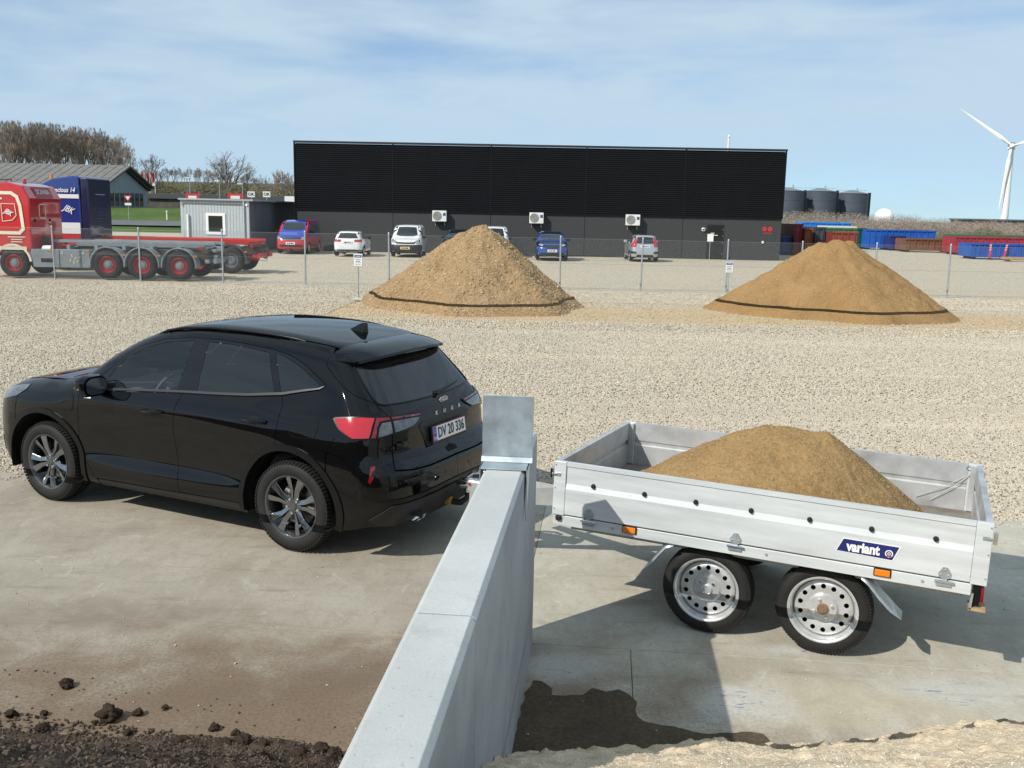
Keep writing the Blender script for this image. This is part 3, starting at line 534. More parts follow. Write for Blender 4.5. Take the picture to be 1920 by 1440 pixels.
CLODS = [(125, 1289, .036, 'round dark soil clod lying alone on the slab, far left'), (205, 1349, .056, 'largest dark soil clod on the slab, with a long shadow'), (258, 1341, .026, 'small soil clod just right of the largest clod'), (310, 1330, .018, 'tiny soil clod right of the two clods on the slab'),
         (402, 1369, .026, 'rounded tan soil clod on the slab near the soil edge'), (442, 1379, .022, 'upright little soil clod right of the rounded tan clod'), (22, 1344, .030, 'crumbly soil clod at the left picture edge'), (82, 1341, .020, 'small crumbled soil clod near the left picture edge'),
         (420, 1412, .046, 'big soil clod, left one of three in the soil edge'), (456, 1404, .050, 'big soil clod, middle one of three in the soil edge'), (492, 1411, .046, 'big soil clod, right one of three in the soil edge'), (602, 1411, .036, 'dark soil clod close to the wall foot'), (556, 1436, .060, 'broad brown soil clod cut by the bottom edge'), (335, 1405, .045, 'soil clod in the soil edge left of the three big ones'), (628, 1420, .034, 'crumbled soil clod against the concrete wall'), (180, 1358, .016, 'tiny soil clod left of the largest clod'), (240, 1378, .022, 'small soil clod below the largest clod'), (80, 1372, .034, 'soil clod at the soil edge under the lone round clod')]
for i, (u, v, r, lb) in enumerate(CLODS):
    q = px(u, v); o = link_mesh('soil_clod', CL[i % 6], SOIL, None, (q.x, q.y, r * .62), (0, 0, i * 1.3)); o.scale = (r, r, r); tag(o, lb, 'soil clod', 'loose clods of topsoil')
me = bpy.data.meshes.new('soil_crumbs'); q = [px(-40, 1330), px(420, 1385), px(640, 1405), px(640, 1440), px(-40, 1440)]; me.from_pydata([(a.x, a.y, .006) for a in q], [], [(0, 4, 3, 2, 1)])
SP = pebble_mat('soil_crumb', [(.075, .054, .038), (.095, .07, .05), (.055, .04, .029), (.12, .09, .065)])
tag(scatter(link_mesh('soil_crumbs', me, SP), 1500, .003, .015, SP, seed=3, flat=.8), 'loose crumbs of dark soil along the heap edge', 'soil', kind='stuff')
me = bpy.data.meshes.new('soil_crumbs'); q = [px(-40, 1240), px(500, 1300), px(700, 1330), px(640, 1440), px(-40, 1380)]; me.from_pydata([(a.x, a.y, .002) for a in q], [], [(0, 4, 3, 2, 1)])
tag(scatter(link_mesh('soil_crumbs', me, SP), 55, .003, .010, SP, seed=4, flat=.8), 'loose crumbs of dark soil along the heap edge', 'soil', kind='stuff')
# damp sand left on the slab beside the wall
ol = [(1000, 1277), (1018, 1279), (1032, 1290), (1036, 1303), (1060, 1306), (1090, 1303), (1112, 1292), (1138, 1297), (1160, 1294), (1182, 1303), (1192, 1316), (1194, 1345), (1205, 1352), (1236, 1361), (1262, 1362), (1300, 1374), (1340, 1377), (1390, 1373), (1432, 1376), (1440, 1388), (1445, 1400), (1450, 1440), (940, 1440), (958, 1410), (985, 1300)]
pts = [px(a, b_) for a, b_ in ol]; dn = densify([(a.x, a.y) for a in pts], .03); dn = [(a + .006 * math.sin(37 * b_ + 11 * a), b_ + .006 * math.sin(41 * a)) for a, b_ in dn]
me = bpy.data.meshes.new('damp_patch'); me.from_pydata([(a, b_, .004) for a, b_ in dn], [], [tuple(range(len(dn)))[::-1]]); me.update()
dp_ = link_mesh('damp_patch', me, DAMP)
if me.polygons[0].normal.z < 0: me.flip_normals()
tag(dp_, 'dark damp film of sand left on the slab', kind='structure')
def cone_heap(name, cx, cy, peaks, base, m, seed, n=240, noise_amp=.05, ang=.70, rag=.06, span=None, skirt=.0):
    """heap from several peaks (x, y, z) with straight repose slopes"""
    z_rag = max(q[2] for q in peaks) - .55; rx, ry = base; X, Y = np.meshgrid(np.linspace(-rx, rx, n), np.linspace(-ry, ry, int(n * ry / rx))); H = np.full_like(X, -1.)
    for (a, b_, z, sl) in peaks:
        d = np.sqrt((X - a)**2 + (Y - b_)**2 + .012); th = np.arctan2(Y - b_, X - a); k = 1 + .10 * np.sin(3 * th + seed) + .06 * np.sin(7 * th + seed * 2); H = smax(H, z - d * sl * k, .12)
    w = np.clip(H * 4, 0, 1); H = H + w * (noise_amp * grid_noise(X, Y, .9, seed, 5) + rag * .5 * grid_noise(X, Y, 4, seed + 1, 4) + rag * .22 * np.abs(grid_noise(X, Y, 11, seed + 2, 3)))
    H = H - w * .22 * np.clip(grid_noise(X, Y, 1.1, seed + 5, 3) - .18, 0, 1) - w * .10 * np.clip(np.abs(grid_noise(X, Y, 2.3, seed + 6, 3)) - .25, 0, 1)
    H = H + np.clip((H - z_rag) * 2.2, 0, 1) * rag * (1.1 * grid_noise(X, Y, 2.4, seed + 8, 4) + .7 * np.abs(grid_noise(X, Y, 5.5, seed + 9, 3)))
    f = (H > -.06); mask = f[:-1, :-1] | f[1:, 1:] | f[:-1, 1:] | f[1:, :-1]
    return sheet(name, X, Y, np.maximum(H, -.12), m, None, True, mask, (cx, cy, -.01))
PILE1 = soil_mat('mixed_gravel_sand', [(.22, .138, .066), (.31, .206, .106), (.395, .28, .158)], .8, 22, .03, s1=1.2, s2=16)
PILE2 = soil_mat('orange_sand', [(.20, .116, .048), (.275, .167, .073), (.335, .217, .103)], .5, 30, .02, s1=1.0, s2=22)
h1 = cone_heap('gravel_heap', -1.02, 28.1, [(.10, 0, 2.36, .80), (-.22, .05, 2.27, .78), (-.55, .1, 2.0, .74), (.75, 0, 1.70, .74), (-1.2, -.05, 1.30, .70), (-.3, -.7, 1.55, .68), (.9, -.6, 1.25, .68)], (4.4, 4.0), PILE1, 21, n=330, noise_amp=.09, rag=.12)
tag(h1, 'tall peaked heap of stony brown gravel in front of the fence', 'gravel heap')
h2 = cone_heap('sand_heap', 9.25, 28.3, [(-.35, 0, 2.08, .74), (.0, .0, 2.13, .76), (.40, .1, 2.10, .74), (.1, -.3, 2.02, .72), (-1.0, 0, 1.64, .72), (-.2, -1.0, 1.46, .70), (1.1, -.4, 1.50, .72), (-1.8, -.2, 1.04, .66), (1.9, -.3, .9, .62)], (5.0, 4.4), PILE2, 33, n=330, noise_amp=.06, rag=.06)
tag(h2, 'broad smooth heap of orange sand on the right, in front of the fence', 'sand heap')
hs = h1.copy(); hs.data = h1.data.copy(); COL.objects.link(hs); hs.name = 'coarse_stones'; hs.parent = h1; hs.location = (0, 0, 0); del hs['label']; del hs['category']; scatter(hs, 14, .025, .060, pebble_mat('coarse_stone', [(.36, .26, .155), (.30, .21, .12), (.44, .34, .225), (.38, .29, .18)]), seed=31, flat=.75); tag(hs, kind='stuff')
# stones bedded in the gravel heap
hs = h1.copy(); hs.data = h1.data.copy(); COL.objects.link(hs); hs.name = 'heap_stones'; hs.parent = h1; hs.location = (0, 0, 0); PB = pebble_mat('heap_stone', [(.37, .265, .155), (.30, .21, .12), (.45, .345, .225), (.34, .245, .14), (.40, .30, .19)])
del hs['label']; del hs['category']; scatter(hs, 420, .007, .026, PB, seed=11, flat=.8); tag(hs, kind='stuff')
hs = h2.copy(); hs.data = h2.data.copy(); COL.objects.link(hs); hs.name = 'heap_stones'; hs.parent = h2; hs.location = (0, 0, 0); PB2 = pebble_mat('sand_stone', [(.36, .24, .12), (.30, .19, .09), (.44, .32, .18)])
del hs['label']; del hs['category']; scatter(hs, 45, .008, .022, PB2, seed=12, flat=.8); tag(hs, kind='stuff')
# ------------------------------------------------------------------ the black SUV
BLK = mat('black_paint', (.0025, .0026, .0030), .3, spec=.0, coat=.85); BLK.node_tree.nodes['Principled BSDF'].inputs['Coat Roughness'].default_value = .012
SAT = mat('satin_black_trim', (.007, .007, .0075), .3, spec=.28)
GLO = mat('gloss_black_trim', (.004, .004, .0045), .3, spec=0., coat=1.)
PLA = mat('black_plastic', (.016, .016, .017), .55, bump=.15, bscale=300, dist=.002)
DARK = mat('dark_void', (.004, .004, .004), .9)
RUB = mat('tyre_rubber', (.012, .0118, .0115), .72, var=.4, scale=9, bump=.2, bscale=120, dist=.003)
RIM = mat('machined_rim', (.30, .31, .33), .20, metal=1., var_rough=.08, scale=14)
RIMD = mat('gunmetal_rim', (.17, .175, .185), .3, metal=.85)
CHR = mat('chrome', (.72, .73, .74), .08, metal=1.)
STEEL = mat('brake_steel', (.25, .24, .23), .4, metal=1., var=.3, scale=20)
GL1 = glass('lightly_tinted_glass', (.86, .91, .89), .0, .02)
GL2 = glass('privacy_glass', (.10, .11, .115), .0, .55)
GLR = glass('rear_glass', (.05, .055, .06), .0, .7)
REDL = mat('red_lens', (.42, .008, .016), .08, coat=1., spec=.6)
REDD = mat('dark_red_lens', (.16, .004, .008), .1, coat=1.)
CLRL = mat('clear_lens', (.13, .132, .14), .1, coat=1., metal=.4, var=.45, scale=22)
WHT = mat('plate_white', (.78, .78, .76), .35)
BLU = mat('plate_blue', (.01, .06, .42), .35)
INK = mat('black_ink', (.006, .006, .007), .5)
SEAT = mat('seat_cloth', (.10, .102, .108), .9)
GREY = mat('grey_plastic', (.10, .10, .105), .5)
KUGA = Body(wx=[-1.0, -.6, -.3, 0, .35, .9, 1.4, 1.9, 2.3, 2.71, 3.1, 3.4, 3.7],
    wz=[.22, .33, .42, .52, .65, .80, .92, 1.0, 1.06, 1.14, 1.32, 1.5, 1.64],
    wt=[[.84, .88, .89, .88, .86, .86, .86, .86, .87, .89, .88, .82, .72], [.86, .905, .925, .93, .91, .90, .90, .90, .91, .93, .905, .85, .75],
        [.87, .915, .935, .938, .915, .902, .90, .902, .915, .938, .915, .86, .77], [.87, .918, .938, .94, .905, .872, .868, .875, .905, .94, .92, .865, .775],
        [.87, .918, .94, .94, .905, .878, .874, .880, .905, .938, .92, .865, .775], [.86, .912, .936, .938, .918, .905, .903, .905, .915, .932, .91, .855, .76],
        [.85, .90, .925, .93, .922, .915, .914, .915, .917, .92, .89, .83, .73], [.83, .88, .905, .915, .91, .908, .908, .908, .905, .89, .85, .79, .68],
        [.81, .855, .88, .89, .89, .89, .89, .888, .875, .845, .80, .73, .62], [.77, .815, .84, .85, .855, .858, .858, .853, .83, .79, .74, .66, .55],
        [.68, .725, .752, .768, .778, .783, .783, .778, .75, .70, .65, .57, .46], [.58, .625, .655, .675, .69, .697, .697, .69, .66, .61, .56, .48, .37],
        [.49, .535, .57, .595, .612, .62, .62, .61, .58, .53, .48, .40, .30]],
    tx=[-1.0, -.7, -.4, 0, .4, .8, 1.15, 1.45, 1.75, 2.05, 2.3, 2.5, 2.8, 3.1, 3.35, 3.5, 3.62, 3.75],
    tz=[1.455, 1.515, 1.580, 1.64, 1.672, 1.683, 1.674, 1.633, 1.535, 1.375, 1.22, 1.150, 1.120, 1.075, 1.02, .955, .86, .7],
    rz=[.2, .3, .42, .55, .66, .72, .765, .82, .92, 1.02, 1.08, 1.2, 1.35, 1.5, 1.65],
    rx=[-.78, -.86, -.94, -.965, -.965, -.945, -.90, -.865, -.855, -.845, -.82, -.725, -.60, -.475, -.35],
    fz=[.2, .3, .45, .6, .75, .9, 1.0, 1.1], fx=[3.48, 3.56, 3.61, 3.625, 3.62, 3.58, 3.5, 3.4])
car = empty('black_suv', (-1.292, 7.994, 0), 2.68667)
tag(car, 'large glossy black SUV with rear licence plate DV 20 336, hitched to the trailer', 'car')
K = KUGA
def seam_y(x): return float(pchip([-.3, 0, .5, 1.2, 1.6, 1.9, 2.2, 2.35], [.555, .572, .585, .585, .585, .635, .705, .735], x))
sx = [2.30, 2.2, 2.1, 2.0, 1.9, 1.8, 1.7, 1.6, 1.5, 1.35, 1.2, .9, .6, .3, 0, -.12, -.2]
seam3 = K.top(np.array([(x, seam_y(x)) for x in sx])); seam = [(float(a[0]), float(a[2])) for a in seam3]
belt = [(2.005, 1.066), (1.67, 1.095), (1.40, 1.114), (1.10, 1.133), (.78, 1.149), (.45, 1.170), (.116, 1.207)]
dlo_top = [(2.215, 1.058), (2.073, 1.171), (1.951, 1.270), (1.829, 1.378), (1.67, 1.467), (1.45, 1.530), (1.25, 1.555), (1.066, 1.566), (.85, 1.567), (.64, 1.558), (.323, 1.534), (.171, 1.508), (.08, 1.482), (-.02, 1.442), (-.232, 1.326), (-.250, 1.305), (-.209, 1.276), (-.05, 1.245)]
fd_front = [(2.235, 1.045), (2.249, .984), (2.261, .895), (2.271, .779), (2.280, .635), (2.261, .535), (2.214, .440), (2.163, .395), (2.125, .321), (2.110, .295)]
bline = [(1.10, 1.133), (1.134, 1.065), (1.158, .976), (1.172, .85), (1.176, .781), (1.180, .616), (1.165, .475), (1.141, .309)]
rd_rear = [(.116, 1.207), (.092, 1.139), (.097, 1.071), (.102, .905), (.107, .846)]
arR = lambda a0, a1, r=.497, n=16: arc(0, .36, r, a0, a1, n)
arF = lambda a0, a1, r=.497, n=16: arc(2.71, .36, r, a0, a1, n)
ST = K.s_tail
# panels
tg = [(-.222, 1.535), (-.199, 1.497), (-.2, 1.466), (-.234, 1.427), (-.424, 1.362), (-.615, 1.261), (-.736, 1.211), (-.79, 1.113), (-.778, .987)]
panel(K, 'body_side', dlo_top + rd_rear + arR(77.5, 137) + [(-.366, .824), (-.43, .95), (-.556, .985), (-.686, .99)] + tg[::-1] + seam[::-1] + [(2.32, 1.10), (2.245, 1.046)], BLK, car, step=.028)
fdoor = panel(K, 'front_door', fd_front + [(1.4, .303), (1.141, .309)] + bline[::-1][1:] + belt[:3][::-1] + [(2.215, 1.056)], BLK, car)
rdoor = panel(K, 'rear_door', bline + [(.8, .316), (.475, .318)] + arR(2, 75) + rd_rear[::-1] + belt[4:6][::-1], BLK, car)
for o_ in rdoor + fdoor: pass
he = [(2.33, .772), (2.45, .762), (2.6, .747), (2.86, .717), (3.0, .692), (3.2, .632), (3.36, .522), (3.45, .302), (3.475, .0)]; hp3 = K.top(np.array(he))
def s_front(p): return float(p[0]) if p[0] <= K.xf else (K.xf + K.rf * math.atan2(p[0] - K.xf, p[1] - K.ypf) if p[1] > K.ypf else K.xf + K.rf * math.pi / 2 + K.ypf - p[1])
hs3 = [(s_front(p), float(p[2]) - .002) for p in hp3]
fend = hs3[:5] + [(3.06, .92), (3.075, .80)]
panel(K, 'front_fender', fend + arF(44, 180.5, n=20)[0:] + [(2.213, .24), (2.10, .24), (2.10, .288)] + fd_front[::-1][1:] + [(2.26, 1.075)], BLK, car)
panel(K, 'sill', [(2.09, .235), (2.09, .283), (1.4, .293), (.8, .306), (.505, .310), (.505, .235)], PLA, car, off=.004)
qg = [(.285, 1.508), (.189, 1.488), (.10, 1.458), (0, 1.416), (-.196, 1.314), (-.180, 1.293), (-.05, 1.266), (.135, 1.232)]
fg = [(1.99, 1.085), (1.965, 1.151), (1.926, 1.235), (1.81, 1.350), (1.649, 1.440), (1.432, 1.505), (1.136, 1.541), (1.163, 1.148), (1.4, 1.133), (1.67, 1.112)]
rg = [(.977, 1.542), (.749, 1.540), (.505, 1.523), (.345, 1.505), (.281, 1.376), (.193, 1.224), (.27, 1.207), (.45, 1.187), (.781, 1.165), (.956, 1.154)]
panel(K, 'window_surround', dlo_top + [(.116, 1.209)] + belt[::-1][1:], GLO, car, holes=[qg, fg, rg], step=.03, off=.001, rim=0)
wt = panel(K, 'belt_moulding', [(x, z + .004) for x, z in belt + [(-.05, 1.244), (-.209, 1.275), (-.250, 1.303)]] + [(-.222, 1.304), (-.19, 1.292), (-.05, 1.268), (.116, 1.235)] + [(x, z + .026) for x, z in belt[:-1][::-1]], mat('moulding_grey', (.028, .028, .03), .35), car, off=.009, rim=.011, step=.02)
for q, o_ in zip((1, -1), panel(K, 'front_side_window', fg, GL1, car, off=.0, gap=.0008, rim=.004)): pass
panel(K, 'rear_side_window', rg, GL2, car, off=.0, gap=.0008, rim=.004); panel(K, 'quarter_window', qg, GL2, car, off=.0, gap=.0008, rim=.004)
# top
half = [(x, seam_y(x) - .004) for x in np.linspace(1.545, -.255, 22)]
roof = [(1.56, .0), (1.56, .3), (1.55, .5)] + half + [(-.275, .48), (-.285, .25), (-.288, 0)]
panel(K, 'roof', roof + [(x, -y) for x, y in roof[::-1][1:-1]], BLK, car, proj='top', step=.04)
ws = [(1.575, 0), (1.572, .3), (1.565, .5)] + [(x, seam_y(x) - .012) for x in np.linspace(1.57, 2.27, 12)] + [(2.36, .55), (2.40, .3), (2.42, 0)]
panel(K, 'windscreen', ws + [(x, -y) for x, y in ws[::-1][1:-1]], GL1, car, proj='top', step=.05, off=-.002, rim=.004)
hd = [(2.43, 0), (2.41, .3), (2.37, .56), (2.31, .70)] + he
panel(K, 'bonnet', hd + [(x, -y) for x, y in hd[::-1][1:-1]], BLK, car, proj='top', step=.045)
# nose
NS = K.s_nose
panel(K, 'front_bumper', [(3.08, .80), (3.065, .915)] + hs3[4:8] + [(NS, hs3[8][1]), (NS, .24), (3.45, .24), (3.20, .26)] + arF(0, 43, n=8), BLK, car, both=True, step=.05)
panel(K, 'grille', [(3.62, .86), (NS, .88), (NS, .62), (3.75, .60), (3.66, .7)], PLA, car, both=True, off=.006, step=.05)
panel(K, 'headlight', [(2.965, 1.028), (3.12, 1.01), (3.35, .965), (3.5, .93), (3.48, .885), (3.3, .868), (3.07, .922), (2.955, .988)], CLRL, car, off=.006, step=.03)
panel(K, 'front_intake', [(3.35, .52), (3.62, .5), (3.62, .36), (3.4, .36)], PLA, car, off=.005)
# tail
tgp = [(-.2, 1.490)] + tg[2:] + [(-.772, .815), (-.754, .735), (-.86, .715), (-1.04, .708), (ST, .715), (ST, 1.53), (-.9, 1.52), (-.72, 1.50), (-.4, 1.49)]
rgl = [(-.760, 1.492), (-.709, 1.454), (-.713, 1.405), (-.741, 1.239), (-.762, 1.199), (-.80, 1.186), (-1.152, 1.174), (ST, 1.170), (ST, 1.515), (-1.2, 1.51)]
tgate = panel(K, 'tailgate', tgp, BLK, car, both=True, holes=[[(a, b) for a, b in rgl]], step=.03, rim=0)[0]
panel(K, 'rear_window', rgl, GLR, car, both=True, off=.0, rim=.005, gap=.0008)
rb = [(-.40, .905), (-.45, .975), (-.556, .983), (-.686, .985), (-.776, .983), (-.770, .815), (-.752, .730), (-.86, .708), (-1.04, .700), (ST, .707), (ST, .27), (-.9, .27), (-.65, .30), (-.5, .25), (-.455, .24)]
panel(K, 'rear_bumper', [(-.368, .822)] + rb + arR(194, 138, n=14), BLK, car, both=True, step=.032)
panel(K, 'bumper_skirt', [(-.63, .365), (-.73, .478), (-.944, .475), (ST, .49), (ST, .26), (-.95, .26), (-.72, .30)], PLA, car, both=True, off=.012, step=.04)
panel(K, 'bumper_strip', [(-.66, .512), (-.73, .522), (-.944, .52), (ST, .535), (ST, .505), (-.944, .49), (-.73, .49)], SAT, car, both=True, off=.010, step=.04, rim=.01)
refl = panel(K, 'rear_reflector', [(-.640, .765), (-.668, .778), (-.652, .690), (-.635, .642), (-.622, .66)], REDD, car, off=.004)
# tail lamps: housing, then the lens pieces on it
lamp = [(-.415, 1.092), (-.442, 1.104), (-.631, 1.124), (-.774, 1.115), (-1.115, 1.091), (-1.055, 1.047), (-.968, 1.008), (-.779, .985), (-.686, .962), (-.556, .955), (-.468, 1.018)]
lh = panel(K, 'tail_light', lamp, SAT, car, off=.010, rim=.02, step=.022)
for sd, hs in zip('lr', lh):
    panel(K, 'outer_lens', [(-.435, 1.090), (-.46, 1.096), (-.631, 1.113), (-.70, 1.108), (-.672, 1.05), (-.648, .972), (-.56, .966), (-.482, 1.02)], REDL, hs, off=.016, rim=.008, step=.02, sides=sd)
    panel(K, 'light_bar', [(-.705, 1.108), (-.783, 1.104), (-.783, 1.085), (-.722, 1.080), (-.698, 1.045), (-.682, .972), (-.655, .972), (-.680, 1.05)], REDD, hs, off=.016, rim=.008, step=.02, sides=sd)
    panel(K, 'reversing_lens', [(-.727, 1.073), (-.782, 1.078), (-.776, .996), (-.690, .974), (-.705, 1.04)], CLRL, hs, off=.015, rim=.008, step=.02, sides=sd)
    panel(K, 'inner_red_lens', [(-.796, 1.104), (-1.095, 1.084), (-1.075, 1.070), (-.796, 1.085)], REDD, hs, off=.016, rim=.008, step=.02, sides=sd)
    panel(K, 'inner_clear_lens', [(-.796, 1.078), (-1.068, 1.064), (-1.045, 1.046), (-.965, 1.014), (-.790, .998)], CLRL, hs, off=.015, rim=.008, step=.02, sides=sd)
# arch trims, liners, wells
for cx in (0., 2.71):
    ring = arc(cx, .36, .502, -14, 194, 34) + arc(cx, .36, .448, 194, -14, 34)
    if cx: ring = arc(cx, .36, .502, -12, 193, 34) + arc(cx, .36, .448, 193, -12, 34)
    panel(K, 'wheel_arch_trim', ring, SAT, car, off=.010, rim=.05, step=.03)
    for sg in (1, -1):
        m = MB(); m.lathe([(.455, .55 * sg), (.455, .915 * sg)], 28, Matrix.Translation((cx, 0, .36)), a0=R(-12), a1=R(192)); m.lathe([(.455, .55 * sg), (.02, .55 * sg)], 28, Matrix.Translation((cx, 0, .36)), a0=R(-12), a1=R(192)); m.build('wheel_arch_liner', DARK, car, smooth=40)
m = MB(); m.box(.47, 2.24, -.80, .80, .24, .46); m.box(-.60, -.47, -.72, .72, .30, .6); m.box(-.5, .5, -.5, .5, .26, .62); m.box(2.2, 3.2, -.52, .52, .26, .62); m.box(-.82, -.5, -.6, .6, .3, .62); m.build('underbody', DARK, car)
# flaps, handles, badge
for nm, pl in (('fuel_flap', [(-.052, 1.078), (-.235, 1.088), (-.268, 1.069), (-.283, 1.012), (-.262, .945), (-.236, .934), (-.076, .926), (-.032, .948), (-.018, 1.026), (-.028, 1.06)]),
               ('charging_flap', [(2.472, 1.010), (2.345, 1.016), (2.312, .985), (2.318, .890), (2.34, .868), (2.432, .858), (2.510, .895), (2.530, .930), (2.530, .970), (2.51, 1.0)])):
    panel(K, nm, pl, DARK, car, off=.002, gap=-.002, rim=.003, sides='l', step=.02); panel(K, nm, pl, BLK, car, off=.0042, gap=.0012, rim=.003, sides='l', step=.02)
for dr, (xa, xb, zz) in ((fdoor, (1.505, 1.275, .962)), (rdoor, (.455, .205, 1.006))):
    for sg, o_ in zip((1, -1), dr):
        xm = (xa + xb) / 2; P = K.wrap(np.array([(xm, zz)]))[0]; y = P[1]
        m = MB(); pts = [(xa, y - .004, zz - .006), (xa - .025, y + .022, zz - .003), (xm, y + .036, zz), (xb + .03, y + .030, zz + .004), (xb, y + .004, zz + .006)]
        m.tube(pts, [.012, .017, .018, .017, .011], 10)
        if sg < 0: m = mirrored(m)
        m.build('door_handle', BLK, o_, smooth=60)
        pn = [(xm + .055 * math.cos(a), zz + .004 + .036 * math.sin(a)) for a in np.linspace(0, 2 * math.pi, 14)[:-1]]
        panel(K, 'handle_recess', pn, DARK, o_, off=.0015, rim=.002, step=.02, sides='l' if sg > 0 else 'r')
bg = panel(K, 'door_badge', [(2.185, .992), (2.178, 1.009), (2.098, 1.012), (2.106, .994)], WHT, car, off=.003, rim=.003, sides='l')[0]
panel(K, 'red_stripe', [(2.179, .995), (2.174, 1.006), (2.145, 1.007), (2.150, .996)], REDL, bg, off=.0045, rim=.002, sides='l')
# mirrors
for sg in (1, -1):
    m = MB(); rings = []
    for (x, w, h, y, z) in ((2.10, .05, .03, .99, 1.12), (2.075, .105, .072, .995, 1.13), (2.03, .125, .088, 1.0, 1.135), (1.965, .128, .092, 1.0, 1.135), (1.925, .118, .084, 1.0, 1.135)):
        rings.append([(x, y + w * max(-1, min(1, 1.15 * math.cos(a))) * (1 if math.cos(a) > 0 else .9), z + h * max(-1, min(1, 1.12 * math.sin(a)))) for a in np.linspace(0, 2 * math.pi, 25)[:-1]])
    n = 24; m.add([q for r_ in rings for q in r_], [(i * n + k, i * n + (k + 1) % n, (i + 1) * n + (k + 1) % n, (i + 1) * n + k) for i in range(4) for k in range(n)] + [tuple(range(n)), tuple(range(4 * n, 5 * n))])
    m.tube([(1.99, .86, 1.075), (2.0, .90, 1.07), (2.0, .95, 1.08)], [.05, .035, .035], 10)
    if sg < 0: m = mirrored(m)
    mo = m.build('door_mirror', BLK, car, smooth=50)
    g = MB(); g.add([(1.919, 1.0 + .100 * max(-1, min(1, 1.15 * math.cos(a))), 1.135 + .068 * max(-1, min(1, 1.12 * math.sin(a)))) for a in np.linspace(0, 2 * math.pi, 25)[:-1]], [tuple(range(24))])
    if sg < 0: g = mirrored(g)
    g.build('mirror_glass', mat('mirror_silver', (.5, .53, .55), .02, metal=1.), mo)
    g = MB(); g.tube([(2.06, 1.10, 1.12), (1.97, 1.128, 1.115)], .010, 6)
    if sg < 0: g = mirrored(g)
    g.build('indicator', CLRL, mo)
# roof rails, fin, spoiler
rl = [(1.60, .600), (1.50, .598), (1.3, .592), (1.0, .590), (.7, .588), (.4, .585), (.2, .58), (.08, .575)]
P = K.top(np.array(rl)); Nn = K.normal(P); hgt = [-.004, .010, .016, .018, .018, .016, .009, -.004]
for sg in (1, -1):
    m = MB().tube([Vector(p + n * h) for p, n, h in zip(P, Nn, hgt)], [.006, .011, .012, .012, .012, .012, .011, .006], 8)
    for k in (1, 6): m.cyl(Vector(P[k]), Vector(P[k] + Nn[k] * hgt[k]), .02, .016, 8)
    if sg < 0: m = mirrored(m)
    m.build('roof_rail', SAT, car, smooth=50)
zf = lambda x, y: float(K.top(np.array([(x, y)]))[0][2])
m = MB(); b0 = zf(.03, 0); m.add([(.10, 0, zf(.10, 0) - .003), (-.10, .045, zf(-.1, 0) - .006), (-.125, 0, zf(-.12, 0) - .004), (-.10, -.045, zf(-.1, 0) - .006), (-.115, .008, b0 + .085), (-.115, -.008, b0 + .085), (-.06, .006, b0 + .083), (-.06, -.006, b0 + .083)],
    [(0, 1, 4, 6), (0, 6, 7), (0, 7, 5, 3), (6, 4, 5, 7), (1, 2, 4), (2, 5, 4), (2, 3, 5), (0, 3, 2, 1)]); m.v = [(-.02 + (x + .02) * .85, y * .85, z - (z - b0) * .22) for x, y, z in m.v]; m.build('shark_fin_antenna', BLK, car, bevel=.006, smooth=50)
m = MB(); rows = []; ys = np.linspace(-.672, .672, 29)
for y in ys:
    e = abs(y) / .672; xt = -.585 + .10 * e**3 + .075 * e**9; xa = float(pchip([0, .45, .61, .672], [-.289, -.262, -.222, -.196], abs(y))); za = zf(xa, y) + .002; zt = float(pchip(K.tx, K.tz, xt)) - K.crown * y * y + .004 - .035 * e**3 - .035 * e**8; pr = []
    for t in np.linspace(0, 1, 8): x = xa + (xt - xa) * t; pr.append((x, y * (1 - .05 * t * e), za + (zt - za) * t + .018 * math.sin(math.pi * t) * (1 - .5 * e)))
    pr += [(xt - .004, y * (1 - .05 * e), zt - .020), (xt + .09, y * (1 - .06 * e), zt - .048), (xa - .02, y * .97, za - .085)]; rows.append(pr)
k = len(rows[0]); nr = len(rows); m.add([q for r_ in rows for q in r_], [(i * k + j, (i + 1) * k + j, (i + 1) * k + (j + 1) % k, i * k + (j + 1) % k) for i in range(nr - 1) for j in range(k)] + [tuple(range(k)), tuple(range((nr - 1) * k, nr * k))])
m.build('roof_spoiler', BLK, car, smooth=38)
MB().box(-.572, -.552, -.16, .16, 1.512, 1.526).build('high_brake_light', mat('smoked_lens', (.10, .09, .09), .15), car, bevel=.003)
for sd_ in (1, -1):
    m = sweep_on(K, [(-1.2, 1.508), (-.95, 1.50), (-.760, 1.490), (-.709, 1.454), (-.713, 1.405), (-.727, 1.32), (-.741, 1.239), (-.762, 1.199), (-.80, 1.186), (-.9, 1.182), (-1.0, 1.178), (-1.152, 1.174), (-1.3, 1.172), (ST, 1.170)], .0075, .002, 6)
    (m if sd_ > 0 else mirrored(m)).build('window_seal', SAT, car, smooth=60)
# wiper
w1 = K.wrap(np.array([(-1.45, 1.185), (-1.62, 1.200), (-1.86, 1.212)])); nn = K.normal(w1)
w1[:, 1] = [-.02, -.20, -.43]; 
m = MB().tube([Vector((-.745, -.02, 1.185)), Vector((-.735, -.2, 1.205)), Vector((-.71, -.43, 1.222))], [.014, .011, .007], 8); m.cyl((-.73, -.02, 1.18), (-.775, -.02, 1.19), .02, .018, 10); m.build('rear_wiper', SAT, car, smooth=50)
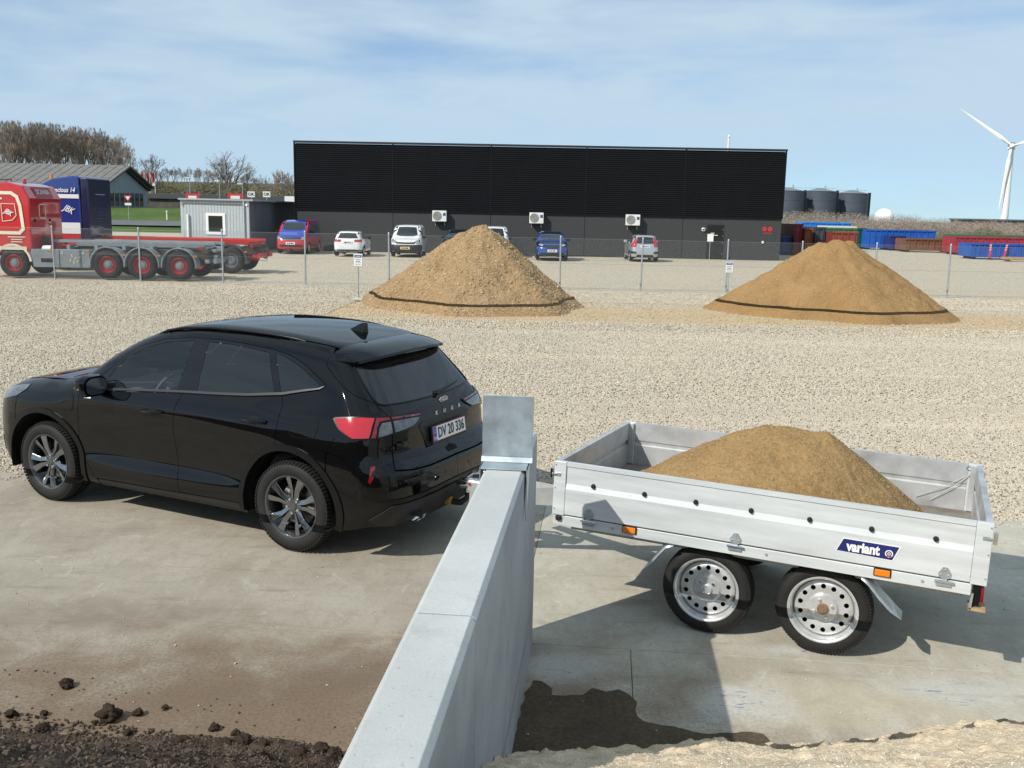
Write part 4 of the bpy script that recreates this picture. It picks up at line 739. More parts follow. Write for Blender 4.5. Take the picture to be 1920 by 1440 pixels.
# number plate
PM = frame_matrix((-.872, 0, .908), (0, -1, 0), (.12, 0, 1)) @ Matrix.Translation((0, 0, .012))
panel(K, 'plate_recess', [(-1.035, 1.005), (-1.10, 1.028), (ST, 1.032), (ST, .815), (-1.13, .820)], PLA, car, both=True, off=.004, rim=.004)
def pbox(mb, x0, x1, y0, y1, z0, z1): return mb.box(x0, x1, y0, y1, z0, z1, PM)
pl = pbox(MB(), -.268, .268, -.080, .066, -.008, .003).build('number_plate', PLA, car, bevel=.003)
pbox(MB(), -.257, .257, -.060, .060, .003, .0055).build('plate_border', mat('plate_red', (.5, .02, .02), .4), pl); pbox(MB(), -.252, .252, -.056, .056, .0055, .008).build('plate_face', WHT, pl); pbox(MB(), -.252, -.205, -.056, .056, .008, .009).build('country_strip', BLU, pl)
text_mesh('plate_number', 'DV 20 336', .118, INK, pl, PM @ Matrix.Translation((.022, -.001, .0095)), sx=.80, bold=.0012)
text_mesh('country_code', 'DK', .034, WHT, pl, PM @ Matrix.Translation((-.229, -.034, .0098)))
for i in range(8):
    a = i / 8 * 2 * math.pi; pbox(MB(), -.229 + .013 * math.cos(a) - .0025, -.229 + .013 * math.cos(a) + .0025, .022 + .013 * math.sin(a) - .0025, .022 + .013 * math.sin(a) + .0025, .009, .0098).build('star', mat('star_yellow', (.8, .6, .05), .5), pl)
# lettering and emblem
for i, ch in enumerate('KUGA'):
    y = .115 - i * .122; P = K.wrap(np.array([(ST + .0, 1.0)])); q = K.cast(np.array([(-1.8, y, 1.052)]), np.array([(1., 0, 0)]))[0]; n_ = K.normal(q[None])[0]
    text_mesh('letter', ch, .044, CHR, tgate, frame_matrix(q + n_ * .003, (-n_[1], n_[0], 0), (0, 0, 1)), extrude=.002, sx=1.15, bold=.0004)
q = K.cast(np.array([(-1.8, -.07, 1.128)]), np.array([(1., 0, 0)]))[0]; n_ = K.normal(q[None])[0]; EM = frame_matrix(q + n_ * .004, (-n_[1], n_[0], 0), (0, 0, 1))
m = MB(); el = lambda a, b, z: [EM @ Vector((a * math.cos(t), b * math.sin(t), z)) for t in np.linspace(0, 2 * math.pi, 33)[:-1]]
def disc(a, b, z0, z1, mt, nm, par): m = MB(); m.add(el(a, b, z0) + el(a * .97, b * .97, z1), [tuple(range(32, 64))] + [(i, (i + 1) % 32, 32 + (i + 1) % 32, 32 + i) for i in range(32)]); return m.build(nm, mt, par)
em = disc(.066, .026, -.004, .005, CHR, 'emblem', tgate); disc(.060, .0215, .004, .0062, mat('emblem_blue', (.008, .03, .16), .15, coat=1.), 'emblem_field', em)
text_mesh('emblem_script', 'Ford', .040, CHR, em, EM @ Matrix.Translation((0, .0, .0068)), shear=.35, sx=1.05)
panel(K, 'tailgate_handle', [(ST + .075, .742), (ST + .075, .775), (ST + .0, .79), (ST + .0, .742)], DARK, tgate, both=True, off=.003, rim=.004, step=.02)
# exhaust tips, parking sensors, tow bar
for sg in (1, -1):
    m = MB(); y0 = .52 * sg
    sec = lambda x, s_: [(x + (.05 * (zz < 0)), y0 + yy * s_, .335 + zz * s_) for yy, zz in ((-.085, -.01), (-.07, .022), (.03, .03), (.09, .022), (.10, -.01), (.05, -.03), (-.05, -.03))]
    a = sec(-.985, 1); b = sec(-.80, 1); c_ = sec(-.975, .82); d_ = sec(-.86, .8)
    m.add(a + b + c_ + d_, [(i, (i + 1) % 7, 7 + (i + 1) % 7, 7 + i) for i in range(7)] + [(i, (i + 1) % 7, 14 + (i + 1) % 7, 14 + i) for i in range(7)] + [(14 + i, 14 + (i + 1) % 7, 21 + (i + 1) % 7, 21 + i) for i in range(7)] + [tuple(range(21, 28))]); m.build('exhaust_tip', CHR, car, smooth=50)
for s_, z_ in ((-.56, .57), (-.90, .60), (-1.24, .61)):
    for sd in 'lr': panel(K, 'parking_sensor', [(s_ + .013 * math.cos(a), z_ + .013 * math.sin(a)) for a in np.linspace(0, 2 * math.pi, 13)[:-1]], SAT, car, off=.002, rim=.003, sides=sd, gap=0)
m = MB().tube([(-.70, 0, .33), (-.93, 0, .31), (-1.0, 0, .315), (-1.055, 0, .36), (-1.06, 0, .40)], [.028, .026, .026, .022, .020], 10); tb = m.build('tow_bar', PLA, car, smooth=60)
m = MB(); m.lathe([(.0, .026), (.015, .022), (.025, .006), (.025, -.006), (.015, -.022)], 16, Matrix.Translation((-1.06, 0, .425)) @ Matrix.Rotation(R(90), 4, 'X')); m.build('tow_ball', CHR, tb, smooth=60)
MB().cyl((-.88, .03, .325), (-.925, .03, .325), .034, n=12).build('socket_cap', mat('yellow_brass', (.35, .2, .03), .5), tb)
MB().box(-.80, -.70, -.5, .5, .28, .36).build('tow_beam', DARK, car)
# cabin
m = MB(); m.box(1.78, 2.30, -.72, .72, .84, 1.08); m.build('dashboard', SEAT, car, bevel=.06, seg=3)
for sg in (1, -1):
    st = MB().box(.95, 1.42, sg * .40 - .25, sg * .40 + .25, .48, .72).build('front_seat', SEAT, car, bevel=.06, seg=3)
    MB().box(-.10, .10, -.24, .24, 0, .62, Matrix.Translation((1.0, sg * .40, .68)) @ Matrix.Rotation(R(-16), 4, 'Y')).build('backrest', SEAT, st, bevel=.06, seg=3)
    MB().box(-.05, .05, -.14, .14, 0, .17, Matrix.Translation((.80, sg * .40, 1.32)) @ Matrix.Rotation(R(-12), 4, 'Y')).build('headrest', SEAT, st, bevel=.04, seg=3)
rs = MB().box(.05, .50, -.66, .66, .48, .70).build('rear_seat', SEAT, car, bevel=.06, seg=3); MB().box(-.09, .09, -.66, .66, 0, .60, Matrix.Translation((.06, 0, .66)) @ Matrix.Rotation(R(-20), 4, 'Y')).build('backrest', SEAT, rs, bevel=.05, seg=3)
for y in (.4, 0, -.4): MB().box(-.04, .04, -.12, .12, 0, .16, Matrix.Translation((-.13, y, 1.22)) @ Matrix.Rotation(R(-14), 4, 'Y')).build('headrest', SEAT, rs, bevel=.03, seg=3)
SWM = Matrix.Translation((1.70, .40, 1.02)) @ Matrix.Rotation(R(-25), 4, 'Y') @ Matrix.Rotation(R(90), 4, 'Z')
m = MB(); m.lathe([(.185 + .014 * math.cos(t), .014 * math.sin(t)) for t in np.linspace(0, 2 * math.pi, 9)[:-1]], 28, SWM, closed=True); m.box(-.18, .18, -.008, .008, -.02, .02, SWM); m.box(-.07, .07, -.02, .03, -.06, .06, SWM); m.box(-.02, .02, -.01, .01, -.18, 0, SWM); m.build('steering_wheel', SEAT, car, smooth=40)
MB().box(-.55, 2.2, -.78, .78, .42, .50).build('cabin_floor', DARK, car)
hl = [(x, seam_y(x) - .05) for x in np.linspace(1.5, -.3, 10)]; panel(K, 'headliner', hl + [(x, -y) for x, y in hl[::-1]], mat('headliner_cloth', (.42, .42, .41), .9), car, proj='top', off=-.05, step=.15, rim=0)
MB().box(1.50, 1.52, -.12, .12, 1.46, 1.53).build('rear_view_mirror', SEAT, car, bevel=.01)
# wheels
def suv_wheel():
    w = empty('wheel'); Rr, r = .36, .243
    m = MB(); prof = [(r - .008, .055), (r + .006, .098), (r + .020, .108), (r + .055, .113), (.325, .106), (.343, .092), (.343, -.092), (.325, -.106), (r + .02, -.108), (r - .008, -.055)]
    m.lathe(prof, 64, closed=True); ty = m.build('tyre', RUB, w, smooth=35)
    m = MB()
    for i in range(72):     # tread blocks: shoulder lugs and angled centre lugs
        a = 2 * math.pi * i / 72
        for y0, y1, da in ((.066, .104, .0), (-.104, -.066, .0), (.012, .060, .35), (-.060, -.012, -.35)):
            v = []
            for yy, kk in ((y0, -.5), (y1, .5)):
                for t in (-.30, .30):
                    aa = a + (t + da * kk) * 2 * math.pi / 72 * 1.15
                    for rr in (.338, .360 if abs(yy) < .1 else .348): v.append((rr * math.cos(aa), yy, rr * math.sin(aa)))
            m.add(v, [(0, 1, 3, 2), (4, 6, 7, 5), (0, 4, 5, 1), (2, 3, 7, 6), (1, 5, 7, 3)])
    m.build('tread', RUB, ty)
    m = MB(); m.lathe([(r - .012, -.1), (r - .018, -.02), (r - .018, .075), (r - .004, .100), (r + .006, .103), (r + .006, .094)], 56); m.build('rim', RIMD, w, smooth=40)
    sp = MB()
    for i in range(5):
        for s_ in (1, -1):
            a = 2 * math.pi * i / 5 + R(90); ca, sa = math.cos(a), math.sin(a); T_ = lambda u, t, y: (u * ca - t * sa, y, u * sa + t * ca)
            pin = [(.040, .003 * s_), (.045, .036 * s_)]; pmid = [(.13, .008 * s_), (.125, .047 * s_)]; po = [(.230, .034 * s_), (.226, .095 * s_)]
            v = []
            for (u0, t0), (u1, t1), yy in ((pin[0], pin[1], .070), (pmid[0], pmid[1], .082), (po[0], po[1], .094)):
                v += [T_(u0, t0, yy), T_(u1, t1, yy - .012), T_(u1, t1, yy - .035), T_(u0, t0, yy - .035)]
            sp.add(v, [(j * 4 + k, j * 4 + (k + 1) % 4, j * 4 + 4 + (k + 1) % 4, j * 4 + 4 + k) for j in range(2) for k in range(4)] + [(0, 1, 2, 3), (8, 9, 10, 11)])
    sp.build('spokes', RIM, w, bevel=.004)
    m = MB(); m.lathe([(.0, .078), (.03, .078), (.034, .070), (.07, .062), (.075, .03)], 24); h = m.build('hub', RIMD, w, smooth=40)
    for i in range(5): a = 2 * math.pi * i / 5 + R(54); MB().cyl((.056 * math.cos(a), .055, .056 * math.sin(a)), (.056 * math.cos(a), .080, .056 * math.sin(a)), .011, n=6).build('lug_nut', CHR, h)
    m = MB(); m.lathe([(.06, .0), (.165, .0), (.165, -.025), (.06, -.025)], 40, closed=True); m.build('brake_disc', STEEL, w, smooth=40)
    MB().box(-.06, .06, -.03, .02, .10, .19).build('brake_caliper', DARK, w, bevel=.01)
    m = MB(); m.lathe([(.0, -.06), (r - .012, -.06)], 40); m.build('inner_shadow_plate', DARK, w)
    return w
w0 = suv_wheel()
for i, (x, sg) in enumerate(((0, 1), (2.71, 1), (0, -1), (2.71, -1))):
    w = w0 if i == 0 else copy_tree(w0); w.parent = car; w.location = (x, .795 * sg, .36); w.rotation_euler = (0, R(-8 + 37 * i), 0 if sg > 0 else math.pi)
# ------------------------------------------------------------------ the trailer and its load
ALU = mat('brushed_aluminium', (.615, .645, .66), .5, metal=.25, var=.16, scale=5, var_rough=.08, stretch=(.3, 3, 3))
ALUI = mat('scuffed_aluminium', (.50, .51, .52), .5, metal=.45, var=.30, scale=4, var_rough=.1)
FRAME = mat('galvanised_frame', (.40, .41, .40), .55, metal=.5, var=.25, scale=7)
WHEELS = mat('silver_steel_wheel', (.66, .67, .68), .36, metal=.6, var=.15, scale=18)
AMB = mat('amber_lens', (.75, .20, .01), .15, coat=1.)
PLY = mat('trailer_floor_board', (.20, .17, .14), .8, var=.4, scale=6)
trl = empty('trailer'); PT, RL = R(1.007), R(1.456)
trl.matrix_world = Matrix.Translation((.5911, 6.9394, .0246)) @ Matrix.Rotation(R(156.618), 4, 'Z') @ Matrix.Rotation(-PT, 4, 'Y') @ Matrix.Rotation(RL, 4, 'X')
tag(trl, 'tandem-axle aluminium trailer loaded with sand, hitched behind the black SUV', 'trailer')
LN, HW, ZB, ZT = 2.61, .818, .625, .978
def dropside(mb, mirror, x0, x1):
    s = -1 if mirror else 1
    sec = [(HW - .003, ZB), (HW, ZB + .004), (HW, .800), (HW - .009, .836), (HW - .009, ZT - .026), (HW - .002, ZT - .026), (HW - .002, ZT), (HW - .036, ZT), (HW - .036, .838), (HW - .026, .828), (HW - .026, .806), (HW - .036, .796), (HW - .036, ZB)]
    return mb.prism([(y * s, z) for y, z in sec], x0, x1, 'x')
for mi, nm in ((False, 'near'), (True, 'far')):
    s = -1 if mi else 1
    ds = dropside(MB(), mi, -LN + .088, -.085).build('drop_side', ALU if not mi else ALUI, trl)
    for x0, x1 in ((-.083, 0), (-LN, -LN + .086)):
        po = MB().box(x0, x1, *sorted((s * (HW - .036), s * (HW + .002))), ZB - .008, ZT + .001).build('corner_post', ALU, trl, bevel=.003)
        for z in (.66, .80, .955): MB().cyl((x1 - .012 if x0 > -1 else x0 + .012, s * (HW + .001), z), (x1 - .012 if x0 > -1 else x0 + .012, s * (HW + .007), z), .006, .004, 8).build('rivet', FRAME, po)
    for x in (-.253, -1.209, -2.39):
        h = empty('hinge', parent=trl); y0, y1 = HW + .001, HW + .005
        pl_ = [(x + .012, .600), (x + .012, .622), (x + .030, .632), (x + .032, .655), (x + .010, .690), (x - .014, .690), (x - .036, .655), (x - .034, .632), (x - .016, .622), (x - .016, .600)]
        MB().prism(pl_, s * y0, s * y1, 'y').build('hinge_leaf', GALV, h); m = MB().cyl((x - .052, s * (HW + .008), .606), (x + .048, s * (HW + .008), .606), .0085, n=10); m.build('hinge_pin', CHR, h, smooth=50)
        MB().box(x - .040, x + .040, *sorted((s * y0, s * y1)), .578, .604).build('hinge_base', GALV, h)
        for dx, z in ((-.020, .645), (.018, .645), (-.002, .676)): MB().cyl((x + dx, s * y1, z), (x + dx, s * (y1 + .004), z), .005, .003, 8).build('rivet', CHR, h)
    for x in (-.273, -.616, -.946, -1.287, -1.632, -1.98, -2.325):
        m = MB().cyl((x, s * (HW - .018), .844), (x, s * (HW + .001), .843), .0165, .0150, 14); m.cyl((x, s * (HW + .001), .843), (x, s * (HW + .012), .843), .0135, .010, 14); m.build('tie_knob', RUB, trl, smooth=50)
    MB().box(-2.535, -.005, *sorted((s * (HW - .035), s * (HW - .006))), .548, ZB - .010).build('side_rail', ALU, trl, bevel=.003)
    for x in (-.534, -2.063):
        a = MB().box(x - .048, x + .048, *sorted((s * (HW - .006), s * (HW + .004))), .572, .620).build('side_marker', SAT, trl, bevel=.003); MB().box(x - .042, x + .042, *sorted((s * (HW + .003), s * (HW + .011))), .577, .615).build('marker_lens', AMB, a, bevel=.003)
    MB().prism([(-.030, .582), (-.064, .582), (-.068, .612), (-.026, .612)], s * (HW - .01), s * (HW + .014), 'y').build('rubber_stop', RUB, trl, bevel=.005)
    for x in (-.42, -1.4, -2.28): MB().cyl((x, s * (HW - .007), .585), (x, s * (HW - .001), .585), .009, n=8).build('bolt', FRAME, trl)
    # over-centre latches on the corners
    for x in (-LN, 0):
        d = -1 if x else 1; la = empty('corner_latch', parent=trl)
        MB().box(*sorted((x - .012 * d, x - .050 * d)), *sorted((s * (HW + .002), s * (HW + .006))), .880, .904).build('latch_plate', GALV, la, bevel=.003)
        m = MB(); m.tube([(x - .02 * d, s * (HW + .008), .892), (x + .012 * d, s * (HW + .012), .892)], .006, 8); m.box(*sorted((x + .006 * d, x + .026 * d)), *sorted((s * (HW - .022), s * (HW + .008))), .862, .930); m.build('latch_lever', CHR, la, bevel=.004)
# headboard and tailboard
for x0, x1, nm in ((-.038, -.002, 'headboard'), (-LN + .002, -LN + .038, 'tailboard')):
    f = x1 < -.001 and x0 > -1; sec = [(x0 if not f else x1, ZB), (x0 if not f else x1, ZT), (x1 if not f else x0, ZT), (x1 if not f else x0, .842), ((x0 + x1) / 2, .832), ((x0 + x1) / 2, .806), (x1 if not f else x0, .796), (x1 if not f else x0, ZB)]
    MB().prism(sec, -HW + .037, HW - .037, 'y').build(nm, ALUI, trl)
for x in (-.055, -LN + .055):
    for s in (1, -1): MB().box(x - .018, x + .018, *sorted((s * (HW - .062), s * (HW - .037))), .645, ZT - .004).build('inner_stake', ALUI, trl, bevel=.003)
MB().box(-LN + .01, -.01, -HW + .04, HW - .04, .620, .640).build('load_floor', PLY, trl)
m = MB()
for a in ((.05, 'x'),): pass
for y in (-.68, .68): MB().box(-2.5, -.1, y - .03, y + .03, .50, .62).build('chassis_beam', FRAME, trl, bevel=.004)
for s in (1, -1):   # tapered drawbar cheeks
    MB().prism([(.92, .44), (.92, .52), (.0, .60), (-1.2, .60), (-1.2, .545), (-.55, .46), (.0, .43)], -.004, .004, 'y', Matrix.Translation((.02, s * .08, 0)) @ Matrix.Rotation(-s * R(23), 4, 'Z')).build('drawbar_cheek', mat('pale_galvanised', (.52, .53, .52), .55, metal=.4, var=.2, scale=6), trl)
MB().box(.55, 1.0, -.045, .045, .44, .52).build('drawbar', FRAME, trl, bevel=.006)
cp = empty('coupling', parent=trl); m = MB(); m.tube([(.78, 0, .50), (.98, 0, .50), (1.06, 0, .49), (1.10, 0, .475)], [.035, .045, .048, .03], 12); m.build('coupling_head', CHR, cp, smooth=50)
MB().tube([(1.02, 0, .545), (.97, 0, .585), (.88, 0, .60), (.80, 0, .575)], [.014, .016, .016, .014], 8).build('coupling_handle', CHR, cp, smooth=50)
MB().cyl((.98, -.02, .50), (.98, .055, .50), .012, n=8).build('coupling_pin', REDL, cp)
jw = empty('jockey_wheel', parent=trl); MB().cyl((.62, -.14, .25), (.62, -.14, .80), .022, n=10).build('jockey_tube', GALV, jw, smooth=50); m = MB(); m.lathe([(.03, -.03), (.09, -.03), (.1, -.015), (.1, .015), (.09, .03), (.03, .03)], 20, Matrix.Translation((.62, -.14, .22))); m.build('jockey_tyre', RUB, jw, smooth=40)
# axles, mudguards
for x in (-1.038, -1.750):
    MB().box(x - .03, x + .03, -.66, .66, .31, .37).build('axle', FRAME, trl, bevel=.005)
    for s in (1, -1): MB().box(x - .12, x + .04, s * .60 - .02, s * .60 + .02, .30, .52).build('suspension_arm', FRAME, trl, bevel=.01)
for s in (1, -1):
    for pts in ([(-.825, .556), (-.775, .536), (-.735, .484), (-.69, .42), (-.624, .331)], [(-1.955, .556), (-2.0, .52), (-2.066, .446), (-2.13, .388), (-2.194, .325)]):
        m = MB(); n = len(pts); ys_ = [s * q for q in (.615, .655, .775, .812)]; zo = [-.022, 0, 0, -.022]
        v = [(x, y, z + dz) for (x, z) in pts for y, dz in zip(ys_, zo)]; v[-4] = (v[-4][0], v[-4][1] + .02 * s, v[-4][2] + .02); v[-1] = (v[-1][0], v[-1][1] - .02 * s, v[-1][2] + .02)
        m.add(v, [(i * 4 + k, i * 4 + k + 1, (i + 1) * 4 + k + 1, (i + 1) * 4 + k) for i in range(n - 1) for k in range(3)]); o = m.build('mudguard', GALV, trl, smooth=60); sd = o.modifiers.new('thick', 'SOLIDIFY'); sd.thickness = .003
def trailer_wheel(rust=False):
    w = empty('wheel'); Rr, r = .286, .203
    m = MB(); m.lathe([(r - .006, .05), (r + .008, .074), (r + .03, .080), (.252, .076), (.270, .066), (.281, .052), (.286, .0), (.281, -.052), (.270, -.066), (.252, -.076), (r + .008, -.07), (r - .006, -.05)], 64, closed=True); ty = m.build('tyre', RUB, w, smooth=30)
    m = MB()
    for i in range(90):
        a = 2 * math.pi * i / 90
        for y0, y1 in ((.036, .067), (-.067, -.036), (-.028, -.002), (.002, .028)):
            v = []
            for yy in (y0, y1):
                for t in (-.33, .33):
                    aa = a + t * 2 * math.pi / 90 + yy * .6
                    for rr in (.262, .2885 if abs(yy) < .06 else .279): v.append((rr * math.cos(aa), yy, rr * math.sin(aa)))
            m.add(v, [(0, 1, 3, 2), (4, 6, 7, 5), (0, 4, 5, 1), (2, 3, 7, 6), (1, 5, 7, 3)])
    m.build('tread', RUB, ty)
    m = MB(); m.lathe([(r + .004, .070), (r + .006, .078), (r - .004, .079), (r - .012, .068), (r - .020, .030), (r - .028, .018)], 56); m.build('rim_flange', WHEELS, w, smooth=60)
    # pierced wheel disc: 14 round openings
    pts = []; edges = []; loops = [[(.156 * math.cos(a), .156 * math.sin(a)) for a in np.linspace(0, 2 * math.pi, 49)[:-1]]]
    for i in range(14):
        a = 2 * math.pi * i / 14 + .1; loops.append([(.122 * math.cos(a) + .0135 * math.cos(t), .122 * math.sin(a) + .0135 * math.sin(t)) for t in np.linspace(0, 2 * math.pi, 13)[:-1]])
    for rr in (.145, .100, .082, .070): pts += [(rr * math.cos(a), rr * math.sin(a)) for a in np.linspace(0, 2 * math.pi, 49)[:-1]]
    base = len(pts)
    for Lp in loops: n = len(pts); pts += Lp; edges += [(n + i, n + (i + 1) % len(Lp)) for i in range(len(Lp))]
    pts += [(.05 * math.cos(a), .05 * math.sin(a)) for a in np.linspace(0, 2 * math.pi, 25)[:-1]] + [(0, 0)]
    vo, _, fo, _, _, _ = geometry.delaunay_2d_cdt([Vector(q) for q in pts], edges, [], 0, 1e-6); keep = []
    hp = lambda rr: float(np.interp(rr, [0, .05, .070, .082, .100, .122, .145, .156, .2], [.050, .050, .050, .030, .036, .040, .034, .022, .02]))
    for f in fo:
        c = sum((Vector(vo[i]) for i in f), Vector((0, 0))) / 3
        if c.length < .156 and not any(math.hypot(c.x - .122 * math.cos(2 * math.pi * i / 14 + .1), c.y - .122 * math.sin(2 * math.pi * i / 14 + .1)) < .0130 for i in range(14)): keep.append(f)
    m = MB(); m.add([(v.x, hp(v.length), v.y) for v in vo], keep); o = m.build('wheel_disc', WHEELS, w, smooth=50)
    m = MB(); m.lathe([(0, .066), (.024, .066), (.030, .060), (.030, .048)], 24); m.build('hub_cap', mat('rusty_hub', (.20, .12, .07), .8, var=.4, scale=25) if rust else WHEELS, w, smooth=40)
    for i in range(4):
        a = 2 * math.pi * i / 4 + .2; m = MB().cyl((.050 * math.cos(a), .045, .050 * math.sin(a)), (.050 * math.cos(a), .062, .050 * math.sin(a)), .0095, .008, 6); m.build('wheel_bolt', CHR, w)
    m = MB(); m.lathe([(0, -.01), (r - .02, -.01)], 32); m.build('drum_backplate', DARK, w); m = MB(); m.lathe([(r - .006, -.06), (r - .026, -.02), (r - .026, .03)], 40); m.build('rim_barrel', FRAME, w, smooth=50)
    for ch in w.children:
        if ch.name.split('.')[0] in ('wheel_disc', 'hub_cap', 'wheel_bolt'): ch.scale = (1.13, 1, 1.13)
    return w
wA = trailer_wheel(False); wB = trailer_wheel(True)
for src, x, s, first in ((wA, -1.038, 1, True), (wB, -1.750, 1, True), (wA, -1.038, -1, False), (wB, -1.750, -1, False)):
    w = src if first else copy_tree(src); w.parent = trl; y = s * .665
    w.location = (x, y, .286 - (.0246 + PT * x + RL * y)); w.rotation_euler = (0, R(31 * x), 0 if s > 0 else math.pi)
# sticker: dark blue field with white lettering
def onside(x, z, y): return Vector((x, y, z))
sk = [(-1.800, .688), (-1.834, .764), (-2.140, .762), (-2.108, .680)]; NAVY = mat('sticker_navy', (.012, .02, .13), .35)
st = MB().prism([(-1.794, .684), (-1.832, .769), (-2.150, .767), (-2.112, .674)], HW + .0005, HW + .002, 'y').build('maker_sticker', WHT, trl); MB().prism(sk, HW + .002, HW + .003, 'y').build('sticker_field', NAVY, st)
SM = frame_matrix((-1.945, HW + .0035, .722), (-1, 0, .01), (0, 0, 1)); text_mesh('sticker_text', 'variant', .082, WHT, st, SM, sx=.80, bold=.0035, extrude=.0006)
for r_, mt, dy in ((.022, WHT, .0040), (.016, NAVY, .0044), (.009, WHT, .0048), (.005, INK, .0052)):
    m = MB(); m.lathe([(0, HW + dy), (r_, HW + dy)], 24, Matrix.Translation((-2.088, 0, .716))); m.build('sticker_emblem', mt, st)
MB().prism([(-2.074, .698), (-2.104, .698), (-2.100, .706), (-2.078, .706)], HW + .0054, HW + .0058, 'y').build('sticker_flag', REDL, st)
# rear lamp, bracket and plank
rl_ = empty('rear_lamp', parent=trl); MB().box(-2.585, -2.545, .70, .80, .49, .615).build('lamp_housing', SAT, rl_, bevel=.004); MB().box(-2.605, -2.585, .705, .795, .51, .60).build('lamp_lens', REDD, rl_, bevel=.004)
MB().box(-2.62, -2.53, .69, .815, .462, .478).build('lamp_step', mat('bare_wood', (.42, .29, .16), .8, var=.3, scale=12), rl_); MB().prism([(-2.53, .47), (-2.54, .56), (-2.55, .56), (-2.545, .46)], .79, .815, 'y').build('lamp_bracket', FRAME, rl_)
rl2 = copy_tree(rl_, trl); rl2.location.y = -1.52
# tension wires seen against the far side
text_mesh('approval_mark', 'CE', .045, INK, trl, frame_matrix((-2.535, -HW + .0365, .945), (-1, 0, 0), (0, 0, 1)), extrude=.0003)
for x1, z1 in ((-2.20, .70), (-2.30, .69)): MB().tube([(-2.56, -HW + .042, .93), ((-2.56 + x1) / 2, -HW + .06, .80), (x1, -HW + .05, z1)], .0025, 6).build('tailboard_wire', FRAME, trl)
# sand load: a heap in the trailer's own frame, kept inside the boards
nx, ny = 420, 270; X, Y = np.meshgrid(np.linspace(-2.5, -.10, nx), np.linspace(-.775, .775, ny)); H = np.full_like(X, .2)
for (a, b_, z, sl) in ((-1.22, .02, 1.285, .64), (-1.32, .0, 1.285, .66), (-1.45, .0, 1.275, .70), (-1.60, -.02, 1.295, .80), (-1.05, .05, 1.20, .58), (-1.5, .15, 1.22, .70), (-1.3, .25, 1.15, .62), (-1.45, -.3, 1.12, .7)):
    d = np.hypot(X - a, (Y - b_) * .90); th = np.arctan2(Y - b_, X - a); H = smax(H, z - np.sqrt(d * d + .003) * sl * (1 + .05 * np.sin(3 * th + a * 9)), .10)
H = H - .02 + .035 * grid_noise(X, Y, 3.2, 41, 6, .6) + .009 * grid_noise(X, Y, 14, 42, 4, .5) + .004 * np.abs(grid_noise(X, Y, 34, 43, 3, .6)) - .03 * np.clip(grid_noise(X, Y, 6, 44, 3) - .25, 0, 1); f = H > .63; mask = f[:-1, :-1] | f[1:, 1:] | f[:-1, 1:] | f[1:, :-1]
ld = sheet('sand_load', X, Y, np.maximum(H, .632), SAND, None, True, mask); ld.matrix_world = trl.matrix_world.copy(); tag(ld, 'mound of damp yellow sand heaped inside the trailer', 'sand heap')
lg_ = ld.copy(); lg_.data = ld.data.copy(); COL.objects.link(lg_); lg_.name = 'load_grit'; lg_.parent = ld; lg_.matrix_local = Matrix(); del lg_['label']; del lg_['category']; scatter(lg_, 1500, .0025, .007, pebble_mat('load_grit', [(.30, .20, .10), (.24, .155, .072), (.38, .27, .15)]), seed=17, flat=.8); tag(lg_, kind='stuff')
# ------------------------------------------------------------------ chain-link fence
GP = mat('galvanised_post', (.42, .45, .47), .5, metal=.6, var=.15, scale=8)
WIRE = mat('galvanised_wire', (.24, .255, .265), .5, metal=.3)
FY = 34.45; FX = [-19.2, -16.25, -13.22, -10.30, -7.38, -4.42, -1.42, 1.62, 4.48, 7.50, 10.12, 12.72, 15.33, 18.2]
fence = empty('chain_link_fence', (0, FY, 0)); tag(fence, 'galvanised chain-link fence running across the yard behind the heaps', 'fence')
pm = MB().cyl((0, 0, -.05), (0, 0, 1.84), .030, n=10); pm.cyl((0, 0, 1.84), (0, 0, 1.875), .033, .020, 10); pme = pm.mesh('post', GP, 40)
for i, x in enumerate(FX): o = link_mesh('post', pme, None, fence, (x, 0, 0), (R(random.uniform(-.5, .5)), R(random.uniform(-.6, .6)), 0))
for a, b_ in zip(FX[:-1], FX[1:]):
    w = b_ - a; h = 1.74; z0 = .05; m = MB(); pit = .075; rr = .0021
    def wire(p, q):
        d = (Vector(q) - Vector(p)).normalized(); u = Vector((0, 1, 0)); v = d.cross(u); vs = []
        for e in (p, q):
            for k in range(3): t = 2 * math.pi * k / 3; vs.append(Vector(e) + (u * math.cos(t) + v * math.sin(t)) * rr)
        m.add(vs, [(k, (k + 1) % 3, 3 + (k + 1) % 3, 3 + k) for k in range(3)])
    n = int((w + h) / pit)
    for i in range(n + 1):
        s0 = -h + i * pit     # rising
        x0, x1 = max(0, s0), min(w, s0 + h)
        if x1 > x0: wire((a + x0, .031, z0 + x0 - s0), (a + x1, .031, z0 + x1 - s0)); wire((a + w - x0, .036, z0 + x0 - s0), (a + w - x1, .036, z0 + x1 - s0))
    o = m.build('wire_mesh', WIRE, fence); o['kind'] = 'stuff'
    for z in (.06, .92, 1.79): MB().cyl((a, .034, z), (b_, .034, z), .0035, n=5).build('tension_wire', WIRE, fence)
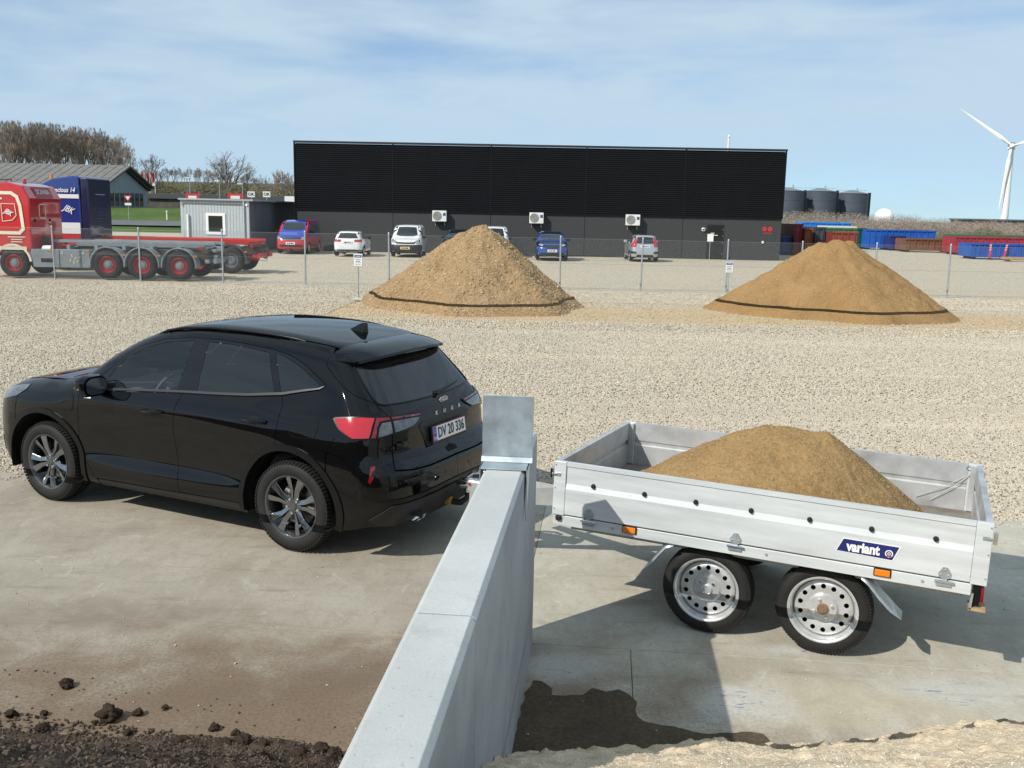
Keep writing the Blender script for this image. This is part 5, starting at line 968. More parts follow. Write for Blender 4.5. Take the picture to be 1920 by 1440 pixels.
# ------------------------------------------------------------------ price boards by the heaps
def price_board(u, v, H, lb):
    q = px(u, v); r = empty('price_board', (q.x, q.y, 0)); tag(r, lb, 'sign', 'price boards by the heaps')
    MB().cyl((0, 0, 0), (0, 0, H - .1), .018, n=10).build('pole', GP, r, smooth=40); MB().box(-.16, .14, -.12, .12, 0, .07).build('foot', mat('foot_concrete', (.5, .5, .48), .9), r, bevel=.01)
    b = MB().box(-.125, .125, -.022, -.016, H - .36, H).build('board', WHT, r, bevel=.002); MB().box(-.105, .105, -.024, -.0225, H - .105, H - .03).build('board_header', mat('sign_blue', (.03, .06, .22), .5), b); MB().box(-.135, .135, -.015, -.009, H - .37, H + .01).build('board_frame', GP, r)
    MB().box(-.07, .07, -.0252, -.0242, H - .075, H - .060).build('header_text', WHT, b)
    for k, (w, hh) in enumerate(((.16, .012), (.13, .02), (.17, .010), (.15, .010))): MB().box(-w / 2, w / 2, -.0236, -.0226, H - .155 - k * .05 - hh, H - .155 - k * .05).build('text_line', mat('sign_ink', (.05, .06, .12), .6), b)
price_board(672, 563, 1.36, 'small white price board on a thin pole left of the gravel heap'); price_board(1364, 557, 1.18, 'small white price board on a thin pole at the foot of the orange sand heap')
# ------------------------------------------------------------------ the black hall
CLAD = mat('black_cladding', (.0075, .0082, .0100), .42, metal=.1, spec=.22, var=.2, scale=.6)
BWALL = mat('dark_panel_concrete', (.048, .049, .052), .85, var=.5, scale=26, bump=.3, bscale=40, dist=.006)
HX = pd(555, 440, 63.6).x
bl = empty('black_hall', (HX, 63.6, 0), math.atan2(-1.0, 31.0)); tag(bl, 'long black hall with ribbed metal cladding above grey concrete wall panels', 'building')
BL, BH, BZ = 16.95 - HX, 6.92, 2.60; jx = [0, 6.32, 12.6, 18.65, 24.9, BL]
for i in range(5):
    a, b_ = jx[i] + .012, jx[i + 1] - .012
    MB().box(a, b_, 0, .2, -.1, BZ - .02).build('wall_panel', BWALL, bl, bevel=.01)
    pit = .128; n = int((BH - BZ - .1) / pit); prf = []
    for k in range(n):
        z = BZ + .01 + k * pit; prf += [(-.05, z), (-.05, z + pit * .50), (-.015, z + pit * .62), (-.015, z + pit * .90)]
    prf += [(-.05, BZ + .01 + n * pit), (.1, BZ + .01 + n * pit), (.1, BZ + .01)]
    MB().prism(prf, a + .02, b_ - .02, 'x').build('cladding_panel', CLAD, bl)
    MB().box(b_ - .03, b_ + .05, -.058, .05, BZ, BH - .12).build('cladding_joint', CLAD, bl)
MB().box(-.06, BL + .06, -.09, .2, BH - .12, BH).build('parapet_trim', mat('trim_black', (.02, .021, .023), .5), bl); MB().box(-.05, .03, -.075, .1, 0, BH - .1).build('corner_trim', CLAD, bl); MB().box(0, BL, -.07, .1, BZ - .035, BZ + .005).build('drip_trim', CLAD, bl)
MB().box(.02, BL - .02, .2, 22, -.1, BH - .14).build('hall_body', CLAD, bl)
dx = 26.50; dr = MB().box(dx, dx + .98, -.035, .0, .02, 2.12).build('door', mat('door_black', (.006, .006, .007), .25, coat=.5), bl, bevel=.01)
MB().box(dx - .05, dx + 1.03, -.02, .0, 0, 2.17).build('door_frame', mat('trim_black', (0, 0, 0)), bl); MB().tube([(dx + .08, -.04, 1.02), (dx + .08, -.10, 1.02), (dx + .2, -.10, 1.02)], .012, 6).build('door_handle', CHR, dr)
for z in (.35, 1.05, 1.45, 1.85): MB().cyl((dx + .965, -.045, z - .05), (dx + .965, -.045, z + .05), .016, n=8).build('door_hinge', CHR, dr)
for k, w_ in enumerate((.24, .46)): MB().box(dx + .18, dx + .18 + w_, -.039, -.036, 1.61 - k * .13, 1.65 - k * .13).build('door_text', WHT, dr)
lm = empty('wall_lamp', parent=bl); m = MB(); m.lathe([(.0, -.12), (.10, -.10), (.13, -.06), (.13, 0)], 20, Matrix.Translation((dx - .28, 0, 1.85))); m.build('lamp_globe', WHT, lm, smooth=40); MB().box(dx - .41, dx - .15, -.13, -.118, 1.835, 1.865).build('lamp_guard', INK, lm); MB().box(dx - .295, dx - .265, -.133, -.12, 1.73, 1.97).build('lamp_guard', INK, lm)
MB().box(29.95, 30.07, -.08, 0, 1.05, 1.2).build('outdoor_socket', WHT, bl, bevel=.01)
lg = empty('hall_logo', parent=bl)
for k in range(2):
    cx = 30.1 + k * .34
    for a in range(5):
        t = 2 * math.pi * a / 5; m = MB(); m.lathe([(0, -.03), (.060, -.02), (.065, 0)], 12, Matrix.Translation((cx + .09 * math.cos(t), 0, 1.95 + .09 * math.sin(t)))); m.build('logo_petal', mat('logo_red', (.55, .03, .02), .5), lg)
MB().box(30.0, 30.55, -.012, -.002, 1.68, 1.72).build('logo_text', mat('logo_red', (0, 0, 0)), lg)
ACW = mat('ac_white', (.72, .72, .70), .5, var=.08, scale=3); ACG = mat('ac_grille', (.36, .36, .35), .6)
def aircon(x, z, lb):
    r = empty('heat_pump', (HX, 63.6, 0), math.atan2(-1.0, 31.0)); tag(r, lb, 'heat pump', 'heat pumps on the black hall')
    MB().box(x - .45, x + .45, -.46, -.13, z - .34, z + .34).build('casing', ACW, r, bevel=.02)
    for k, rr in enumerate((.27, .22, .17, .12, .07)): m = MB(); m.lathe([(rr + .010, -.475), (rr - .010, -.475), (rr - .010, -.462), (rr + .010, -.462)], 28, Matrix.Translation((x - .13, 0, z)), closed=True); m.build('grille_ring', ACG, r)
    m = MB(); m.lathe([(0, -.463), (.29, -.463)], 28, Matrix.Translation((x - .13, 0, z))); m.build('fan_disc', mat('ac_dark', (.22, .22, .22), .6), r)
    MB().box(x + .24, x + .40, -.47, -.462, z + .02, z + .20).build('maker_label', mat('sign_blue', (0, 0, 0)), r)
    for s in (-.3, .3): MB().prism([(-.46, z - .36), (-.46, z - .345), (-.0, z - .345), (-.0, z - .62), (-.03, z - .62), (-.06, z - .40)], x + s - .02, x + s + .02, 'x').build('bracket', GP, r)
aircon(9.36, 2.36, 'white heat pump on the black hall, above the gravel heap left side'); aircon(15.56, 2.36, 'white heat pump on the black hall, right above the blue car'); aircon(21.68, 2.36, 'white heat pump on the black hall, right above the silver hatchback')
ms = empty('roof_mast', (15.9, 75, 0)); tag(ms, 'thin white mast sticking up behind the black hall', 'mast'); MB().cyl((0, 0, 0), (0, 0, 8.6), .11, .09, 8).build('mast_pole', ACW, ms, smooth=40); MB().cyl((0, 0, 8.6), (0, 0, 8.75), .14, .05, 8).build('mast_cap', ACW, ms)
ns = empty('notice_post', (12.25, 61.6, 0)); tag(ns, 'small white notice on a thin post left of the black door', 'sign'); MB().cyl((0, 0, 0), (0, 0, 1.5), .02, n=8).build('pole', GP, ns); MB().box(-.19, .19, -.03, -.02, 1.12, 1.6).build('notice', WHT, ns)
# ------------------------------------------------------------------ parked cars in front of the hall
def mini_body(hw, top, rear, front, zr, belt, wb, roof_frac=.70, tailf=.94, nosef=.84, **k):
    L0, L1 = min(rear[1]), max(front[1]); wx = [L0, L0 + .35, 0, wb * .5, wb, L1 - .4, L1]; xf = [tailf * .96, tailf, 1, 1, .99, .93, nosef]
    wz = [.15, .3, .5, .75, belt - .08, belt + .03, (belt + zr) / 2, zr]; zf_ = [.90, .97, 1, 1, .985, .95, (.95 + roof_frac) / 2 + .015, roof_frac]
    xu = [.90, .95, 1, 1, .97, .9, .8]
    wt = [[hw * zf_[i] * (xf[j] if i < 5 else xf[j] * (1 if i < 6 else xu[j] / xf[j] if j in (0, 1) else 1)) for j in range(7)] for i in range(8)]
    b = Body(wx=wx, wz=wz, wt=wt, tx=top[0], tz=top[1], rz=rear[0], rx=rear[1], fz=front[0], fx=front[1], **k); b.x0 = L0 + .65; b.yp = hw - .40; b.rr = .4; b.xf = L1 - .6; b.ypf = hw - .45; b.rf = .45; return b
def mini_wheel(r, w=.2, rimm=None):
    e = empty('wheel'); m = MB(); m.lathe([(r * .62, w * .45), (r * .72, w * .5), (r * .92, w * .5), (r, w * .38), (r, -w * .38), (r * .92, -w * .5), (r * .62, -w * .45)], 28, closed=True); m.build('tyre', RUB, e, smooth=40)
    m = MB(); m.lathe([(0, w * .40), (r * .2, w * .40), (r * .25, w * .34), (r * .55, w * .40), (r * .63, w * .46), (r * .63, 0)], 20); m.build('rim', rimm or WHEELS, e, smooth=40); return e
def mini_car(name, label, cat, pos, rz, B, paint, wb, wr, hw, win, ws_x, back, plate, lower=None, lights=None, rail=None, lowz=.42, extras=None, two_tone=None):
    """win: side window polygons; ws_x: (x top, x base) of the windscreen; back: rear window z range or None"""
    c = empty(name, pos, rz); tag(c, label, cat, 'cars parked in front of the black hall'); st, sn = B.s_tail, B.s_nose
    xt, xb = ws_x; zt = float(np.interp(xt, B.tx, B.tz)); ysm = lambda x: float(np.interp(x, [min(B.rx) + .3, xt, xb, xb + .4], [hw * .62, hw * .64, hw * .78, hw * .80]))
    xs_ = list(np.linspace(xb + .25, min(B.rx) + .32, 14)); q = B.top(np.array([(x, ysm(x)) for x in xs_])); seam_ = [(float(a[0]), float(a[2])) for a in q]
    arch = lambda x, r=wr + .06: arc(x, wr, r, -20, 200, 14)
    zlow = .20; zn = float(np.interp(max(B.fx) - .12, B.tx, B.tz)) - .05
    bot = [(st, zlow), (-wr - .10, zlow)] + arc(0, wr, wr + .06, 205, -25, 14) + [(wr + .1, zlow), (wb - wr - .1, zlow)] + arc(wb, wr, wr + .06, 205, -25, 14) + [(wb + wr + .1, zlow), (sn, zlow)]
    outl = bot + [(sn, zn), (B.xf + .1, zn + .02)] + seam_ + [(st + B.yp - .1, seam_[-1][1] - .01), (st, seam_[-1][1] + .02)]
    panel(B, 'body_shell', outl, paint, c, both=True, step=.09, gap=0, rim=.02)
    hx = max(B.fx) - .10; t_ = [(hx, 0), (hx - .06, hw * .5), (xb + .5, ysm(xb + .4) - .0), (xb + .25, ysm(xb + .25))] + [(x, ysm(x)) for x in xs_[1:]] + [(min(B.rx) + .27, 0)]
    panel(B, 'roof_and_bonnet', t_ + [(x, -y) for x, y in t_[::-1][1:-1]], two_tone or paint, c, proj='top', step=.10, gap=0, rim=.0)
    for nm, pl_ in win: panel(B, nm, pl_, DGL, c, off=.006, rim=.006, step=.10)
    wsl = [(xt, 0), (xt + .01, ysm(xt) - .06), (xb - .12, ysm(xb) - .07), (xb, ysm(xb) * .6), (xb + .03, 0)]; panel(B, 'windscreen', wsl + [(x, -y) for x, y in wsl[::-1][1:-1]], DGL, c, proj='top', off=.008, rim=.006, step=.12)
    if back: panel(B, 'rear_window', back, DGL, c, both=True, off=.008, rim=.006, step=.08)
    if lower is not None: panel(B, 'bumper_trim', [(st, zlow - .02), (st, lowz), (st + B.yp - .05, lowz), (B.x0 - .30, lowz - .04), (B.x0 - .30, zlow)], lower, c, both=True, off=.006, rim=.006, step=.1); panel(B, 'bumper_trim', [(sn, zlow - .02), (sn, lowz), (sn - B.ypf + .05, lowz), (B.xf + .25, lowz - .04), (B.xf + .25, zlow)], lower, c, both=True, off=.006, rim=.006, step=.1)
    for nm, pl_, mt in lights or []: panel(B, nm, pl_, mt, c, off=.012, rim=.01, step=.06)
    for nm, pl_, mt in extras or []: panel(B, nm, pl_, mt, c, off=.014, rim=.01, step=.06, both=True)
    zz, mt, end = plate; x = (min(B.rx) - .03) if end == 'rear' else (max(B.fx) + .03); P = B.cast(np.array([(x * 1.3, 0, zz)]), np.array([(1. if x < 0 else -1., 0, 0)]))[0]
    p_ = MB().box(P[0] - .02, P[0] + .02, -.27, .27, zz - .07, zz + .07).build('number_plate', WHT, c); d = -1 if end == 'rear' else 1
    MB().box(*sorted((P[0] + d * .0205, P[0] + d * .023)), -.255, .255, zz - .055, zz + .055).build('plate_face', mt, p_); [MB().box(*sorted((P[0] + d * .0232, P[0] + d * .0236)), y0, y1, zz - .032, zz + .032).build('plate_characters', INK, p_) for y0, y1 in ((-.20, -.13), (-.10, -.01), (.02, .18))]
    w_ = mini_wheel(wr); first = True
    for x, s in ((0, 1), (wb, 1), (0, -1), (wb, -1)):
        w = w_ if first else copy_tree(w_); first = False; w.parent = c; w.location = (x, s * (hw - .13), wr); w.rotation_euler = (0, 0, 0 if s > 0 else math.pi)
        m = MB(); m.lathe([(wr + .065, s * (hw - .34)), (wr + .065, s * (hw - .03))], 16, Matrix.Translation((x, 0, wr)), a0=R(-20), a1=R(200)); m.lathe([(wr + .065, s * (hw - .34)), (.02, s * (hw - .34))], 16, Matrix.Translation((x, 0, wr)), a0=R(-20), a1=R(200)); m.build('wheel_arch_liner', DARK, c)
    zm = seam_[0][1] + .02
    for s in (1, -1): m = MB(); m.box(xb - .45, xb - .32, *sorted((s * (hw - .04), s * (hw + .17))), zm - .02, zm + .14); m.build('door_mirror', SAT if lower is not None else paint, c, bevel=.03)
    MB().box(.3, wb - .3, -hw + .1, hw - .1, .18, .5).build('underbody', DARK, c); return c
DGL = mat('dark_car_glass', (.012, .016, .018), .03, spec=.6, coat=1.)
WP = mat('white_paint', (.74, .75, .74), .25, coat=.8); SIL = mat('silver_paint', (.50, .53, .56), .28, metal=.6, coat=.8); BP = mat('blue_metallic', (.022, .085, .33), .25, metal=.35, coat=1.); VB = mat('van_blue', (.02, .06, .40), .25, coat=1.); RP = mat('van_red', (.50, .02, .02), .28, coat=1.); GRY = mat('dark_teal_paint', (.05, .08, .09), .28, metal=.4, coat=1.)
YEL = mat('yellow_plate', (.75, .48, .02), .4)
HDL = mat('headlamp', (.45, .47, .50), .1, metal=.5, coat=1.)
HATCH = lambda: mini_body(.87, ([-.75, -.5, -.2, .3, .8, 1.2, 1.55, 1.95, 2.3, 2.7, 3.0, 3.2], [1.33, 1.38, 1.41, 1.43, 1.42, 1.36, 1.22, 1.02, .95, .88, .80, .6]), ([.2, .35, .5, .65, .8, .92, 1.05, 1.2, 1.35], [-.62, -.68, -.70, -.69, -.68, -.66, -.58, -.48, -.36]), ([.2, .35, .5, .65, .8], [3.08, 3.14, 3.16, 3.14, 3.05]), 1.42, .93, 2.47)
VAN = lambda: mini_body(.90, ([-.95, -.8, 0, 1, 1.6, 1.85, 2.1, 2.35, 2.6, 2.9, 3.2, 3.45], [1.78, 1.80, 1.82, 1.82, 1.80, 1.72, 1.50, 1.28, 1.12, 1.03, .93, .7]), ([.2, .4, .6, .9, 1.3, 1.75], [-.84, -.90, -.90, -.88, -.84, -.76]), ([.2, .35, .5, .7, .9], [3.30, 3.38, 3.40, 3.36, 3.25]), 1.82, 1.10, 2.68, roof_frac=.84, tailf=.97)
BUS = lambda: mini_body(.95, ([-1.05, -.9, 0, 1.2, 2.0, 2.4, 2.7, 2.95, 3.2, 3.5, 3.75, 3.95], [1.92, 1.95, 1.97, 1.97, 1.95, 1.85, 1.66, 1.46, 1.28, 1.16, 1.05, .8]), ([.2, .4, .6, .9, 1.3, 1.9], [-.95, -1.0, -1.0, -.98, -.95, -.88]), ([.2, .35, .55, .8, 1.0], [3.80, 3.88, 3.90, 3.86, 3.76]), 1.97, 1.15, 3.0, roof_frac=.84, tailf=.97)
CUV = lambda: mini_body(.935, ([-.95, -.6, -.2, .4, .9, 1.3, 1.7, 2.1, 2.5, 2.9, 3.3, 3.6], [1.48, 1.54, 1.59, 1.62, 1.60, 1.53, 1.36, 1.14, 1.06, 1.0, .92, .7]), ([.2, .4, .6, .8, 1.0, 1.15, 1.3, 1.5], [-.88, -.95, -.96, -.94, -.90, -.82, -.70, -.55]), ([.2, .35, .55, .8, .95], [3.46, 3.54, 3.56, 3.53, 3.42]), 1.61, 1.06, 2.77)
def side_win(front, mid, rear, belt, top, base_f): return [('side_window', [(base_f, belt), (front, top), (mid + .04, top), (mid + .04, belt + .01)]), ('side_window', [(mid - .04, belt + .01), (mid - .04, top), (rear + .22, top - .03), (rear, belt + .03)])]
NG = -math.pi / 2
q = px(541, 476); b = BUS()
bv = mini_car('blue_red_van', 'blue and red minibus parked nose out beside the grey cabin', 'van', (q.x + .15, q.y + 3.75, 0), NG, b, RP, 3.0, .34, .95, side_win(2.15, 1.3, -.75, 1.17, 1.75, 2.85) , (2.42, 3.05), None, (.62, WHT, 'front'), lower=PLA, lowz=.36,
    lights=[('headlight', [(b.s_nose - .62, .98), (b.s_nose - .86, 1.02), (b.s_nose - .98, .98), (b.s_nose - .95, .86), (b.s_nose - .66, .86)], HDL)],
    extras=[('bonnet_band', [(b.s_nose, 1.02), (b.s_nose, 1.10), (b.xf + .12, 1.12), (b.xf + .05, 1.04), (b.s_nose - .5, .98)], VB), ('grille', [(b.s_nose, .78), (b.s_nose, .96), (b.s_nose - .58, .96), (b.s_nose - .55, .82)], PLA), ('chrome_strip', [(b.s_nose, .80), (b.s_nose, .83), (b.s_nose - .85, .87), (b.s_nose - .85, .84)], CHR), ('lower_intake', [(b.s_nose, .42), (b.s_nose, .56), (b.s_nose - .6, .54), (b.s_nose - .7, .42)], PLA)], two_tone=VB)
panel(b, 'blue_upper_side', [(b.x0 - .45, 1.06), (b.x0 - .45, 1.86), (2.1, 1.86), (2.5, 1.70), (3.0, 1.20), (3.25, 1.06)], VB, bv, off=.003, rim=.003, step=.1)
b = HATCH(); q = px(653, 481)
mini_car('white_hatchback', 'small white hatchback parked tail out beside the blue and red minibus', 'car', (q.x - .05, q.y + .75, 0), -NG, b, WP, 2.47, .31, .87, side_win(1.35, .75, -.25, .98, 1.33, 1.75), (1.12, 1.86), [(b.s_tail, 1.02), (b.s_tail, 1.33), (b.s_tail + .45, 1.31), (b.s_tail + .56, 1.03)], (.80, WHT, 'rear'), lower=PLA, lowz=.40,
    lights=[('tail_light', [(b.s_tail + .36, .95), (b.s_tail + .74, .97), (b.s_tail + .84, .90), (b.s_tail + .72, .83), (b.s_tail + .40, .83)], REDL)])
b = VAN(); q = px(760, 482)
vl = [('headlight', [(b.s_nose - .58, .88), (b.s_nose - .88, .96), (b.s_nose - .93, .86), (b.s_nose - .62, .76)], HDL)]; ve = [('grille', [(b.s_nose, .74), (b.s_nose, .84), (b.s_nose - .55, .86), (b.s_nose - .55, .76)], PLA), ('black_bumper', [(b.s_nose, .30), (b.s_nose, .70), (b.s_nose - .9, .72), (b.xf + .02, .66), (b.xf + .02, .42), (b.s_nose - .7, .30)], PLA)]
van1 = mini_car('white_van', 'white panel van with a black bumper and yellow plate, parked nose out', 'van', (q.x, q.y + 3.25, 0), NG, b, WP, 2.68, .32, .90, [('side_window', [(2.30, 1.13), (1.98, 1.62), (1.35, 1.64), (1.35, 1.13)])], (1.86, 2.48), None, (.52, YEL, 'front'), lower=PLA, lowz=.40, lights=vl, extras=ve)
van2 = copy_tree(van1); q = px(925, 484); van2.location = (q.x, q.y + 3.25, 0); tag(van2, 'white panel van mostly hidden behind the gravel heap peak', 'van')
b = CUV(); q = px(858, 483)
cl_ = [('headlight', [(b.s_nose - .50, .90), (b.s_nose - .86, .97), (b.s_nose - .90, .88), (b.s_nose - .55, .80)], HDL)]; ce = [('grille', [(b.s_nose, .68), (b.s_nose, .88), (b.s_nose - .46, .88), (b.s_nose - .40, .70)], PLA), ('lower_intake', [(b.s_nose, .30), (b.s_nose, .46), (b.s_nose - .65, .44), (b.s_nose - .72, .32)], PLA)]
sw = side_win(1.25, .85, -.45, 1.11, 1.49, 2.0)
mini_car('teal_car', 'dark teal car almost hidden behind the left slope of the gravel heap', 'car', (q.x, q.y + 3.5, 0), NG, b, GRY, 2.77, .35, .935, sw, (1.18, 2.02), None, (.56, WHT, 'front'), lower=PLA, lowz=.34, lights=cl_, extras=ce)
q = px(1035, 489)
mini_car('blue_suv', 'bright blue crossover parked nose out right of the gravel heap', 'car', (q.x, q.y + 3.5, 0), NG, b, BP, 2.77, .36, .935, sw, (1.18, 2.02), None, (.56, WHT, 'front'), lower=PLA, lowz=.34, lights=cl_, extras=ce)
b = mini_body(.85, ([-.75, -.5, -.2, .3, .8, 1.2, 1.55, 1.95, 2.3, 2.7, 3.0, 3.2], [1.44, 1.49, 1.52, 1.53, 1.51, 1.45, 1.32, 1.12, 1.02, .93, .84, .6]), ([.2, .35, .5, .65, .8, .95, 1.1, 1.25, 1.4], [-.64, -.70, -.72, -.70, -.68, -.64, -.56, -.49, -.42]), ([.2, .35, .5, .65, .8], [3.10, 3.18, 3.20, 3.17, 3.07]), 1.52, .98, 2.53); q = px(1209, 491)
mini_car('silver_hatchback', 'silver hatchback with tall red tail lights, parked tail out', 'car', (q.x, q.y + .75, 0), -NG, b, SIL, 2.53, .30, .85, side_win(1.35, .75, -.3, 1.02, 1.42, 1.85), (1.12, 1.9), [(b.s_tail, 1.02), (b.s_tail, 1.42), (b.s_tail + .44, 1.40), (b.s_tail + .50, 1.04)], (.88, WHT, 'rear'), lower=None,
    lights=[('tail_light', [(b.s_tail + .50, .84), (b.s_tail + .47, 1.0), (b.s_tail + .49, 1.36), (b.s_tail + .60, 1.36), (b.s_tail + .66, 1.1), (b.s_tail + .80, .98), (b.s_tail + .76, .84)], REDL), ('bumper_vent', [(b.s_tail + .46, .46), (b.s_tail + .50, .58), (b.s_tail + .80, .62), (b.s_tail + .78, .46)], PLA)], extras=[('bumper_insert', [(b.s_tail, .26), (b.s_tail, .40), (b.s_tail + .45, .40), (b.s_tail + .5, .28)], PLA)])
# ------------------------------------------------------------------ hook-lift lorries behind the fence
LRED = mat('lorry_red', (.50, .012, .018), .22, coat=1.); LBLU = mat('lorry_blue', (.012, .035, .20), .22, coat=1.); CREAM = mat('lorry_cream', (.72, .66, .50), .35); LWH = mat('lorry_white', (.72, .72, .72), .3)
LGR = mat('lorry_grey', (.22, .25, .27), .5, var=.2, scale=3); GRIME = mat('oily_steel', (.045, .037, .032), .7, var=.5, scale=8); RUST = mat('rusty_red_steel', (.26, .025, .018), .6, var=.4, scale=6); AMBD = mat('dull_amber', (.5, .16, .03), .4)
def lorry_wheel(rimc):
    w = empty('wheel'); m = MB(); m.lathe([(.30, .12), (.33, .145), (.42, .15), (.49, .13), (.515, .10), (.515, -.10), (.49, -.13), (.42, -.15), (.30, -.12)], 40, closed=True); ty = m.build('tyre', RUB, w, smooth=40)
    m = MB(); m.lathe([(.30, .12), (.285, .128), (.27, .10), (.255, .02), (.20, .01), (.17, .05)], 32); m.build('rim', rimc, w, smooth=50)
    m = MB(); m.lathe([(.17, .05), (.12, .055), (.10, .09), (.06, .10), (0, .10)], 24); h = m.build('hub', LGR, w, smooth=40)
    for i in range(10): a = 2 * math.pi * i / 10; MB().cyl((.155 * math.cos(a), .045, .155 * math.sin(a)), (.155 * math.cos(a), .075, .155 * math.sin(a)), .017, n=6).build('wheel_nut', STEEL, h)
    return w
def lorry(name, label, near_y, wheels, cab_x, cab_len, cab_h, rear_x, c, scheme, frame_m, guard_m):
    """near flank lies on y=0 of the thing's own frame, front towards -x"""
    t = empty(name, (0, near_y, 0)); tag(t, label, 'lorry'); W = 2.5; x0, x1 = cab_x - cab_len, cab_x
    # cab: side profile extruded across, with rounded roof
    prof = [(x1, .95), (x1, cab_h - .55), (x1 - .22, cab_h - .12), (x1 - .75, cab_h), (x0 + .5, cab_h - .10), (x0 + .12, cab_h - .45), (x0, 1.8), (x0, .55), (x0 + .35, .55)]
    if scheme == 'blue': prof = [(x1, .95), (x1 - .04, cab_h), (x1 - .30, cab_h + .02), (x1 - 1.1, cab_h - .10), (x0 + .5, cab_h - .45), (x0 + .1, cab_h - .9), (x0, 1.8), (x0, .55), (x0 + .35, .55)]
    wa = arc(wheels[0], .52, .66, 160, 15, 10)
    prof = prof[:-1] + [(max(x0 + .02, wa[0][0]), wa[0][1])] + [q for q in wa if q[0] > x0 + .05] + [(x1, .95)][:0]
    cb = MB().prism(prof, .02, W - .02, 'y').build('cab', LRED if scheme == 'red' else LBLU, t, bevel=.07, seg=3)
    def plate(nm, pl_, m, par, y=-.006, d=.012): return MB().prism(pl_, y, y + d, 'y').build(nm, m, par)
    if scheme == 'red':
        # door window, cream coach line, locker outline, lower stripe, wheel arch line
        plate('side_window', [(x1 - 1.25, 1.95), (x1 - 1.25, 2.62), (x1 - 1.9, 2.62), (x1 - 1.95, 1.95)], DGL, cb)
        def band(pts, w, nm, m):
            for kk, (a, b_) in enumerate(zip(pts[:-1], pts[1:])):
                d = (Vector((b_[0] - a[0], b_[1] - a[1]))).normalized(); n = Vector((-d.y, d.x)) * w / 2; e = d * w * .35
                plate(nm, [(a[0] - e.x + n.x, a[1] - e.y + n.y), (b_[0] + e.x + n.x, b_[1] + e.y + n.y), (b_[0] + e.x - n.x, b_[1] + e.y - n.y), (a[0] - e.x - n.x, a[1] - e.y - n.y)], m, cb, -.006 - .003 * (kk % 3))
        band([(x1 - 2.2, 2.98), (x1 - .62, 2.98), (x1 - .42, 2.85), (x1 - .33, 2.55), (x1 - .26, 1.72), (x1 - .40, 1.58), (x1 - 2.2, 1.58)],   .115, 'coach_line', CREAM); band([(x1 - 2.2, 1.04), (x1 - .22, 1.04)], .12, 'coach_line', CREAM)
        band([(x1 - 2.2, 2.78), (x1 - .98, 2.78)], .07, 'coach_line', CREAM)
        band([(x1 - 1.0, 2.60), (x1 - .52, 2.60), (x1 - .48, 2.2), (x1 - .62, 2.03), (x1 - .98, 1.98), (x1 - 1.0, 2.60)], .022, 'locker_line', CREAM)
        text_mesh('monogram', 'JBK', .25, LWH, cb, frame_matrix((x1 - .76, -.012, 2.30), (1, 0, -.55), (0, 0, 1)), shear=.3, sx=.75, bold=.006)
        for k, w_ in enumerate((.62, .40, .40)): MB().box(x1 - .52 - w_ / 2, x1 - .52 + w_ / 2, -.010, -.004, 1.42 - k * .085, 1.45 - k * .085).build('company_text', CREAM, cb)
        bw = MB()
        for (a, b_, c0, c1) in ((.70, 1.20, 2.10, 2.14), (.70, 1.20, 2.58, 2.62), (.70, .74, 2.10, 2.62), (1.16, 1.20, 2.10, 2.62)): bw.box(x1 - .005, x1 + .012, a, b_, c0, c1)
        bw.build('rear_panel_line', CREAM, cb)
        for y in (.36, 1.5): MB().box(x1 - .005, x1 + .02, y - .06, y + .06, 1.98, 2.08).build('vent', PLA, cb)
        sc_ = MB().prism([(x1 - .02, cab_h - .53), (x1 - .19, cab_h - .14), (x1 - .17, cab_h - .14), (x1, cab_h - .53)], .6, 1.9, 'y').build('roof_sign_field', mat('sign_dull', (.33, .06, .06), .5), cb)
        SL = frame_matrix((x1 - .085, 1.2, cab_h - .335), (0, 1, 0), (-.39, 0, .9)); text_mesh('roof_lettering', 'SCANIA', .26, LWH, cb, SL @ Matrix.Translation((0, 0, .022)), sx=1.1)
        MB().box(x1 - .01, x1 + .015, .15, W - .15, 2.78, 2.80).build('panel_seam', RUST, cb); MB().tube([(x1 - .7, .25, cab_h + .02), (x1 - .7, .25, cab_h + .10), (x1 - 1.9, .25, cab_h + .02)], .025, 6).build('light_bar', GRIME, cb); MB().cyl((x1 - .3, .4, cab_h - .06), (x1 - .3, .4, cab_h + .12), .07, .05, 10).build('beacon', REDL, cb)
        mg = MB(); mg.lathe([(.60, 0), (.68, 0), (.68, .02), (.60, .02)], 22, Matrix.Translation((wheels[0], -.012, .52)), closed=True, a0=R(5), a1=R(175)); mg.build('front_arch_line', CREAM, cb)
    else:
        for z0, z1, m in ((2.86, 3.02, LWH), (1.46, 1.90, LWH), (.96, 1.44, LRED)): plate('side_stripe', [(x1 - 2.1, z0), (x1 - 2.1, z1), (x1 - .06, z1), (x1 - .06, z0)], m, cb)
        text_mesh('slogan', 'My Precious 14', .26, LWH, cb, frame_matrix((x1 - .86, -.012, 3.18), (1, 0, 0), (0, 0, 1)), shear=.3, sx=.8, bold=.006); text_mesh('monogram', 'JBK', .36, LWH, cb, frame_matrix((x1 - .50, -.012, 2.42), (1, 0, -.5), (0, 0, 1)), shear=.3, sx=.75, bold=.006)
        MB().box(x1, x1 + .30, .05, W - .25, .95, cab_h - .06, Matrix.Translation((0, 0, 0))).build('rear_fairing', mat('fairing_navy', (.008, .012, .045), .35, coat=.5), cb, bevel=.04)
        for k in range(9): MB().box(x1 + .30, x1 + .325, .75, 1.75, 1.55 + k * .13, 1.575 + k * .13).build('louvre', LBLU, cb)
        MB().box(x1 + .300, x1 + .306, .75, 1.65, 3.02, 3.06).build('rear_script', LGR, cb); MB().cyl((x1 - 1.3, .4, cab_h - .12), (x1 - 1.3, .4, cab_h + .06), .07, .05, 10).build('beacon', AMB, cb)
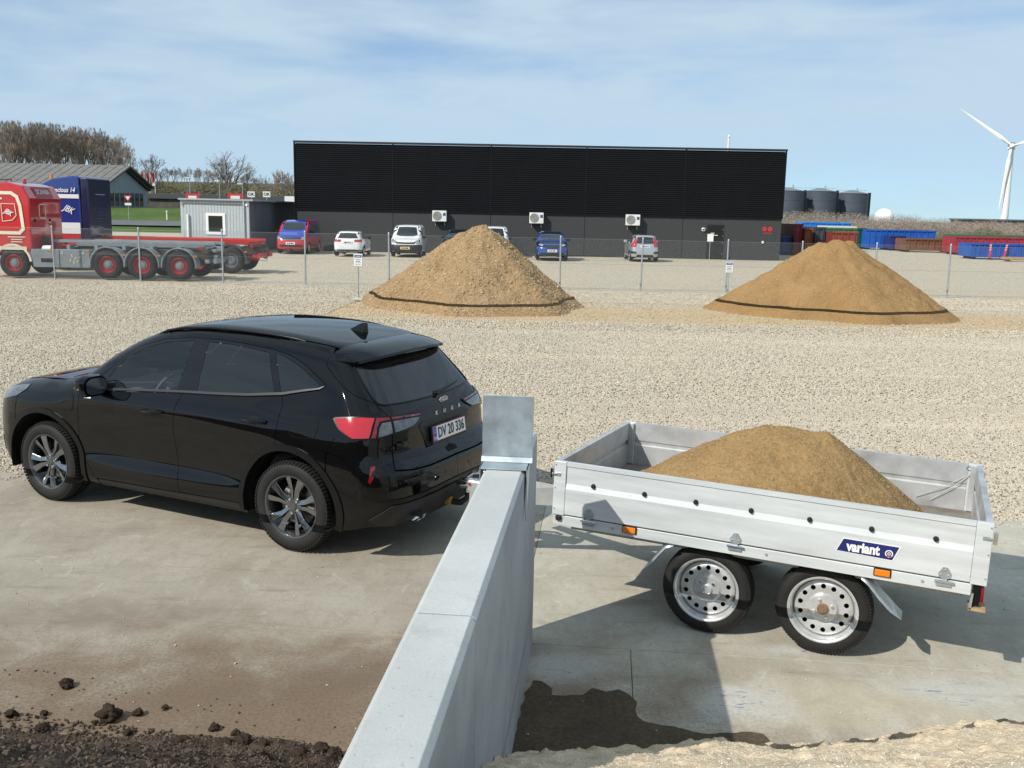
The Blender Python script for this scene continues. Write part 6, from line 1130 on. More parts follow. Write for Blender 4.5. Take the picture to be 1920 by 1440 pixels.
    # chassis, hook-lift rails and arm
    MB().box(x1 - .4, rear_x, .80, .92, .72, 1.0).build('chassis_rail', GRIME, t); MB().box(x1 - .4, rear_x, 1.58, 1.70, .72, 1.0).build('chassis_rail', GRIME, t)
    for y in (.62, 1.72): MB().box(x1 + .5, rear_x - .15, y, y + .10, 1.25, 1.36).build('lift_rail', frame_m, t, bevel=.01)
    MB().box(x1 + 1.2, rear_x - .6, .9, 1.6, 1.12, 1.28).build('hook_arm', frame_m, t, bevel=.02); MB().tube([(x1 + .7, 1.25, 1.2), (x1 + .45, 1.25, 1.35), (x1 + .35, 1.25, 1.30)], .07, 8).build('hook', GRIME, t)
    for k, x in enumerate(np.linspace(x1 + 1.0, rear_x - .5, 6)): MB().box(x, x + .12, .55, 1.95, 1.02, 1.17).build('cross_member', RUST if scheme != 'red' else LGR, t)
    for k in range(3): MB().tube([(x1 + 1.0 + k * .3, .95, 1.08), (x1 + 2.2 + k * .9, 1.0, 1.10 + .03 * k), (rear_x - 1.2 + k * .2, .9, 1.0)], .035, 6).build('hydraulic_ram', CHR if k == 0 else GRIME, t)
    rnd = random.Random(len(label))
    for k in range(16):
        x = rear_x - .75 + rnd.uniform(0, .75); y = rnd.uniform(.3, 2.2); z = rnd.uniform(.55, 1.2); a = rnd.uniform(.05, .13); MB().box(x - a, x + a, y - a, y + a, z - a * .8, z + a * .8).build('tail_fitting', rnd.choice([GRIME, RUST, frame_m, GRIME]), t, bevel=.02)
    MB().box(rear_x - .12, rear_x, .25, 2.25, .62, .80).build('rear_bumper', frame_m, t); MB().tube([(rear_x - .1, .5, 1.0), (rear_x + .25, .5, .85), (rear_x + .2, .5, .5), (rear_x - .1, .6, .5)], .012, 5).build('air_hose', INK, t)
    MB().cyl((x1 + .25, .35, 1.02), (x1 + .55, .35, 1.02), .13, n=14).build('air_tank', LWH, t, smooth=40); MB().cyl((x1 - .05, .9, .95), (x1 + .12, .9, 1.45), .22, .12, 12).build('exhaust_stack', GRIME, t)
    # side locker
    bx0, bx1 = wheels[0] + .70, wheels[1] - .72
    sl = MB().prism([(bx0 - .12, 1.02), (bx1 + .1, 1.02), (bx1 + .1, .38), (bx0 + .02, .38)], .02, .55, 'y').build('side_locker', guard_m, t, bevel=.015); MB().box(bx0 + .30, bx0 + .72, .008, .02, .56, .70).build('locker_grille', INK, sl); MB().box((bx0 + bx1) / 2 - .02, (bx0 + bx1) / 2, .012, .02, .40, 1.0).build('locker_seam', INK, sl)
    for x in ((bx0 + bx1) / 2 + .1, bx1 - .12): MB().box(x - .04, x + .04, .005, .02, .86, .96).build('locker_latch', CHR, sl)
    for x in (bx0 + .62, bx1 + .05): MB().box(x - .06, x + .06, .006, .02, .93, .99).build('side_marker', AMBD, sl)
    if scheme == 'red':
        for k, (x, z) in enumerate(((.42, .82), (.55, .74), (.36, .66), (.62, .64), (.48, .58), (.70, .78))): text_mesh('vine_ornament', 's', .22, CREAM, sl, frame_matrix(((bx0 + bx1) / 2 + x, .006, z), (1, 0, .4 * (-1)**k), (0, 0, 1)), shear=.4)
    w0_ = lorry_wheel(mat('rim_red', (.42, .02, .025), .4) if scheme == 'red' else mat('rim_dull', (.14, .14, .15), .5)); first = True
    for k, x in enumerate(wheels):
        for s, y in ((1, .16), (-1, W - .16)):
            w = w0_ if first else copy_tree(w0_); first = False; w.parent = t; w.location = (x, y, .515); w.rotation_euler = (0, R(23 * k), math.pi if s > 0 else 0)
        if k:
            m = MB(); m.lathe([(.585, .02), (.585, .60), (.60, .60), (.60, .02), (.64, .0), (.60, -.005)], 26, Matrix.Translation((x, 0, .53)), closed=True, a0=R(-8), a1=R(188)); m.build('mudguard', guard_m, t, smooth=50)
            MB().box(x + .55, x + .67, .02, .06, .84, .90).build('side_marker', AMBD, t)
    for x in wheels: MB().cyl((x, .3, .515), (x, W - .3, .515), .09, n=10).build('axle', GRIME, t)
    return t
lorry('red_lorry', 'red hook-lift lorry with cream coach lines and red wheel rims, just behind the fence', 35.0, [-17.98, -14.62, -13.38, -12.05], -17.28, 2.3, 3.36, -10.75, 'r', 'red', LGR, LGR)
lorry('blue_lorry', 'blue and white hook-lift lorry with a red chassis, behind the red lorry', 39.55, [-18.3, -12.85, -11.5], -17.45, 2.3, 3.74, -10.35, 'b', 'blue', mat('chassis_red', (.50, .02, .015), .4), mat('guard_dark', (.06, .06, .065), .6))
# ------------------------------------------------------------------ site cabin
CABN = mat('cabin_grey_boards', (.42, .46, .48), .7, var=.08, scale=4); CABD = mat('cabin_shaded_grey', (.15, .17, .19), .6, var=.15, scale=1)  # second grey has the shade of the wall turned from the sun painted in
q = pd(468, 455, 58.5); cx1 = q.x; cx0 = pd(340, 440, 58.5).x; cbn = empty('site_cabin', (cx0, 58.5, 0)); tag(cbn, 'pale grey site cabin with one white-framed window', 'cabin'); cw = cx1 - cx0; ch = 3.12
nb = 22
for k in range(nb): MB().box(k * cw / nb + .006, (k + 1) * cw / nb - .006, 0, .05, .12, ch - .12).build('board', CABN, cbn, bevel=.006)
MB().box(0, cw, .045, 12.5, .1, ch - .1).build('cabin_body', CABD, cbn)
MB().box(-.08, cw + .3, -.14, 12.6, ch - .10, ch).build('roof', mat('cabin_roof', (.34, .36, .37), .6), cbn, bevel=.01)
MB().box(cw - .14, cw + .012, -.03, .14, .1, ch - .1).build('corner_trim', CABN, cbn); MB().tube([(.12, -.06, ch - .42), (.12, -.06, ch - .3), (.2, -.06, ch - .24), (cw - .3, -.06, ch - .28)], .03, 8).build('gutter', mat('gutter_grey', (.2, .22, .23), .5), cbn); MB().cyl((cw - .28, -.07, .1), (cw - .28, -.07, ch - .1), .05, n=10).build('downpipe', CABN, cbn); MB().cyl((.45, -.08, .1), (.45, -.08, ch - .95), .06, n=10).build('white_pipe', WHT, cbn)
MB().cyl((cw - .12, -.08, ch - .32), (cw - .12, -.02, ch - .32), .07, n=10).build('lamp', WHT, cbn)
wn = empty('window', parent=cbn); a, b_, z0, z1 = cw * .368, cw * .655, 1.02, 2.28
for (p_, q_, r_, s_) in ((a, b_, z0, z0 + .16), (a, b_, z1 - .16, z1), (a, a + .16, z0 + .162, z1 - .162), (b_ - .16, b_, z0 + .162, z1 - .162)): MB().box(p_, q_, -.05, 0, r_, s_).build('window_frame', WHT, wn, bevel=.008)
MB().box(a + .15, b_ - .15, -.02, .0, z0 + .15, z1 - .15).build('pane', DGL, wn)
MB().box(.35, 1.7, -1.2, -.1, 0, .22).build('step', mat('step_wood', (.4, .38, .34), .8), cbn)
# ------------------------------------------------------------------ land beyond
GRASS = soil_mat('verge_grass', [(.045, .075, .018), (.075, .12, .028), (.12, .15, .045)], .5, 3., .1, s1=.15, s2=2.)
FIELD = soil_mat('rough_field', [(.11, .105, .045), (.19, .165, .08), (.27, .22, .12)], .5, .8, .2, s1=.03, s2=.5)
ASPH = mat('asphalt', (.12, .125, .135), .85, var=.15, scale=.8)
xs = np.linspace(-3000, 3000, 61); ys = np.concatenate([np.linspace(-900, 90, 12), np.linspace(100, 900, 30), np.linspace(1000, 5200, 12)]); X, Y = np.meshgrid(xs, ys); tag(sheet('field', X, Y, -.12 + 0 * X, FIELD), 'rough yellow-green field reaching to the horizon', kind='structure')
def bank_z(x, y):
    t = np.clip((y - 104) / 34, 0, 1); z = 2.35 * (t * t * (3 - 2 * t)); side = np.clip((-17 - x) / 8, 0, 1); hill = 9. * np.clip((y - 190) / 160, 0, 1) * np.clip((-30 - x) / 60 + .3, 0, 1); return z * side + hill * side
X, Y = np.meshgrid(np.linspace(-330, -16, 140), np.linspace(100, 420, 120)); keep_ = Y < 186; X0, Y0 = X, Y; X, Y = np.meshgrid(np.linspace(-330, -16, 140), np.linspace(100, 182, 60)); tag(sheet('grass_bank', X, Y, bank_z(X, Y) - .04 + .12 * grid_noise(X, Y, .15, 61, 4) * np.clip((Y - 104) / 6, 0, 1), GRASS), 'mown grass bank rising behind the yard', kind='structure')
X, Y = np.meshgrid(np.linspace(-330, -16, 120), np.linspace(181.5, 430, 60)); tag(sheet('hillside', X, Y, bank_z(X, Y) - .06 + .4 * grid_noise(X, Y, .1, 62, 4), soil_mat('leaf_litter', [(.075, .062, .035), (.11, .092, .055), (.13, .125, .06)], .6, 1.5, .3, s1=.08, s2=1.)), 'brown wooded hillside behind the cabin', kind='structure')
X, Y = np.meshgrid(np.linspace(-330, -17, 100), np.linspace(111.5, 117, 8)); Y = Y + (X + 40) * .02; tag(sheet('road', X, Y, bank_z(X, Y) + .16, ASPH), 'grey asphalt road along the grass bank', kind='structure')
# ------------------------------------------------------------------ sheds and street furniture on the bank
ROOFC = mat('corrugated_roof', (.17, .165, .155), .85, var=.3, scale=1.2); SHEDW = mat('shed_blue_grey', (.25, .29, .32), .8, var=.1, scale=.6)
bn = empty('gabled_shed', (-56.7, 135, 2.3)); tag(bn, 'long blue-grey shed with a corrugated pitched roof and a glazed gable', 'building')
MB().prism([(0, 0), (17, 0), (17, 3.1), (8.3, 5.75), (0, 3.1)], -70, 0, 'x').build('shed_wall', SHEDW, bn)
pr = [(-.6, 2.92), (8.3, 5.80), (17.6, 2.95), (17.6, 3.10), (8.3, 6.02), (-.6, 3.08)]
nrib = 120
for k in range(nrib): x = -71 + 72 * k / nrib; MB().prism([(y, z + (.0 if k % 2 else .05)) for y, z in pr], x, x + 72 / nrib, 'x').build('roof_sheet', ROOFC, bn)
for y0, y1 in zip(np.linspace(.6, 15.2, 9)[:-1], np.linspace(.6, 15.2, 9)[1:]): gw = MB().box(.02, .06, y0 + .12, y1 - .12, .25, 2.15).build('gable_window', mat('shed_glass', (.05, .06, .06), .08, coat=.5), bn); MB().box(.0, .12, y0 - .1, y0 + .1, .2, 2.2).build('window_mullion', SHEDW, bn)
MB().prism([(-.3, 2.9), (8.3, 5.75), (17.3, 2.9), (17.3, 2.55), (8.3, 5.35), (-.3, 2.55)], .02, .5, 'x').build('verge_board', mat('verge_dark', (.03, .03, .03), .7), bn)
def place(u, Y): return pd(u, 400, Y).x
lb_ = empty('low_building', (place(282, 158), 158, 2.3)); tag(lb_, 'low dark flat-roofed building right of the gabled shed', 'building'); MB().box(0, 26, 0, 12, 0, 1.5).build('wall', mat('dull_brick', (.10, .09, .085), .9, var=.4, scale=1), lb_); MB().box(-.3, 26.3, -.4, 12.4, 1.5, 2.3).build('flat_roof', mat('roof_felt', (.07, .075, .085), .9), lb_, bevel=.05)
fs = empty('filling_station', (place(448, 150), 150, 2.3)); tag(fs, 'dark low filling station roof behind the cabin', 'building'); MB().box(0, 30, 0, 9, 0, 1.2).build('wall', mat('dull_brick', (0, 0, 0)), fs); MB().box(-.5, 31, -.5, 9.5, 1.2, 1.9).build('canopy', mat('roof_felt', (0, 0, 0)), fs)
ok = [('left of the two white box signs above the cabin', 472), ('right of the two white box signs above the cabin', 501)]
for lb2, u in ok:
    o = empty('box_sign', (place(u, 148), 148, 0)); tag(o, lb2, 'sign', 'white box signs'); z = pd(u, 364.5, 148).z; MB().box(-.55, .55, -.1, .1, z - .42, z + .42).build('sign_box', LWH, o, bevel=.02); text_mesh('sign_text', 'OK', .62, INK, o, frame_matrix((0, -.11, z), (1, 0, 0), (0, 0, 1)), bold=.02); MB().cyl((0, 0, 2.2), (0, 0, z - .42), .06, n=8).build('sign_pole', GP, o)
o = empty('blank_sign', (place(545, 120), 120, 0)); tag(o, 'plain white panel beside the corner of the black hall', 'sign'); z = pd(545, 373, 120).z; MB().box(-.7, .9, -.05, .05, z - .32, z + .32).build('panel_face', LWH, o); MB().cyl((0, .1, 0), (0, .1, z), .05, n=8).build('panel_pole', GP, o)
for u, w, lb2 in ((362, .9, 'small red and white banner behind the cabin roof, left one'), (442, 1.0, 'small red and white banner behind the cabin roof, right one')):
    o = empty('banner', (place(u, 130), 130, 0)); tag(o, lb2, 'banner', 'banners behind the cabin'); z = pd(u, 370, 130).z; MB().box(-w, w, -.03, .03, z - .2, z + .5).build('banner_cloth', LRED, o); MB().box(-w * .6, w * .6, -.04, -.031, z - .2, z + .2).build('banner_print', LWH, o); MB().cyl((0, .08, 1), (0, .08, z), .04, n=6).build('banner_pole', GP, o)
for i, (u, v0, lb2) in enumerate(((358, 334, 'street lamp on a thin pole, leftmost of three behind the cabin'), (413, 340, 'street lamp on a thin pole, middle of three behind the cabin'), (456, 346, 'street lamp on a thin pole, rightmost of three behind the cabin'))):
    Y = 152 - i * 4; z = pd(u, v0, Y).z; o = empty('street_lamp', (place(u, Y), Y, 0)); tag(o, lb2, 'street lamp', 'street lamps behind the cabin'); MB().cyl((0, 0, 2), (0, 0, z), .08, .05, 8).build('lamp_post', GP, o, smooth=40); MB().box(-.75, .05, -.12, .12, z, z + .14).build('lamp_head', LWH, o, bevel=.04)
for i, u in enumerate((273, 283, 293)):
    Y = 160; z = pd(u, 323, Y).z; o = empty('flagpole', (place(u, Y), Y, 0)); tag(o, ('leftmost', 'middle', 'rightmost')[i] + ' of three red and white flags hanging from white poles', 'flag', 'flags by the shed'); MB().cyl((0, 0, 2), (0, 0, z), .06, .04, 8).build('pole', LWH, o)
    m = MB(); nx_, nz_ = 6, 10; v = [(-.02 - .42 * a / nx_ * (1 - .25 * b2 / nz_), .12 * math.sin(a * 1.7 + b2 * .5 + i), z - .05 - 1.6 * b2 / nz_ - .25 * a / nx_) for b2 in range(nz_ + 1) for a in range(nx_ + 1)]; m.add(v, [(b2 * 7 + a, b2 * 7 + a + 1, b2 * 7 + a + 8, b2 * 7 + a + 7) for b2 in range(nz_) for a in range(nx_)]); fl = m.build('flag_cloth', mat('flag_red', (.45, .02, .03), .8), o, smooth=80)
    MB().box(-.42, -.05, -.03, .03, z - 2.15, z - 1.62).build('flag_lower_panel', LWH, o)
q = pd(241, 402, 108); o = empty('give_way_sign', (q.x, 108, 0)); tag(o, 'red and white give way triangle on a thin pole on the grass bank', 'sign'); zc = pd(241, 371, 108).z; s_ = .46
MB().cyl((0, .05, q.z - .6), (0, .05, zc), .035, n=8).build('pole', GP, o); MB().prism([(-s_, zc + s_ * .55), (s_, zc + s_ * .55), (0, zc - s_ * .95)], -.01, .01, 'y').build('red_triangle', mat('sign_red', (.5, .02, .03), .5), o, bevel=.02); MB().prism([(-s_ * .56, zc + s_ * .32), (s_ * .56, zc + s_ * .32), (0, zc - s_ * .50)], -.02, -.012, 'y').build('white_triangle', LWH, o); MB().box(-.36, .36, -.01, .01, zc - .80, zc - .55).build('side_road_plate', LWH, o)
q = pd(313, 409, 111); o = empty('edge_marker', (q.x, 111, q.z - .2)); tag(o, 'white roadside marker post with a yellow reflector', 'marker post'); MB().box(-.07, .07, -.05, .05, 0, 1.05).build('marker_body', LWH, o, bevel=.02); MB().box(-.05, .05, -.06, -.051, .62, .82).build('reflector', YEL, o)
# ------------------------------------------------------------------ containers
def container(name, label, u0, u1, vtop, vbot, col, ribs=10, depth=2.4, hooks=False, rot=0., lid=None, bend=True):
    c = px(u0, vbot); c2_ = px(u1, vbot); Y = c.y; x0 = pd(u0, vbot, Y).x; x1 = pd(u1, vbot, Y).x; z = pd((u0 + u1) / 2, vtop, Y).z - pd((u0 + u1) / 2, vbot, Y).z; w = x1 - x0
    o = empty(name, (x0, Y, 0), rot); tag(o, label, 'container', 'containers at the yard edge'); m_ = mat('cont_%s' % name, col, .5, var=.25, scale=1.5)
    b = MB(); t = .06
    b.box(0, w, 0, t, .15, z); b.box(0, w, depth - t, depth, .15, z); b.box(0, t, t, depth - t, .15, z); b.box(w - t, w, t, depth - t, .15, z); b.box(t, w - t, t, depth - t, .15, .3); b.build('shell', m_, o)
    for k in range(ribs): x = (k + .5) * w / ribs; MB().box(x - .05, x + .05, -.07, 0, .2, z - .12).build('rib', m_, o, bevel=.01)
    MB().box(-.04, w + .04, -.09, .02, z - .12, z + .03).build('top_rail', m_, o, bevel=.015); MB().box(0, w, -.05, .02, .12, .28).build('bottom_rail', m_, o)
    for x in (.3, w - .4): MB().box(x, x + .2, .3, depth - .3, 0, .15).build('skid', GRIME, o)
    if lid: MB().box(.02, w - .02, .05, depth - .05, z + .02, z + .16).build('cover', mat('lid_' + name, lid, .7), o)
    return o
container('dark_blue_skip', 'dark blue container end-on beside the black hall corner', 1463, 1488, 443, 477, (.02, .045, .16), 3, 5.5)
container('maroon_container', 'dark red container between two blue ones near the hall', 1487, 1502, 420, 478, (.22, .02, .035), 2, 6)
container('tall_blue_container', 'tall bright blue covered container rising above its neighbours', 1501, 1592, 416, 463, (.03, .20, .62), 9, 2.5)
container('rust_orange_skip', 'narrow rust orange skip left of the grey one', 1507, 1525, 428, 479, (.30, .08, .03), 2, 5)
container('slate_skip', 'narrow slate grey skip right of the rust orange one', 1526, 1544, 426, 480, (.05, .06, .08), 2, 5)
container('green_container', 'green container with a pale roof behind the orange sand heap', 1545, 1604, 427, 470, (.03, .15, .06), 6, 2.5, lid=(.6, .6, .55))
container('red_brown_skip', 'low red-brown skip in front of the green container', 1558, 1604, 434, 482, (.24, .05, .035), 4, 2.4)
container('dark_green_skip', 'dark green skip left of the large blue open container', 1605, 1622, 428, 466, (.012, .07, .05), 2, 5)
container('large_blue_container', 'large blue open-top container right behind the orange sand heap', 1622, 1752, 430, 467, (.015, .10, .42), 12, 2.5)
container('navy_skip', 'small navy skip in front of the large blue container', 1668, 1697, 442, 469, (.02, .035, .16), 3, 3.5)
container('rusty_skip', 'long low rusty brown skip right of the navy one', 1697, 1790, 447, 472, (.17, .075, .04), 8, 2.4)
container('long_red_container', 'long red container with a green net cover at the right edge', 1789, 1945, 443, 477, (.30, .03, .045), 14, 2.5, lid=(.03, .12, .07))
container('short_blue_skip', 'low blue skip with striped end boards in front of the long red container', 1820, 1925, 456, 485, (.015, .09, .38), 11, 2.2)
q = px(1820, 485)
for k, (u, lb2) in enumerate(((1850, 'red and white striped barrier board, left of two by the blue skip'), (1876, 'leaning red barrier board, right of two by the blue skip'))):
    q = px(u, 486); o = empty('barrier_board', (q.x, q.y - .4, 0)); o.rotation_euler = (0, R(0 if k == 0 else 9), 0); tag(o, lb2, 'barrier', 'barrier boards by the blue skip'); MB().box(-.07, .07, -.02, .02, .1, 1.15).build('board', mat('barrier_red', (.65, .04, .04), .5), o)
    for j in range(3): MB().prism([(-.07, .65 + j * .16), (.07, .72 + j * .16), (.07, .78 + j * .16), (-.07, .71 + j * .16)], -.026, -.021, 'y').build('stripe', LWH, o)
    MB().box(-.2, .2, -.15, .15, 0, .1).build('foot', RUB, o)
q = px(1880, 489); pk = empty('plank_stack', (q.x, q.y - .5, 0)); tag(pk, 'low stack of pale planks at the right picture edge', 'planks')
for k in range(5): MB().box(-.1 + .03 * k, 2.6, k * .19, k * .19 + .17, .12, .24 + .04 * (k % 2)).build('plank', mat('bare_wood', (0, 0, 0)), pk)
for x in (.3, 2.0): MB().box(x, x + .12, 0, .95, 0, .12).build('bearer', mat('bare_wood', (0, 0, 0)), pk)
# ------------------------------------------------------------------ silos, dome, wind turbine, far shed
SILO = mat('silo_slate', (.075, .092, .115), .5, var=.12, scale=.3, metal=.2)
for i, (u0, u1, vt, lb2) in enumerate(((1444, 1505, 355, 'slate grey storage silo half hidden by the black hall'), (1505, 1565, 356, 'slate grey storage silo, middle of three'), (1565, 1625, 360, 'slate grey storage silo, rightmost of three'))):
    Y = 262 + i * 4; a = pd(u0, 400, Y).x; b_ = pd(u1, 400, Y).x; z = pd((u0 + u1) / 2, vt + 3, Y).z; r = (b_ - a) / 2; o = empty('silo', ((a + b_) / 2, Y, 0)); tag(o, lb2, 'silo', 'slate grey silos')
    MB().cyl((0, 0, 0), (0, 0, z), r, n=40).build('silo_wall', SILO, o, smooth=40); MB().cyl((0, 0, z), (0, 0, z + .9), r + .12, .5, 40).build('silo_roof', mat('silo_roof', (.16, .18, .20), .5), o, smooth=60)
    for k in range(3): MB().cyl((0, 0, z * (.25 + .25 * k)), (0, 0, z * (.25 + .25 * k) + .12), r + .05, n=40).build('hoop', SILO, o, smooth=40)
    MB().tube([(-r, 0, z + .9), (r * .9, 0, z + .9)], .05, 5).build('handrail', GP, o); MB().cyl((r * .3, 0, z + .5), (r * .3, 0, z + 1.6), .18, n=8).build('vent', GP, o); MB().box(r - .35, r + .35, -1.2, -.6, 0, z + .3).build('stair_tower', GRIME, o)
Y = 300; q = pd(1657, 412, Y); r = (pd(1676, 412, Y).x - pd(1640, 412, Y).x) / 2; zt = pd(1657, 391, Y).z; o = empty('gas_dome', (q.x, Y, 0)); tag(o, 'white dome standing right of the silos', 'dome'); m = MB(); m.lathe([(r * math.cos(t), r * 1.0 * math.sin(t) + zt - r) for t in np.linspace(-.5, math.pi / 2, 14)], 32, Matrix.Rotation(R(90), 4, 'X')); m.build('dome_skin', mat('dome_white', (.80, .80, .79), .5), o, smooth=60); MB().cyl((0, 0, 0), (0, 0, zt - r), r * .9, n=32).build('dome_base', LGR, o)
TUR = mat('turbine_white', (.76, .76, .75), .4); Y = 400; hub = pd(1893, 275, Y); base = pd(1880, 420, Y); tu = empty('wind_turbine', (base.x + .4, Y, 0)); tag(tu, 'white three-bladed wind turbine at the right edge', 'wind turbine')
MB().cyl((0, 0, 0), (0, 0, hub.z - 1.1), 1.55, .95, 24).build('tower', TUR, tu, smooth=60)
nc = MB().box(-1.6, 4.6, -1.2, 1.2, -1.0, 1.0, Matrix.Translation((0, .6, hub.z)) @ Matrix.Rotation(R(58), 4, 'Z')).build('nacelle', TUR, tu, bevel=.4, seg=3); MB().box(3.0, 4.6, -.8, .8, 1.0, 2.1, Matrix.Translation((0, .6, hub.z)) @ Matrix.Rotation(R(58), 4, 'Z')).build('cooler', LGR, nc)
hc = Vector((-.8, -2.0, hub.z)); m = MB(); m.lathe([(0, 1.7), (.6, 1.4), (1.0, .6), (1.1, 0), (1.0, -.6)], 20, Matrix.Translation(hc) @ Matrix.Rotation(R(180 - 21), 4, 'Z')); m.build('rotor_hub', TUR, tu, smooth=60)
ax = Vector((-.36, -.93, 0)).normalized(); up = Vector((0, 0, 1)); sd_ = ax.cross(up)
for k, ang in enumerate((54, 174, -66)):
    d = up * math.cos(R(ang)) + sd_ * math.sin(R(ang)); d = d.normalized(); w = d.cross(ax); m = MB(); v = []; st_ = [(0, .7, .7), (2, .8, .6), (5, 1.5, .35), (9, 1.2, .25), (15, .85, .18), (20, .5, .12), (24.5, .12, .05)]
    for (l, cw_, th_) in st_:
        c0 = hc + d * (l + .6) + ax * (.012 * l * l * .12)
        for s1, s2 in ((-.35, 0), (0, .5), (.65, 0), (0, -.5)): v.append(c0 + w * cw_ * s1 * 1.05 + ax * th_ * s2 * 1.6)
    m.add(v, [(i * 4 + j, i * 4 + (j + 1) % 4, i * 4 + 4 + (j + 1) % 4, i * 4 + 4 + j) for i in range(6) for j in range(4)] + [(0, 1, 2, 3), (24, 25, 26, 27)]); m.build('blade', TUR, tu, smooth=70)
Y = 380; o = empty('far_shed', (pd(1812, 415, Y).x, Y, 0)); tag(o, 'long low dark green shed below the wind turbine', 'building'); MB().box(0, 40, 0, 14, 0, pd(1850, 413, Y).z).build('wall', mat('far_green', (.05, .085, .09), .7), o); MB().box(0, 8, -.3, -.05, 0, pd(1830, 416, Y).z - .2).build('brick_bay', mat('far_brick', (.20, .11, .08), .8), o); MB().box(-.5, 40.5, -.5, 14.5, pd(1850, 413, Y).z, pd(1850, 410.5, Y).z).build('roof', mat('far_roof', (.10, .13, .15), .7), o)
# ------------------------------------------------------------------ leafless trees and scrub
BARK = mat('winter_bark', (.21, .178, .145), .9, var=.3, scale=2.); TWIG = mat('winter_twigs', (.29, .235, .19), .9); TWIGG = mat('budding_twigs', (.17, .15, .085), .9); EVER = mat('evergreen_needles', (.025, .035, .015), .9)
def tree_mesh(seed, h, spread, levels=5, trunk=.22, twigs=900, upright=.5):
    """tapered trunk and limbs plus a crown of fine twigs, as two meshes"""
    rd = random.Random(seed); tr = MB(); tips = []; tw = MB()
    def grow(p, d, l, r, lv):
        n = 3; pts = [p]; q = p
        for k in range(n): d = (d + Vector((rd.uniform(-1, 1), rd.uniform(-1, 1), rd.uniform(-.3, .6) * upright)) * .13).normalized(); q = q + d * l / n; pts.append(q)
        tr.tube(pts, [r, r * .88, r * .76, r * .62], 5 if lv < 2 else 3, cap=False)
        if lv >= levels: tips.append((q, d)); return
        nb_ = rd.choice((2, 3, 3)) if lv else rd.choice((4, 5))
        for k in range(nb_):
            a = 2 * math.pi * (k + rd.random()) / nb_; ortho = d.orthogonal().normalized(); o2 = d.cross(ortho); sp = spread * rd.uniform(.6, 1.15); d2 = (d * math.cos(sp) + (ortho * math.cos(a) + o2 * math.sin(a)) * math.sin(sp) + Vector((0, 0, .18 * upright))).normalized()
            st = pts[rd.choice((2, 3))] if lv else pts[rd.choice((1, 2, 3, 3))]; grow(st, d2, l * rd.uniform(.60, .82), r * rd.uniform(.45, .62), lv + 1)
        if rd.random() < .7: grow(q, (d + Vector((rd.uniform(-.2, .2), rd.uniform(-.2, .2), .1))).normalized(), l * .75, r * .6, lv + 1)
    grow(Vector((0, 0, 0)), Vector((0, 0, 1)), h * .30, trunk, 0)
    for k in range(twigs):
        p, d = rd.choice(tips); d2 = (d + Vector((rd.uniform(-1, 1), rd.uniform(-1, 1), rd.uniform(-.4, 1))) * .75).normalized(); l = rd.uniform(.25, .9) * h * .06; w = d2.orthogonal().normalized() * .014 * (h / 10); p = p - d * rd.uniform(0, .04 * h); tw.add([p - w, p + w, p + d2 * l], [(0, 1, 2)])
    zs = max((v[2] for v in tr.v)); k = h / zs
    for mb in (tr, tw): mb.v = [(x * k, y * k, z * k) for x, y, z in mb.v]
    me1 = bpy.data.meshes.new('limbs'); me1.from_pydata(tr.v, [], tr.f); me1.materials.append(BARK); me2 = bpy.data.meshes.new('crown'); me2.from_pydata(tw.v, [], tw.f); me2.materials.append(TWIG); return me1, me2
TM = [tree_mesh(3, 10, .50, 4, .20, 2600, .6), tree_mesh(5, 10, .42, 4, .20, 2600, .9), tree_mesh(9, 10, .58, 4, .22, 2600, .4), tree_mesh(12, 10, .30, 4, .13, 3200, 1.2), tree_mesh(15, 10, .34, 4, .13, 3200, 1.2)]
def tree(u, vt, Y, k, label, group, zb=None, wid=1.):
    q = pd(u, vt, Y); z0 = float(bank_z(np.array(q.x), np.array(Y))) - .2 if zb is None else zb; h = q.z - z0; o = empty('bare_tree', (q.x, Y, z0), random.uniform(0, 6)); o.scale = (h / 10 * wid, h / 10 * wid, h / 10); tag(o, label, 'tree', group); link_mesh('trunk', TM[k][0], None, o); link_mesh('crown', TM[k][1], None, o); return o
tree(418, 281, 205, 2, 'largest bare tree standing alone behind the cabin, with a wide fan crown', None, wid=1.25); tree(412, 296, 212, 0, 'bare tree half merged with the largest bare tree', None)
for u, v, lb2 in ((247, 276, 'bare tree above the shed gable, left one of two'), (281, 289, 'bare tree above the shed gable, right one of two'), (510, 316, 'slim bare tree left of the black hall corner'), (534, 320, 'bushy bare tree touching the black hall corner'), (487, 326, 'small bare tree left of the slim one by the hall'), (462, 322, 'small bare tree right of the largest bare tree'), (548, 322, 'bare tree just behind the black hall corner')): tree(u, v, 190 + random.uniform(0, 25), random.choice((0, 1)), lb2, None)
rd = random.Random(4)
ORD = 'first second third fourth fifth sixth seventh eighth ninth tenth eleventh twelfth thirteenth fourteenth fifteenth sixteenth seventeenth eighteenth nineteenth twentieth'.split(); ORD += ['twenty-' + w for w in ORD[:9]] + ['thirtieth'] + ['thirty-' + w for w in ORD[:9]]
us = sorted(-2 + k * 6.2 + rd.uniform(-2.5, 2.5) for k in range(37))
for k, u in enumerate(us):
    v = float(np.interp(u, [0, 60, 120, 170, 205, 225], [228, 230, 236, 241, 250, 266])) + rd.uniform(-3, 8); tree(u, v, 240 + rd.uniform(0, 45), rd.choice((3, 4, 1)), ORD[k] + ' tree from the left in the tall leafless row above the shed roof', 'tall leafless trees above the shed roof', wid=1.)
V = []; Fc = []; mi_ = []      # the far brown wood reads as one mass
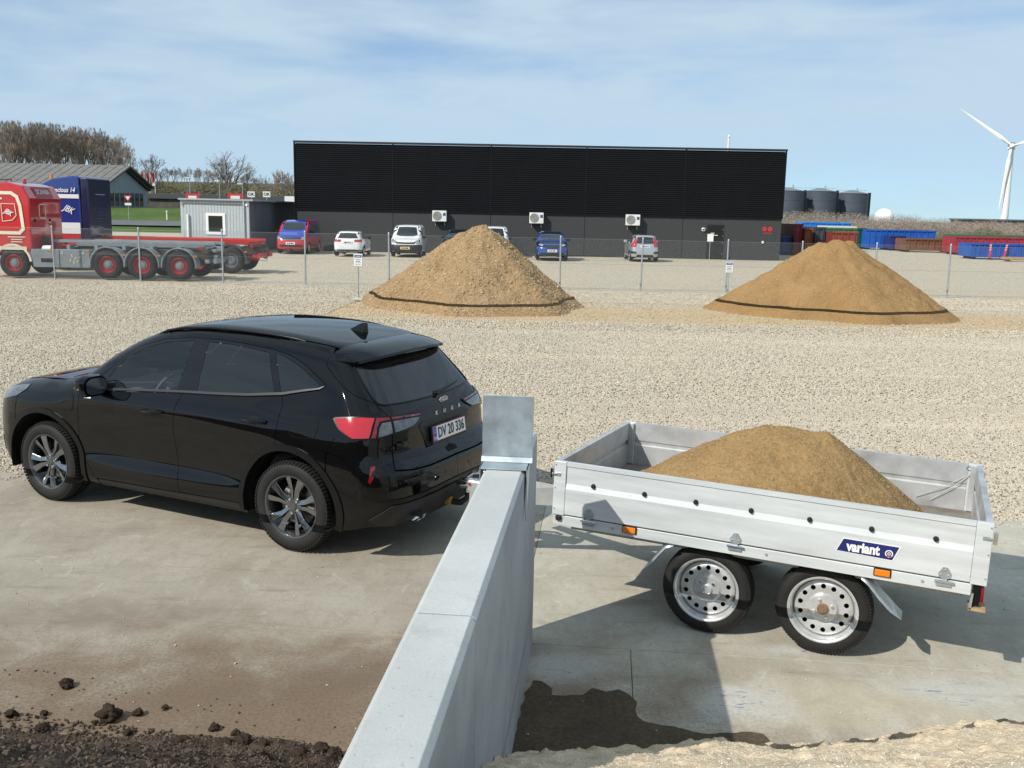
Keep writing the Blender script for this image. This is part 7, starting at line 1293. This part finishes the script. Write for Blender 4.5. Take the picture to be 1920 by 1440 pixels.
for k in range(44):
    u = 270 + k * 6.6 + rd.uniform(-4, 4); v = float(np.interp(u, [270, 330, 400, 470, 520, 560], [312, 315, 314, 330, 336, 332])) + rd.uniform(-2, 9); Y = 270 + rd.uniform(0, 60); q = pd(u, v, Y); z0 = float(bank_z(np.array(q.x), np.array(Y))) - .2; h = (q.z - z0) / 10; M_ = Matrix.Translation((q.x, Y, z0)) @ Matrix.Rotation(rd.uniform(0, 6), 4, 'Z') @ Matrix.Diagonal((h, h, h, 1))
    for j, me in enumerate(TM[rd.choice((0, 1, 3))]):
        n = len(V); co = np.empty(len(me.vertices) * 3); me.vertices.foreach_get('co', co); co = co.reshape(-1, 3) @ np.array(M_.to_3x3()).T + np.array(M_.translation); V += co.tolist(); Fc += [[i + n for i in p.vertices] for p in me.polygons]; mi_ += [j] * len(me.polygons)
me = bpy.data.meshes.new('brown_wood'); me.from_pydata(V, [], Fc); me.materials.append(BARK); me.materials.append(TWIG); me.polygons.foreach_set('material_index', mi_); tag(link_mesh('brown_wood', me), 'far brown leafless wood on the slope behind the cabin', 'wood', kind='stuff')
def scrub(name, label, spots, m, seed, n=260, size=.5, wth=.05):
    """low tangle of twigs over many centres, one mass"""
    rd = random.Random(seed); V = []; Fc = []
    for (x, y, z, rx, rz_) in spots:
        for k in range(n):
            t = rd.random() * 6.283; e = rd.random()**.5; p = Vector((x + rx * e * math.cos(t), y + rx * .5 * e * math.sin(t), z + rz_ * rd.random() * (1 - e * e * .7))); d = Vector((rd.uniform(-1, 1), rd.uniform(-1, 1), rd.uniform(-.1, 1.3))).normalized(); w = d.orthogonal().normalized() * wth; i = len(V); V += [p - w, p + w, p + d * size * rd.uniform(.5, 1.5)]; Fc.append((i, i + 1, i + 2))
    me = bpy.data.meshes.new(name); me.from_pydata([tuple(v) for v in V], [], Fc); return tag(link_mesh(name, me, m), label, 'scrub', kind='stuff')
rd = random.Random(8); sp = []
for k in range(120):
    u = 1462 + k * 3.9 + rd.uniform(-5, 5); Y = rd.uniform(200, 262); vt = float(np.interp(u, [1460, 1540, 1640, 1700, 1760, 1830, 1930], [396, 392, 401, 402, 407, 412, 414])) + rd.uniform(-2, 7); q = pd(u, vt, Y); sp.append((q.x, Y, 0, rd.uniform(3, 5.5), max(1.2, q.z)))
scrub('far_scrub', 'brown leafless scrub below the silos and along the field', sp, TWIG, 5, 700, .7, .028)
sp = []
for k in range(60):
    u = rd.uniform(1500, 1930); Y = rd.uniform(125, 175); q = pd(u, 432, Y); sp.append((q.x, Y, 0, rd.uniform(2, 4), rd.uniform(.5, 1.4)))
scrub('field_scrub', 'olive budding bushes on the rough field behind the containers', sp, TWIGG, 6, 420, .35, .02)
q = pd(1847, 448, 98); scrub('green_bush', 'dense olive bush behind the long red container', [(q.x, 98, 0, 2.0, 2.3), (q.x + 1.2, 98.5, 0, 1.6, 1.9), (q.x - 1.2, 98, 0, 1.5, 1.7)], mat('olive_bush', (.075, .085, .03), .9), 7, 900, .35, .03)
sp = []
for k in range(70): u = rd.uniform(270, 560); Y = rd.uniform(178, 260); x = pd(u, 370, Y).x; z = float(bank_z(np.array(x), np.array(Y))); sp.append((x, Y, z - .3, rd.uniform(3, 6), rd.uniform(2, 4.5)))
scrub('wood_undergrowth', 'olive and brown undergrowth filling the wood behind the cabin', sp, TWIGG, 9, 420, 1.0, .06)
sp = []
for k in range(34): u = rd.uniform(-20, 230); Y = rd.uniform(215, 290); x = pd(u, 300, Y).x; z = float(bank_z(np.array(x), np.array(Y))); sp.append((x, Y, z - .3, rd.uniform(4, 7), rd.uniform(3, 7)))
scrub('row_undergrowth', 'brown twigs filling the tree row above the shed roof', sp, TWIG, 10, 260, 1.3, .05)
